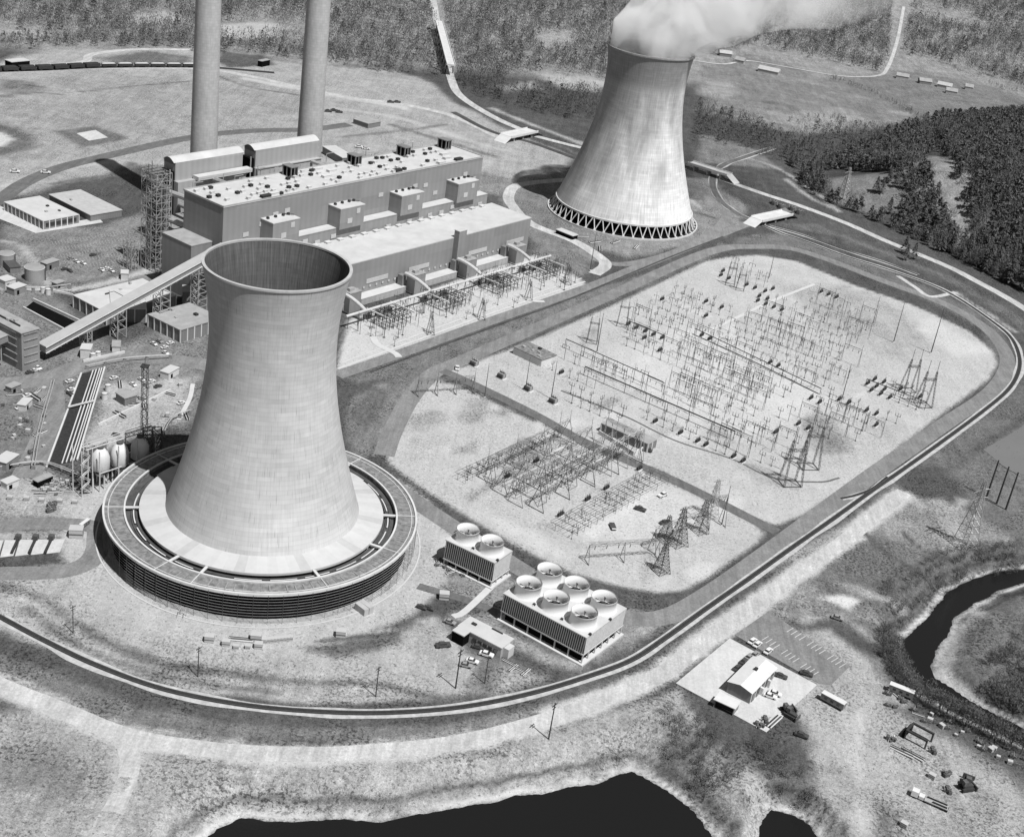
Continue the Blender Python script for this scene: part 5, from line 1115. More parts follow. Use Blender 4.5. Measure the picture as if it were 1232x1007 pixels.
# lower switchyard: heavy gantries on A frames
def heavy(label, u0, v0, u1, v1, h, nb, legd=4.5, spike=True, mat='steel', fat=.15):
    a, b = np.array(UV(u0, v0)), np.array(UV(u1, v1)); d = b - a; L_ = np.linalg.norm(d); c = (a+b)/2; mat = 'steel_m' if mat == 'steel' else mat; t = thing('lattice_gantry', label, 'switchyard gantry', (c[0], c[1], 0), atan2(d[1], d[0]), 'heavy gantries of the lower switchyard')
    MB().truss((-L_/2, 0, h), (L_/2, 0, h), 1.3, .10, nb*5).build('beam', M[mat], t)
    for i in range(nb + 1):
        x = -L_/2 + L_*i/nb; mb = MB(); mb.bar((x, -legd, 0), (x, 0, h), fat).bar((x, legd, 0), (x, 0, h), fat).bar((x, -legd*.45, h*.55), (x, legd*.45, h*.55), fat*.7).bar((x, -legd, .3), (x, legd, .3), fat)
        if spike: mb.bar((x, 0, h), (x, 0, h + 6), fat*.8, 4, .06)
        mb.build('leg_frame', M[mat], t)
    for i in range(nb*3):
        x = -L_/2 + L_*(i + .5)/(nb*3); MB().bar((x, 0, h - .8), (x, .4, h - 2.8), .17, 5).build('insulator', M['ins'], t)
heavy('spiked lattice gantry at the upper left side of the lower switchyard', -102, -194, -36, -193, 12, 3)
heavy('second lattice gantry from the left in the lower switchyard', -106, -206, -34, -205, 12, 4)
heavy('third lattice gantry in the middle of the lower switchyard', -108, -217, -30, -217, 13, 4)
heavy('fourth lattice gantry, long and dark, crossing the lower switchyard', -104, -226, -24, -227, 13, 4, mat='steel_d')
heavy('pale beamed gantry at the right end of the lower switchyard', -62, -226.5, -22, -228, 17, 3, 3, False, 'steel_l')
for k, (u, v) in enumerate(((-100, -196), (-78, -196), (-56, -196), (-98, -212), (-74, -212), (-48, -212))):
    heavy('short cross gantry tying the %s pair of long gantries of the lower switchyard' % ('left rear', 'left middle', 'left far', 'central near', 'central middle', 'central far')[k], u, v, u, v - 13, 10, 1, 3.5, False)
heavy('three bay gantry in the left corner of the lower switchyard by the road', -60, -112, -32, -127, 9, 3, 2.5, True, 'steel', .2)
heavy('two legged portal frame at the screen wall of the control house', -24, -207, -26, -230, 15, 1, 1, False, 'steel_l')
rr = random.Random(31); gl = 'low equipment in the lower switchyard'
def lowgrid(label, u0, u1, v0, v1, z, du, dv):
    t = thing('bus_grid', label, 'busbar', (0, 0, 0)); mb = MB()
    for u in np.arange(u0, u1 + .1, du): mb.bar((*UV(u, v0), z), (*UV(u, v1), z), .09, 4)
    for v in np.arange(v1, v0 + .1, dv): mb.bar((*UV(u0, v), z + .4), (*UV(u1, v), z + .4), .09, 4)
    mb.build('pipe', M['steel'], t); mb = MB()
    for u in np.arange(u0, u1 + .1, du):
        for v in np.arange(v1, v0 + .1, dv*1.5):
            if rr.random() < .8: mb.bar((*UV(u, v), 0), (*UV(u, v), z), .11)
    mb.build('post', M['steel'], t)
lowgrid('low bus grid along the left edge of the lower switchyard', -112, -36, -183, -190, 3.4, 5, 3.2); lowgrid('low bus grid along the right edge of the lower switchyard', -112, -30, -240, -252, 3.4, 5, 3)
lowgrid('low bus grid under the heavy gantries', -104, -40, -200, -222, 4.5, 9, 5.5)
for i in range(85):
    a = rr.random()
    if a < .4: u, v = rr.uniform(-112, -34), rr.uniform(-192, -183)
    elif a < .8: u, v = rr.uniform(-112, -30), rr.uniform(-252, -239)
    else: u, v = rr.uniform(-100, -35), rr.uniform(-225, -200)
    put('post', u, v, pi/2*(i % 2), 'low insulator post under the heavy gantries of the lower switchyard', gl, .75)
for k, (u, v) in enumerate(((-100, -237), (-78, -236.5), (-62, -236), (-32, -235), (-92, -199), (-68, -198))):
    put('breaker', u, v, 0, 'circuit breaker among the heavy gantries of the lower switchyard', 'circuit breakers in the lower switchyard')
# lattice pylons at the lower right of the yard
def pylon(label, px, h, w, mat='steel', arms=3, r=.11, rz=.6, sq=1.0, heavy_=False):
    c = G(*px); t = thing('transmission_tower', label, 'lattice tower', (c[0], c[1], H1(*c)), rz); mb = MB(); n = 9
    def pt(k, sx, sy): f = k/n; ww = w*(1 - f)**1.25/2 + .55; return (sx*ww, sy*ww*sq, h*f)
    for sx in (-1, 1):
        for sy in (-1, 1):
            for k in range(n): mb.bar(pt(k, sx, sy), pt(k+1, sx, sy), r)
    mb.build('leg', M[mat], t); mb = MB()
    for k in range(n):
        for (a, b) in (((-1, -1), (1, -1)), ((1, -1), (1, 1)), ((1, 1), (-1, 1)), ((-1, 1), (-1, -1))):
            mb.bar(pt(k, *a), pt(k+1, *b), r*.65, 3); mb.bar(pt(k, *b), pt(k+1, *a), r*.65, 3)
            if k: mb.bar(pt(k, *a), pt(k, *b), r*.65, 3)
    mb.build('brace', M[mat], t); mb = MB()
    for i in range(arms):
        z = h*(.72 + .12*i); s = h*.16
        for y in (-.5, .5): mb.bar((-s, 0, z), (0, y, z + 1.2), r*.8, 3); mb.bar((s, 0, z), (0, y, z + 1.2), r*.8, 3); mb.bar((-s, 0, z), (s, 0, z), r*.7, 3)
    if arms: mb.build('cross_arm', M[mat], t)
    return t
pylon('dark lattice tower beside the yard road, nearest the lower yard corner', (842, 640), 17, 5, arms=2); pylon('dense lattice tower in the middle of the lower yard corner', (815, 655), 19, 6, arms=3, r=.13); pylon('lattice tower nearest the bottom road in the lower yard corner', (795, 688), 15, 5, arms=2, r=.13)
pylon('squat lattice tower left of the dense tower in the lower yard corner', (800, 650), 13, 5, arms=1); pylon('slim pale lattice tower behind the others in the lower yard corner', (855, 622), 20, 4, arms=3, mat='steel_l')
heavy('long lattice portal across the lower yard corner', -92, -282, -58, -288, 12, 2, 2.5, False)
heavy('second lattice portal nearer the bottom road in the lower yard corner', -122, -268, -94, -286, 9, 2, 2.5, False)
heavy('lattice portal with a ladder like frame beside the lone dark mast', -52, -286, -44, -290, 15, 1, 3, False)
pylon('pale lattice transmission tower on the field near the river bend', (1160, 657), 36, 8, 'steel_l', 2, .17); pylon('pale lattice transmission tower in front of the dark wooded hill', (1013, 243), 30, 8, 'steel_l', 2, .24)
# transformer yard in front of the turbine hall
for k, u in enumerate((-8, 42, 94, 140)):
    for j, du in enumerate((0, 9, 18)): put('transf', u + du, -24 - 2*(j % 2), 0, 'main transformer in the bay %s below the turbine hall wall' % ('nearest the front cooling tower', 'second from the front cooling tower', 'third from the front cooling tower', 'nearest the far cooling tower')[k], 'main transformers')
    b0 = thing('pipe_rack', 'lattice pipe rack in the transformer yard, %s' % ('partly hidden by the front tower', 'left of the middle', 'right of the middle', 'at the far end')[k], 'pipe rack', UV(u + 8, -34), UA)
    for x in np.linspace(-9, 9, 6):
        for y in (-9, -3, 3, 9): MB().bar((x, y, 0), (x, y, 7), .2).build('post', M['steel_d'], b0)
    mb = MB()
    for y in (-9, -3, 3, 9): mb.bar((-9, y, 7), (9, y, 7), .25).bar((-9, y, 4.5), (9, y, 4.5), .2)
    for x in np.linspace(-9, 9, 6): mb.bar((x, -9, 7), (x, 9, 7), .2).bar((x, -9, 4), (x, -3, 7), .15).bar((x, 3, 7), (x, 9, 4), .15)
    mb.build('beam', M['steel'], b0)
    for x in (-10, 10): MB().bar((x, -11, 7.6), (x, 9, 7.6), .5).build('pipe', M['conc_l'], b0)
t = thing('bus_duct', 'long white bus duct running the length of the transformer yard', 'bus duct', (0, 0, 0))
mb = MB(); mb.bar((*UV(-30, -28), 8.2), (*UV(165, -28), 8.2), .8, 8); mb.build('duct', M['roofw'], t)
for u in range(-28, 166, 8): MB().bar((*UV(u, -28), 0), (*UV(u, -28), 8), .22).build('post', M['steel'], t)
rr = random.Random(5)
for i in range(38): put('post', rr.uniform(-25, 165), rr.uniform(-62, -34), pi/2*(i % 2), 'insulator post in the transformer yard before the turbine hall', 'transformer yard posts', rr.uniform(.9, 1.5))
for i in range(90): put('tpost', rr.uniform(-28, 165), rr.uniform(-50, -20), pi/2*(i % 2), 'T shaped post in the transformer yard before the turbine hall', 'transformer yard T posts', 1.0)
for i, (u, v) in enumerate(((52, -62), (104, -58), (150, -55), (8, -60))):
    put('aframe', u, v, 0.9, 'slender A frame tower in the transformer yard, %s' % ('second from the front tower', 'third from the front tower', 'nearest the far tower', 'just right of the front tower')[i], None, (.5, .5, .5))
c = G(682, 350); put('mast', 186, -48, 0, 'thin lattice mast at the far end of the transformer yard', None, (1, 1, 1.1))
# utility poles along the railway and the dirt road
pg = 'utility poles along the railway'
def mk_pole(t):
    MB().bar((0, 0, 0), (0, 0, 14.5), .24, 6, .16).build('pole', M['wood'], t); MB().box((0, 0, 13.4), (2.6, .22, .25)).box((0, 0, 12.2), (1.8, .2, .22)).build('cross_arm', M['wood'], t); mb = MB()
    for x in (-1.2, -.5, .5, 1.2): mb.bar((x, 0, 13.6), (x, 0, 13.95), .09, 5)
    mb.build('insulator', M['ins'], t)
proto('pole', 'utility_pole', 'utility pole', mk_pole)
for x, y, s, lab in ((660, 889, 1.1, 'utility pole between the dirt road and the pond, lowest of the poles'), (452, 838, .92, 'utility pole just inside the railway curve below the front tower'), (548, 828, 1.2, 'tall utility pole in front of the low L shaped office'), (583, 822, .85, 'short utility pole right of the tall one by the low office'), (238, 814, .9, 'utility pole beside the dark strip left of the row of crates'), (88, 762, .85, 'utility pole farthest left, inside the railway curve'), (680, 338, .9, 'utility pole at the end of the transformer yard'), (160, 690, .7, 'short pole on the apron left of the front tower ring')):
    c = G(x, y); PR.put('pole', (c[0], c[1], 0), 1.0, lab, None, s)
c = G(1199, 607); t = thing('pole_structure', 'three thick dark poles standing in a row on the field at the right edge', 'utility pole', (0, 0, 0))
for b in ((1187, 598), (1199, 606), (1210, 613)):
    x, y = G(*b); MB().bar((x, y, 0), (x, y, 21.5), .5, 8, .35).build('pole', M['wood'], t)
a, b = G(1187, 598), G(1210, 613); MB().bar((a[0], a[1], 20), (b[0], b[1], 20), .14).build('cross_arm', M['steel'], t)
# ------------------------------------------------------------------ vehicles and loose equipment
def mk_car(mat):
    def f(t):
        mb = MB(); prof = [(-2.25, .35), (-2.3, .75), (-2.1, .95), (-1.3, 1.0), (1.0, 1.0), (2.0, .9), (2.25, .7), (2.25, .35)]
        n = len(prof); vs = [(x, y, z) for y in (-.88, .88) for x, z in prof]; mb.add(vs, [tuple(range(n))[::-1], tuple(range(n, 2*n))] + [(i, (i+1) % n, n + (i+1) % n, n + i) for i in range(n)]); mb.build('body', mat, t)
        mb = MB(); pr = [(-1.6, 1.0), (-1.1, 1.46), (.3, 1.46), (.95, 1.0)]; vs = [(x, s*(.8 if z < 1.2 else .66), z) for s in (-1, 1) for x, z in pr]
        mb.add(vs, [(3, 2, 1, 0), (4, 5, 6, 7), (0, 1, 5, 4), (2, 3, 7, 6)]).build('window', M['glass'], t); MB().box((-.4, 0, 1.45), (1.4, 1.3, .06)).build('roof', mat, t)
        for x in (-1.4, 1.4):
            for y in (-.8, .8): MB().bar((x, y - .1, .33), (x, y + .1, .33), .33, 10).build('wheel', M['tyre'], t)
    return f
proto('carl', 'parked_car', 'car', mk_car(M['carl'])); proto('card', 'parked_car', 'car', mk_car(M['card'])); proto('carm', 'parked_car', 'car', mk_car(M['carm']))
def mk_trailer(t):
    MB().box((0, 0, .9), (9.5, 2.5, 2.5)).build('body', M['walld'], t); MB().box((0, 0, 3.4), (9.7, 2.7, .15)).build('roof', M['white'], t)
    mb = MB()
    for x in (-2.6, 0, 2.6): mb.box((x, -1.26, 1.7), (1.2, .06, .9)).box((x, 1.26, 1.7), (1.2, .06, .9))
    mb.build('window', M['glass'], t); MB().box((-3, 0, 0), (1, 2, .9)).box((3, 0, 0), (1, 2, .9)).build('support', M['steel_d'], t)
proto('trailer', 'site_trailer', 'trailer', mk_trailer)
def mk_crate(t): MB().box((0, 0, 0), (2.4, 1.8, 1.7)).build('crate', M['conc'], t); MB().box((0, 0, 1.7), (2.5, 1.9, .1)).build('lid', M['panel'], t); MB().box((0, -.93, .7), (2.45, .06, .2)).build('batten', M['steel'], t)
proto('crate', 'equipment_crate', 'crate', mk_crate)
def mk_doz(t):
    for s in (-1, 1): MB().box((0, s*.95, .05), (3.4, .55, .95)).build('track', M['steel_d'], t)
    MB().box((.4, 0, .8), (2.6, 1.3, .8)).build('engine', M['card'], t); MB().box((-.7, 0, 1.6), (1.2, 1.3, 1.2)).build('cab', M['rust'], t); MB().box((2.4, 0, .2), (.3, 3.0, 1.2)).build('blade', M['steel'], t)
proto('doz', 'bulldozer', 'bulldozer', mk_doz)
def mk_scrap(t):
    q = random.Random(2); mb = MB()
    for i in range(7): mb.box((q.uniform(-1.6, 1.6), q.uniform(-1.2, 1.2), 0), (q.uniform(.6, 1.8), q.uniform(.5, 1.2), q.uniform(.5, 1.6)), q.uniform(0, 3))
    mb.build('plate', M['rust'], t); mb = MB()
    for i in range(5): mb.bar((q.uniform(-2, 2), q.uniform(-2, 2), .2), (q.uniform(-2, 2), q.uniform(-2, 2), q.uniform(.6, 2)), .14)
    mb.build('rod', M['steel_l'], t)
proto('scrap', 'scrap_pile', 'scrap', mk_scrap)
def mk_pipe(t):
    for i in range(4): MB().bar((-4.5, -.9 + i*.6, .3), (4.5, -.9 + i*.6, .3), .27, 8).build('pipe', M['steel_d'] if i % 2 else M['conc_l'], t)
    MB().bar((-4.2, -.6, .82), (4.2, -.6, .82), .26, 8).build('pipe', M['steel'], t)
proto('pipes', 'pipe_stack', 'pipe stack', mk_pipe)
def putpx(kind, x, y, rz=0.0, lab=None, grp=None, s=None):
    c = G(x, y); return PR.put(kind, (c[0], c[1], H1(*c) + .16), rz, lab, grp, s)
AX = atan2(*(np.array(G(983, 824)) - np.array(G(878, 768)))[::-1])
for k, (kind, x, y, lab) in enumerate((('carl', 905, 773, 'pale car parked at the pad edge, farthest left of three'), ('carl', 911, 777, 'pale car parked at the pad edge, in the middle of three'), ('carl', 924, 785, 'pale car parked at the pad edge, apart from the other two'), ('card', 887, 805, 'dark vehicle on the pad behind the maintenance shed, nearest the lean to'), ('card', 895, 797, 'dark vehicle on the pad behind the maintenance shed, in the middle of the row'), ('carm', 901, 792, 'grey vehicle on the pad behind the maintenance shed, nearest the shed corner'), ('carm', 908, 789, 'grey vehicle parked at the far corner of the maintenance shed'), ('carl', 926, 839, 'pale pickup like car parked in front of the maintenance shed doors, left of two'), ('carl', 932, 836, 'pale car parked in front of the maintenance shed doors, right of two'), ('card', 939, 815, 'dark car beside the right end of the maintenance shed'), ('card', 964, 886, 'lone dark car on the grass below the concrete pad'), ('carm', 1007, 745, 'grey car beyond the marked car park'), ('card', 970, 812, 'dark car in the last bay of the car park'))):
    putpx(kind, x, y, AX + pi/2 if k < 3 else AX + (pi/2 if k < 7 else .3), lab, 'cars around the maintenance shed', 1.15)
for k, (kind, x, y, rz, lab) in enumerate((('trailer', 1001, 848, AX, 'white roofed site trailer on the dirt right of the concrete pad'), ('doz', 950, 862, AX, 'dark bulldozer at the corner of the concrete pad'), ('doz', 946, 856, AX + 1, 'dark loader just behind the bulldozer at the pad corner'), ('pipes', 931, 869, AX + pi/2, 'long stack of pipes along the lower right edge of the concrete pad'), ('scrap', 920, 868, 1, 'scrap heap at the lower tip of the concrete pad'), ('scrap', 914, 874, 2, 'small scrap heap at the very lower corner of the concrete pad'))): putpx(kind, x, y, rz, lab, None, 1.3 if kind == 'doz' else 1)
# trucks and steel on the laydown ground at the lower right
c = G(1118, 966); a, b = np.array(G(1094, 957)), np.array(G(1146, 979)); dd = b - a; t = thing('flatbed_truck', 'long flatbed lorry with a white cab loaded with dark steel at the lower right', 'lorry', (c[0], c[1], 0), atan2(dd[1], dd[0])); L_ = np.linalg.norm(dd)
b_ = MB().box((-L_/2 + 2.2, 0, .9), (2.4, 2.4, 2.2)).build('cab', M['carl'], t); MB().box((-L_/2 + .98, 0, 2), (.1, 2.1, .8)).build('windscreen', M['glass'], b_); MB().box((-L_/2 + 4.6, 0, .8), (1.8, 2.2, 1.2)).build('tank', M['white'], t)
MB().box((2.2, 0, 1.0), (L_ - 7, 2.5, .3)).build('flatbed', M['steel_l'], t); MB().box((2.2, .9, 1.3), (L_ - 8, .4, .5)).box((3.4, -.7, 1.3), (L_ - 10, .5, .5)).build('load', M['steel_d'], t)
for x in (-L_/2 + 2.2, -L_/2 + 6, L_/2 - 3, L_/2 - 1.6):
    for y in (-1, 1): MB().bar((x, y - .2, .5), (x, y + .2, .5), .5, 10).build('wheel', M['tyre'], t)
c = G(1104, 890); t = thing('scrap_enclosure', 'square dark steel frame standing open on the laydown ground near the river', 'steelwork', (c[0], c[1], 0), AX)
for x in (-4, 4):
    for y in (-3, 3): MB().box((x, y, 0), (.6, .6, 3.4)).build('post', M['rust'], t)
MB().box((0, 3, 3.4), (8.6, .8, .6)).box((0, -3, 3.4), (8.6, .8, .6)).box((-4, 0, 3.402), (.8, 5.2, .6)).build('beam', M['steel_d'], t); MB().box((-4.6, 0, 0), (1.0, 7, 2.6)).build('side_plate', M['dark'], t)
for k, (kind, x, y, rz, lab) in enumerate((('doz', 1163, 944, 1.2, 'black crawler machine at the lower right, beside the scrap heaps'), ('doz', 1161, 950, .4, 'second black crawler machine just below the first at the lower right'), ('scrap', 1138, 932, 0, 'dark scrap heap left of the black crawler machines'), ('scrap', 1140, 953, 1, 'mixed scrap heap below the single dark heap, left of the crawler machines'), ('pipes', 1085, 905, AX + .1, 'stack of dark beams in front of the square steel frame'), ('pipes', 1098, 908, AX, 'second stack of dark beams in front of the square steel frame'), ('scrap', 1122, 905, 1, 'small dark heap at the right end of the beam stacks'), ('scrap', 1072, 891, 2, 'dark heap at the left end of the beam stacks'), ('crate', 1087, 994, AX, 'lone white crate near the bottom edge of the photo'), ('crate', 1121, 935, AX, 'lone pale crate between the steel frame and the flatbed lorry'), ('trailer', 1083, 836, AX + .2, 'low trailer in the junk line along the river bank'))): putpx(kind, x, y, rz, lab, None, (1.4 if kind == 'doz' else 1))
rr = random.Random(77)
for i in range(34):
    f = i/33; x = 1064 + f*168 + rr.uniform(-5, 5); y = 838 + f*82 + rr.uniform(-9, 9); kind = rr.choice(['scrap', 'scrap', 'pipes', 'crate', 'scrap'])
    lab = {'scrap': 'rusty scrap heap in the long line of junk along the river bank', 'pipes': 'bundle of pipes in the long line of junk along the river bank', 'crate': 'pale crate in the long line of junk along the river bank'}[kind]
    putpx(kind, x, y, AX + rr.uniform(-.4, .4), lab, {'scrap': 'scrap heaps along the river', 'pipes': 'pipe bundles along the river', 'crate': 'crates along the river'}[kind], rr.uniform(.5, .85))
# row of crates and drums below the front tower
for i in range(9): putpx('crate', 318 + i*3.9, 772.5 - i*.4, .1, 'pale crate in the tight row of crates below the front tower', 'row of crates below the front tower', .85)
for k, (x, y, lab, s) in enumerate(((252, 771, 'single white box left of the crate row below the front tower', 1.4), (272, 776, 'long pale box between the single white box and the crate row', 1.2), (308, 770, 'largest white box at the head of the crate row', 1.6), (311, 779, 'white box just below the head of the crate row', 1.2), (284, 780, 'small pale box, left of the pair below the crate row', .8), (298, 780, 'small pale box, right of the pair below the crate row', .8), (410, 765, 'lone white box on the apron below the front tower', 1.5), (534, 720, 'white box on the path left of the six fan block', 1.6))): putpx('crate', x, y, .1, lab, None, s)
putpx('pipes', 290, 770, .1, 'stack of long pipes left of the largest white box'); 
for k, (kind, x, y, rz, lab, s) in enumerate((('carl', 568, 797, .4, 'pale car in front of the low office, left of two', 1.1), ('carl', 585, 789, .4, 'pale van like car against the low office porch', 1.25), ('card', 575, 780, .4, 'dark car parked along the low office wall', 1.1), ('card', 533, 778, 1, 'dark machine on its own pale slab left of the low office', 1.3), ('carm', 560, 802, .5, 'grey vehicle by the tall utility pole', 1.1), ('carm', 541, 750, .3, 'grey car at the back corner of the low office', 1.1), ('card', 516, 733, .3, 'dark car on the path corner left of the six fan block', 1.0), ('card', 507, 732, .3, 'dark car at the path corner nearest the front tower', 1.0))): putpx(kind, x, y, AX + rz, lab, 'vehicles near the low office', s)
for k, (x, y) in enumerate(((612, 797), (617, 804), (626, 806), (632, 809))): putpx('pipes', x, y, AX + pi/2*(k % 2) + .1, 'pipe stack on the laydown ground right of the low office, %s' % ('nearest the porch', 'second from the porch', 'third from the porch', 'farthest from the porch')[k], 'pipe stacks right of the low office', .6)
for i in range(46):
    x, y = rr.uniform(524, 580), 0; y = 672 + (x - 524)*.44 + rr.uniform(-5, 9); putpx(rr.choice(['scrap', 'scrap', 'pipes']), x, y, rr.uniform(0, 3), 'piece of dark junk strewn in front of the two fan block', 'junk by the two fan block', rr.uniform(.35, .6))
for k, (kind, x, y, lab) in enumerate((('carl', 640, 418, 'white car beside the dark roofed relay house'), ('carl', 783, 531, 'white car at the right end of the control house'), ('card', 778, 543, 'dark car on the control house forecourt'), ('carl', 797, 597, 'pale car on the bright strip of the lower switchyard'), ('card', 737, 635, 'dark truck on the gravel right of the lower bus grid'), ('card', 770, 614, 'dark car at the edge of the bright strip'), ('card', 800, 630, 'dark car left of the dense lattice tower'), ('carl', 550, 444, 'white car where the yard road enters the switchyard'))): putpx(kind, x, y, UA + k, lab, None, 1.25)
for k, (x, y, kind) in enumerate(((84, 460, 'carl'), (86, 470, 'carl'), (84, 475, 'card'), (137, 456, 'carl'), (170, 458, 'carl'), (176, 465, 'carm'), (182, 460, 'carl'), (190, 466, 'card'), (160, 464, 'carl'), (185, 415, 'carl'), (192, 412, 'carm'), (198, 419, 'carl'), (205, 414, 'carl'), (199, 426, 'carl'), (42, 447, 'carl'), (36, 449, 'card'), (46, 444, 'carl'), (28, 485, 'carm'), (33, 477, 'carl'), (24, 492, 'carl'), (218, 486, 'carl'), (100, 318, 'carl'), (85, 312, 'carm'), (112, 308, 'card'), (78, 325, 'card'), (84, 327, 'card'), (122, 326, 'carl'), (128, 324, 'carl'), (134, 327, 'carl'), (92, 316, 'carl'))):
    zone = 'the yard road left of the dark basin' if k < 3 else 'the bright yard behind the silos' if k < 9 else 'the conveyor trestle by the grey roofed offices' if k < 14 else 'the transfer house' if k < 17 else 'the left edge works yard' if k < 20 else 'the kerb behind the front tower' if k < 21 else 'the wide car park before the scaffold tower'
    putpx(kind, x, y, R(rr.choice((-35, 55))), '%s car parked near %s' % ({'carl': 'pale', 'card': 'dark', 'carm': 'grey'}[kind], zone), 'cars near ' + zone, .98)
for i in range(40):
    x = rr.uniform(42, 90); y = rr.uniform(578, 592) + (rr.random() < .3)*4; putpx(rr.choice(['crate', 'pipes', 'scrap', 'carm']), x, y, rr.uniform(0, .4), 'piece of equipment stored in the laydown yard left of the silos', 'laydown yard equipment', rr.uniform(.4, .7))
for k, (x, y) in enumerate(((12, 601), (32, 602), (50, 604), (72, 605), (90, 606))): putpx('crate', x, y, .1, 'white box at the edge of the laydown yard left of the silos', 'white boxes by the laydown yard', .9)
for k, (x, y) in enumerate(((60, 615), (61, 609))): putpx('scrap', x, y, .3, 'dark drum heap on the pale ground left of the front tower, %s' % ('lower', 'upper')[k], None, 1.2)
putpx('trailer', 102, 633, 1.3, 'small dark trailer at the roadside left of the front tower ring', None, .6); putpx('crate', 92, 645, .2, 'large white box on the pads left of the front tower ring', None, 2.2)
for k, x in enumerate((6, 27, 46)):
    a, b = G(x + 8, 667), G(x + 16, 650); t = thing('pad_divider', 'dark low divider between the bright pads at the left edge, %s' % ('leftmost', 'middle', 'rightmost')[k], 'barrier'); box_along(MB(), (*a, .2), (*b, .2), .8, 1.2).build('barrier', M['steel_d'], t); c = G(x + 16, 649); MB().box((c[0], c[1], .2), (2, 2, 2)).build('end_block', M['steel'], t)
for k, (x, y, kind) in enumerate(((395, 135, 'card'), (402, 134, 'card'), (408, 136, 'card'), (470, 124, 'card'), (478, 124, 'card'), (432, 178, 'carl'), (440, 180, 'carl'), (18, 208, 'carl'), (55, 209, 'carl'))): putpx(kind, x, y, .3, 'small vehicle on the cleared ground %s' % ('beyond the right chimney' if k < 7 else 'near the left edge road'), 'vehicles on the cleared yard', 1.5)
# more of the works area behind the front tower
for k, (pts, z, lab) in enumerate((([(64, 462), (48, 520), (40, 565)], 2.2, 'pair of raised pale pipes running beside the dark basin'), ([(0, 345), (40, 352), (84, 348)], 3, 'pair of raised pale pipes between the round tanks and the sunken court'), ([(105, 445), (150, 436), (205, 432)], 2.5, 'pair of raised pale pipes along the yard road under the conveyor'), ([(0, 566), (50, 560), (95, 575)], 2, 'pair of raised pale pipes above the laydown yard left of the silos'), ([(188, 545), (205, 510), (228, 500)], 3, 'pair of raised pale pipes from the silos towards the front tower'))):
    t = thing('pipe_run', lab, 'pipes'); L_ = pxl(pts, 4)
    for o_ in (-.5, .5): MB().tube([(p[0] + o_, p[1] + o_, z) for p in L_], .26, 6).build('pipe', M['steel_l'], t)
    for p in L_[::2]: MB().box((p[0], p[1], 0), (1.8, .4, z - .3)).build('support', M['conc_d'], t)
for k, (x, y, w, d_, h_, rz, wl, rf, lab) in enumerate(((20, 352, 9, 6, 4, .2, 'wall', 'roofw', 'small pale roofed shed between the transfer house and the round tanks'), (70, 345, 6, 4, 3, .2, 'walld', 'roofg', 'tiny dark shed beside the light road above the pilastered building'), (8, 345, 7, 7, 5, .1, 'conc_l', 'roofw', 'white cube like shed at the left edge below the round tanks'), (140, 420, 8, 4, 3, .9, 'conc_l', 'roofg', 'low pale plinth building under the conveyor trestle'), (104, 428, 7, 5, 5, .8, 'conc_l', 'roofw', 'pale block house by the low end of the conveyor'), (228, 365, 10, 8, 9, .9, 'walld', 'roofg', 'dark block tucked behind the grey roofed office beside the front tower rim'), (30, 490, 8, 4, 3, .6, 'conc_l', 'roofw', 'bright hut in the works yard at the left edge'), (16, 470, 6, 4, 3, .2, 'wall', 'roofg', 'grey hut at the left edge below the transfer house'), (118, 540, 8, 5, 4, .3, 'walld', 'roofg', 'dark hut right of the dark basin above the silos'), (204, 452, 9, 5, 3.5, .3, 'conc_l', 'roofw', 'white roofed hut at the far corner of the bright yard behind the silos'), (52, 582, 8, 3, 3, .1, 'dark', 'roofg', 'long dark bay building in the laydown yard left of the silos'), (8, 560, 9, 6, 4, .4, 'wall', 'roofw', 'pale shed at the left edge above the laydown yard'), (60, 322, 10, 5, 4, .2, 'walld', 'roofg', 'grey hut on the car park right of the round tanks'), (150, 335, 6, 4, 4, .9, 'conc_l', 'roofw', 'small white hut at the foot of the scaffold tower'), (12, 585, 6, 4, 3, .1, 'conc_l', 'roofw', 'small white hut in the corner of the laydown yard at the left edge'))):
    c = G(x, y); t = thing('works_shed', lab, 'shed', c, UA + rz); MB().box((0, 0, 0), (w, d_, h_)).build('wall', M[wl], t); MB().box((0, 0, h_), (w + .6, d_ + .6, .3)).build('roof', M[rf], t); MB().box((-w*.2, -d_/2, 0), (1.6, .2, h_*.65)).build('door', M['dark'], t)
for k, (p, q, hgt, lab) in enumerate((((28, 372), (84, 402), 1.6, 'pale low wall along the sunken court beside the transfer house'), ((40, 362), (96, 388), 1.6, 'pale low wall above the sunken court beside the transfer house'), ((60, 350), (88, 356), 1.2, 'short low wall at the corner of the pilastered building'), ((100, 436), (150, 425), 1.4, 'low wall along the yard road under the conveyor'), ((118, 512), (205, 470), 1.0, 'low kerb wall across the bright yard behind the silos'))):
    a, b = G(*p), G(*q); t = thing('wall', lab, 'wall'); box_along(MB(), (*a, 0), (*b, 0), .7, hgt).build('wall', M['conc_l'], t)
sheet('sunken_court', GP([(30, 371), (40, 363), (95, 389), (84, 401)]), .1, M['dark'])
for k, (x, y) in enumerate(((52, 352), (58, 354), (112, 432), (118, 430), (130, 470), (126, 480))):
    c = G(x, y); t = thing('steel_drum_tank', 'small upright white drum tank in the works area left of the front tower', 'tank', c, 0, 'small drum tanks in the works area'); MB().lathe([(1.5, 0), (1.5, 3.2), (.01, 3.6)], 16).build('shell', M['conc_l'], t); MB().lathe([(1.55, 3.0), (1.55, 3.2), (1.4, 3.25)], 16).build('rim', M['steel'], t)
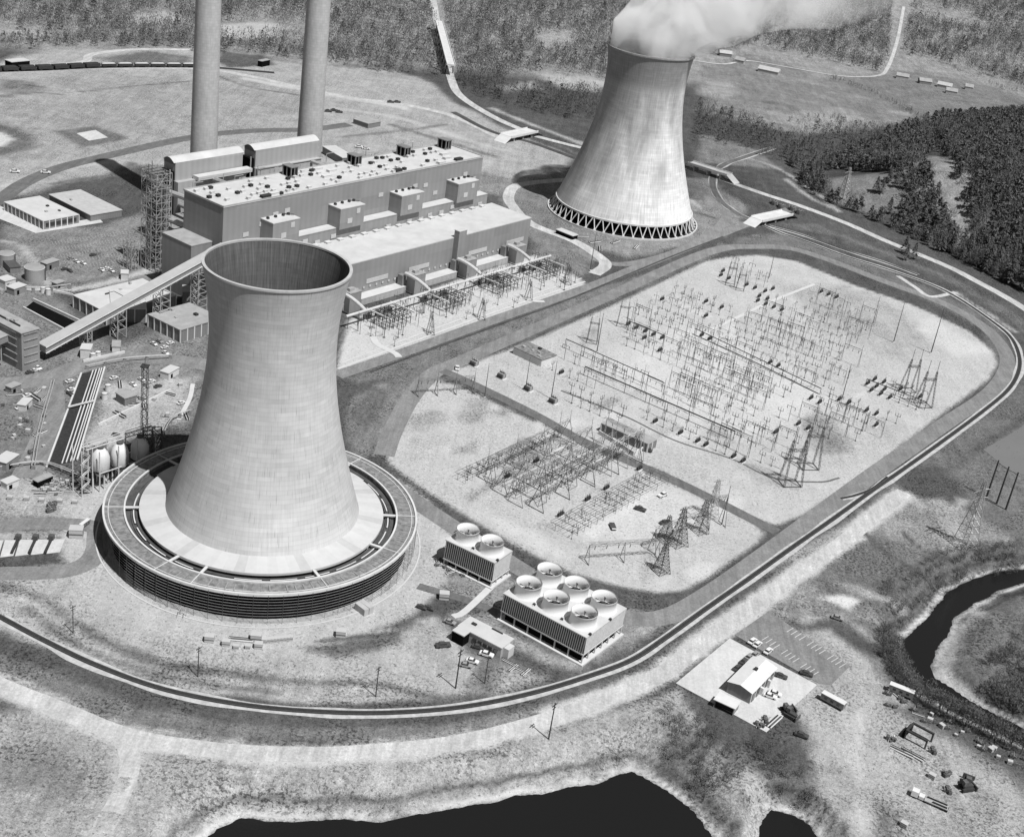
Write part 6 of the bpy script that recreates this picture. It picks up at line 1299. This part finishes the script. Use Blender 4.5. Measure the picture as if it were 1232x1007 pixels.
for k in range(26):
    x = rr.uniform(-4, 60); y = rr.uniform(470, 560) - max(0, x - 40)*1.2; putpx(rr.choice(['scrap', 'pipes', 'crate']), x, y, rr.uniform(0, 3), 'piece of junk lying about the works yard at the left edge', 'junk in the left works yard', rr.uniform(.5, 1.0))
for k in range(14):
    x = rr.uniform(138, 225); y = rr.uniform(455, 505); putpx(rr.choice(['pipes', 'crate', 'pipes']), x, y, rr.uniform(0, 3), 'stored material on the bright yard behind the silos', 'stored material behind the silos', rr.uniform(.6, 1.0))
for k, (x, y) in enumerate(((960, 257), (952, 253), (938, 250), (930, 246))): putpx('scrap', x, y, .5, 'pale rubble heap beside the highway behind the short bridge', 'rubble by the highway', 2.0)
for k, (x, y) in enumerate(((700, 285), (715, 292), (740, 292), (765, 298), (722, 300))): putpx('pipes', x, y, .4 + .3*k, 'pale pipe stack at the foot of the far cooling tower', 'pipe stacks at the far tower', 1.1)
# ------------------------------------------------------------------ vegetation
def leafmat(name, a, var=.4):
    m, nt, b, N, Lk = nodes(name); g = N.new('ShaderNodeNewGeometry'); oi = N.new('ShaderNodeObjectInfo')
    ad = N.new('ShaderNodeMath'); ad.operation = 'ADD'; Lk.new(g.outputs['Random Per Island'], ad.inputs[0]); Lk.new(oi.outputs['Random'], ad.inputs[1])
    mr = N.new('ShaderNodeMapRange'); mr.inputs[2].default_value = 2; mr.inputs[3].default_value = a*(1-var); mr.inputs[4].default_value = a*(1+var); Lk.new(ad.outputs[0], mr.inputs[0]); Lk.new(mr.outputs[0], b.inputs['Base Color']); b.inputs['Roughness'].default_value = .9; b.inputs['Specular IOR Level'].default_value = .1
    return m
LM = dict(pine=leafmat('pine_needles', .095), bare=leafmat('bare_twigs', .115), brush=leafmat('dry_brush', .09), bark=M['trunk'])
def tris(n, f):
    """n leaf or twig triangles; f gives centre, size vectors"""
    return f
def pine_mesh(seed, h=15):
    q = np.random.RandomState(seed); mb = MB()
    for i in range(260):
        f = q.rand()**.8; z = h*(.16 + .84*f); r = (1 - f)**.8*h*.23*(.45 + .75*q.rand()) + .15; a = q.rand()*6.28; c = np.array((r*cos(a), r*sin(a), z)); s = h*.058*(.6 + .8*q.rand())
        d = np.array((cos(a), sin(a), -.45)); t_ = np.array((-sin(a), cos(a), q.uniform(-.4, .4))); mb.add([c - d*s*.8 + t_*s*.7, c - d*s*.6 - t_*s*.7, c + d*s*1.2], [(0, 1, 2)])
    return mb
def bare_mesh(seed, h=11, n=260, blob=.42):
    q = np.random.RandomState(seed); mb = MB(); tr = MB(); tr.bar((0, 0, -.5), (0, 0, h*.45), .24, 5, .13)
    for k in range(7):
        a = q.rand()*6.28; e = (h*.3*cos(a), h*.3*sin(a), h*(.65 + .3*q.rand())); tr.bar((0, 0, h*(.25 + .2*q.rand())), e, .12, 4, .04)
    for i in range(n):
        a = q.rand()*6.28; f = q.rand(); r = h*blob*sqrt(q.rand())*(1 - .35*f); c = np.array((r*cos(a), r*sin(a), h*(.3 + .7*f))); s = h*.05*(.7 + q.rand()); d = q.normal(0, 1, 3); d[2] = abs(d[2])*1.6; d /= np.linalg.norm(d); t_ = np.cross(d, q.normal(0, 1, 3)); t_ /= np.linalg.norm(t_)
        mb.add([c - t_*s*.2, c + t_*s*.2, c + d*s*2.3], [(0, 1, 2)])
    return mb, tr
PINES, BARES = [], []
for i in range(5):
    t = thing('pine_tree', None, 'tree'); pine_mesh(40 + i).build('crown', LM['pine'], t); MB().bar((0, 0, -1), (0, 0, 13), .3, 5, .06).build('trunk', LM['bark'], t); PR['pine%d' % i] = (t, False); PINES.append('pine%d' % i)
for i in range(5):
    t = thing('bare_tree', None, 'tree'); a, b = bare_mesh(60 + i); a.build('crown', LM['bare'], t); b.build('trunk', LM['bark'], t); PR['bare%d' % i] = (t, False); BARES.append('bare%d' % i)
def inside(p, poly):
    x, y = p; c = False
    for i in range(len(poly)):
        (ax, ay), (bx, by) = poly[i-1], poly[i]
        if (ay > y) != (by > y) and x < (bx-ax)*(y-ay)/(by-ay) + ax: c = not c
    return c
def scatter(poly, n, rr, mind=0):
    x0 = min(p[0] for p in poly); x1 = max(p[0] for p in poly); y0 = min(p[1] for p in poly); y1 = max(p[1] for p in poly); out = []; k = 0
    while len(out) < n and k < n*60:
        k += 1; p = (rr.uniform(x0, x1), rr.uniform(y0, y1))
        if inside(p, poly) and all((p[0]-a)**2 + (p[1]-b)**2 > mind*mind for a, b in out[-400:]): out.append(p)
    return out
rr = random.Random(91)
CUT = [GP(q) for q in ([(1085,232),(1108,212),(1128,222),(1140,255),(1172,300),(1160,306),(1135,275),(1110,250)], [(975,212),(1010,205),(1050,222),(1085,250),(1080,275),(1000,243)], [(1110,180),(1122,180),(1128,212),(1112,214)])]
# river bank trees, each a thing of its own
bank = [([(1062,705),(1100,680),(1150,662),(1232,655),(1232,678),(1190,686),(1150,698),(1115,722),(1090,755),(1062,752)], 64, 'leafless tree on the near bank above the river bend', .42), ([(1058,755),(1085,765),(1088,795),(1100,815),(1105,830),(1075,812),(1058,785)], 42, 'leafless tree crowding the left bank of the river', .6), ([(1085,818),(1108,832),(1150,856),(1187,872),(1232,896),(1232,912),(1180,885),(1130,860),(1095,840)], 58, 'leafless tree on the bank between the junk line and the river', .8), ([(1180,800),(1232,770),(1260,850),(1232,852),(1195,838)], 24, 'leafless tree on the far side of the river', .8), ([(800,860),(850,870),(880,910),(900,960),(860,960),(825,930),(795,905)], 30, 'leafless bush like tree on the dark brushy bank right of the pond', .45), ([(900,890),(960,920),(985,950),(960,970),(915,930)], 14, 'leafless tree along the gully right of the second pond', .45)]
for poly, n, lab, s in bank:
    for p in scatter(GP(poly), n, rr, 3.0): PR.put(rr.choice(BARES), (p[0], p[1], H1(*p)), rr.uniform(0, 6), lab, 'trees: ' + lab, s*rr.uniform(.75, 1.25))
HILLV = GP([(955,214),(1000,198),(1050,172),(1085,158),(1130,146),(1180,143),(1232,143),(1290,141),(1300,390),(1232,352),(1170,322),(1100,288),(1050,266),(1000,245),(975,235)])
hp = [p for p in scatter(HILLV, 4200, rr, 3.4) if not any(inside(p, c) for c in CUT)]
hp.sort(key=lambda p: p[0]**2 + p[1]**2)
vis = [p for p in hp if abs(p[0]) < .43*p[1]][:200]
for p in vis: PR.put(rr.choice(PINES) if rr.random() < .62 else rr.choice(BARES), (p[0], p[1], H1(*p)), rr.uniform(0, 6), 'tree on the %s of the dark wooded hill' % ('left end' if p[0]/p[1] < .3 else 'middle slope' if p[0]/p[1] < .36 else 'slope nearest the photo edge'), 'trees on the wooded hill, ' + ('left end' if p[0]/p[1] < .3 else 'middle slope' if p[0]/p[1] < .36 else 'outer slope'), rr.uniform(.75, 1.3))
for poly, n in (([(960,215),(990,205),(985,232),(965,228)], 7), ([(940,185),(980,180),(990,200),(950,205)], 10), ([(1046,245),(1075,232),(1090,262),(1060,268)], 9), ([(1060,300),(1090,305),(1110,318),(1080,312)], 3)):
    for p in scatter(GP(poly), n, rr, 3): PR.put(rr.choice(PINES), (p[0], p[1], H1(*p)), rr.uniform(0, 6), 'dark evergreen standing apart at the foot of the wooded hill', 'evergreens at the hill foot', rr.uniform(.6, 1.0))
def wood(name, pts, hts, kinds, label, mat, nleaf=20):
    """a far wood as one mass: numpy built, every tree a cluster of twig or needle triangles"""
    q = np.random.RandomState(len(pts)); n = len(pts); P = np.array(pts, float); Z = np.array([H1(*p_) for p_ in pts]); hts = np.array(hts); k = np.array(kinds)
    f = q.rand(n, nleaf); a = q.rand(n, nleaf)*6.28
    r = np.where(k[:, None] == 1, (1-f)**.8*.24*(.4 + .8*q.rand(n, nleaf)), .36*np.sqrt(q.rand(n, nleaf))*(1 - .35*f))*hts[:, None]
    c = np.stack([P[:, :1] + r*np.cos(a), P[:, 1:] + r*np.sin(a), Z[:, None] + hts[:, None]*(.15 + .8*f)], -1)
    d = q.normal(0, 1, (n, nleaf, 3)); d[..., 2] = np.where(k[:, None] == 1, -np.abs(d[..., 2])*.5, np.abs(d[..., 2])*3.0); d /= np.linalg.norm(d, axis=-1, keepdims=True)
    t_ = np.cross(d, q.normal(0, 1, (n, nleaf, 3))); t_ /= np.linalg.norm(t_, axis=-1, keepdims=True)
    s = (hts[:, None]*np.where(k[:, None] == 1, .072, .06)*(.6 + .9*q.rand(n, nleaf)))[..., None]
    wd = np.where(k[:, None, None] == 1, .6, .26); V = np.stack([c - t_*s*wd, c + t_*s*wd, c + d*s*2.2], 2).reshape(-1, 3).astype(np.float32); m = len(V)//3
    me = bpy.data.meshes.new(name); me.vertices.add(len(V)); me.vertices.foreach_set('co', V.ravel()); me.loops.add(3*m); me.loops.foreach_set('vertex_index', np.arange(3*m, dtype=np.int32)); me.polygons.add(m); me.polygons.foreach_set('loop_start', np.arange(0, 3*m, 3, dtype=np.int32))
    mi = np.repeat(k, nleaf).astype(np.int32); me.polygons.foreach_set('material_index', mi); me.update(calc_edges=True)
    for mm in mat: me.materials.append(mm)
    o = bpy.data.objects.new(name, me); COL.objects.link(o); return tag(o, label, kind='stuff')
rest = [p for p in hp if p not in set(vis)]
wood('woodland', rest, [rr.uniform(10, 17) for _ in rest], [1 if rr.random() < .62 else 0 for _ in rest], 'dark evergreen wood covering the top of the right hand hill', [LM['bare'], LM['pine']], 120)
# far forest
def forest(poly_px, n, holes, seed, z=0):
    q = np.random.RandomState(seed); poly = GP(poly_px); A = np.array(poly); out = []
    while len(out) < n:
        X = q.uniform(A[:, 0].min(), min(A[:, 0].max(), 2600), 60000); Y = q.uniform(A[:, 1].min(), min(A[:, 1].max(), 4600), 60000)
        sd = sdist(X, Y, poly); ok = sd < 0
        for h in holes: ok &= sdist(X, Y, h) > 0
        dn = fbm(X, Y, 160, 3, 55); ok &= (q.rand(len(X)) < smooth((dn - .22)/.2)) & (q.rand(len(X)) < np.clip((2500/np.maximum(np.hypot(X, Y), 1))**1.2, 0, 1))
        ok &= (X > -.62*Y - 60) & (X < .5*Y + 60)
        out += list(zip(X[ok], Y[ok]))
    return out[:n]
HOLES = [GP(q) for q in ([(506,-20),(524,-20),(534,20),(550,100),(528,90),(526,40),(515,10)], [(262,30),(330,28),(345,44),(290,50),(255,44)], [(0,40),(40,36),(60,44),(20,52)], [(600,95),(655,85),(700,95),(728,100),(725,118),(680,108),(610,110)], [(640,45),(680,42),(690,60),(650,62)], [(1068,20),(1092,20),(1082,70),(1066,92)], [(160,20),(200,14),(215,26),(170,32)])]
FP = [(-700,120),(-450,108),(-200,84),(-60,66),(0,56),(100,49),(230,54),(330,60),(400,66),(470,78),(512,92),(545,98),(580,106),(640,112),(690,132),(722,140),(735,60),(830,58),(860,70),(905,58),(990,74),(1056,88),(1075,66),(1150,82),(1232,108),(1330,130),(1330,60),(1330,-60),(616,-75),(-200,-20),(-700,40)]
fp = forest(FP, 50000, HOLES, 3)
wood('woodland', fp, list(nr.uniform(9, 17, len(fp))), [1 if h_ < .05 else 0 for h_ in nr.rand(len(fp))], 'leafless spring forest covering the hills along the top of the photo', [LM['bare'], LM['pine']], 34)
for poly, n, lab in (([(545,92),(600,105),(640,112),(700,135),(726,140),(720,150),(660,140),(600,125),(560,112)], 420, 'belt of leafless trees at the forest edge left of the far tower'), ([(836,128),(870,135),(910,150),(945,168),(960,190),(930,195),(900,180),(836,172)], 520, 'leafless thicket below the field right of the far tower'), ([(955,160),(1000,152),(1060,158),(1085,165),(1010,190),(960,205),(940,180)], 420, 'mixed thicket in front of the dark wooded hill'), ([(0,48),(100,44),(230,50),(330,55),(400,62),(470,76),(505,90),(480,92),(400,76),(300,66),(200,60),(100,56),(0,62)], 900, 'dense leafless trees along the far edge of the cleared yard')):
    ps = scatter(GP(poly), n, random.Random(n), 0); wood('woodland', ps, [rr.uniform(7, 13) for _ in ps], [1 if rr.random() < .22 else 0 for _ in ps], lab, [LM['bare'], LM['pine']], 30)
# hedges between the fields, brush and tufts
for line, n, lab in (([(1000,95),(1030,105),(1060,118),(1090,133),(1115,147)], 170, 'hedge of small trees running across the far right field'), ([(955,148),(1000,143),(1030,150),(1065,160)], 110, 'curved hedge of bushes below the far field'), ([(1145,82),(1180,98),(1215,110),(1240,112)], 120, 'line of trees bounding the field at the far right')):
    L_ = pxl(line); ps = [tuple(L_[rr.randrange(len(L_))] + np.array((rr.uniform(-7, 7), rr.uniform(-7, 7)))) for _ in range(n)]; o = wood('hedge', ps, [rr.uniform(3, 7) for _ in ps], [1 if rr.random() < .4 else 0 for _ in ps], lab, [LM['bare'], LM['pine']], 24)
brush = []
for poly, n in (([(240,905),(420,912),(600,900),(740,875),(800,850),(820,870),(740,910),(660,938),(560,958),(430,975),(300,975)], 5200), ([(800,850),(870,870),(920,900),(985,950),(985,1000),(870,960),(830,930),(770,915)], 1500), ([(0,700),(60,705),(150,760),(250,790),(420,800),(560,830),(440,840),(250,825),(100,780),(0,740)], 1800), ([(0,880),(130,900),(90,1000),(0,1007)], 1300), ([(0,760),(160,850),(300,875),(560,868),(760,812),(900,720),(1070,585),(1085,592),(900,745),(760,830),(560,885),(300,890),(160,868),(0,800)], 2200), ([(890,740),(1000,650),(1090,600),(1232,650),(1232,665),(1100,690),(1050,750),(960,750)], 1900), ([(960,880),(1060,870),(1232,960),(1232,1007),(1000,1007)], 1100), ([(980,260),(1060,300),(1180,360),(1232,400),(1232,440),(1190,385),(1060,320),(940,285)], 400), ([(1130,720),(1232,690),(1232,850),(1150,815)], 700), ([(940,210),(1060,250),(1170,330),(1150,332),(1040,275),(950,235)], 300), ([(1090,560),(1232,470),(1232,640),(1130,610)], 400)):
    for p in scatter(GP(poly), n, random.Random(n + 1), 0): brush.append(p)
def notwater(ps):
    A = np.array(ps); ok = np.ones(len(A), bool)
    D_ = np.array(DRL)
    for p in D_: ok &= (A[:, 0] - p[0])**2 + (A[:, 1] - p[1])**2 > 64
    for w in (POND, POND2, RIVER): ok &= sdist(A[:, 0], A[:, 1], w) > 1.5
    dn = fbm(A[:, 0], A[:, 1], 22, 3, 77); ok &= nr.rand(len(A)) < smooth((dn - .44)/.14); return [tuple(p) for p in A[ok]]
brush = notwater(brush); o = wood('scrub', brush, list(nr.uniform(.4, 1.5, len(brush))**1.2), [1 if h_ < .4 else 0 for h_ in nr.rand(len(brush))], None, [LM['brush'], LM['pine']], 16)

# ------------------------------------------------------------------ light, air, camera
W = bpy.data.worlds.new('World'); S.world = W; W.use_nodes = True; nt = W.node_tree; bg = nt.nodes['Background']
sky = nt.nodes.new('ShaderNodeTexSky'); sky.sky_type = 'NISHITA'; sky.sun_disc = False; SE, SA = R(60), R(134)
sky.sun_elevation = SE; sky.sun_rotation = SA; bw = nt.nodes.new('ShaderNodeRGBToBW')
nt.links.new(sky.outputs[0], bw.inputs[0]); nt.links.new(bw.outputs[0], bg.inputs['Color']); bg.inputs['Strength'].default_value = .052
sd_ = bpy.data.lights.new('sun', 'SUN'); sd_.energy = 4.6; sd_.angle = R(.5); so = bpy.data.objects.new('sun', sd_); COL.objects.link(so)
# shadows run to azimuth -46 degrees (towards the upper left)
from mathutils import Vector, Matrix
v = Vector((sin(R(-46))*cos(SE), cos(R(-46))*cos(SE), -sin(SE))); so.rotation_euler = v.to_track_quat('-Z', 'Y').to_euler()
cd = bpy.data.cameras.new('camera'); co = bpy.data.objects.new('camera', cd); COL.objects.link(co); S.camera = co
cd.sensor_fit = 'HORIZONTAL'; cd.sensor_width = 36; cd.lens = FPX/1232*36; cd.clip_end = 12000; cd.clip_start = 1
cr, sr = cos(ROLL), sin(ROLL)
rt2 = RT*cr + UP*sr; up2 = -RT*sr + UP*cr
co.matrix_world = Matrix(((rt2[0], up2[0], -FW[0], 0), (rt2[1], up2[1], -FW[1], 0), (rt2[2], up2[2], -FW[2], CAMH), (0, 0, 0, 1)))
S.view_settings.view_transform = 'Standard'; S.view_settings.look = 'None'; S.view_settings.exposure = 0.12; S.view_settings.gamma = 1
S.cycles.volume_bounces = 8; S.cycles.max_bounces = 8; S.cycles.volume_max_steps = 128; S.cycles.volume_step_rate = 2.0
# take away any kind that was never used
for k, val in list(PR.items()):
    if not val[1]:
        for ch in list(val[0].children_recursive): bpy.data.objects.remove(ch)
        bpy.data.objects.remove(val[0])
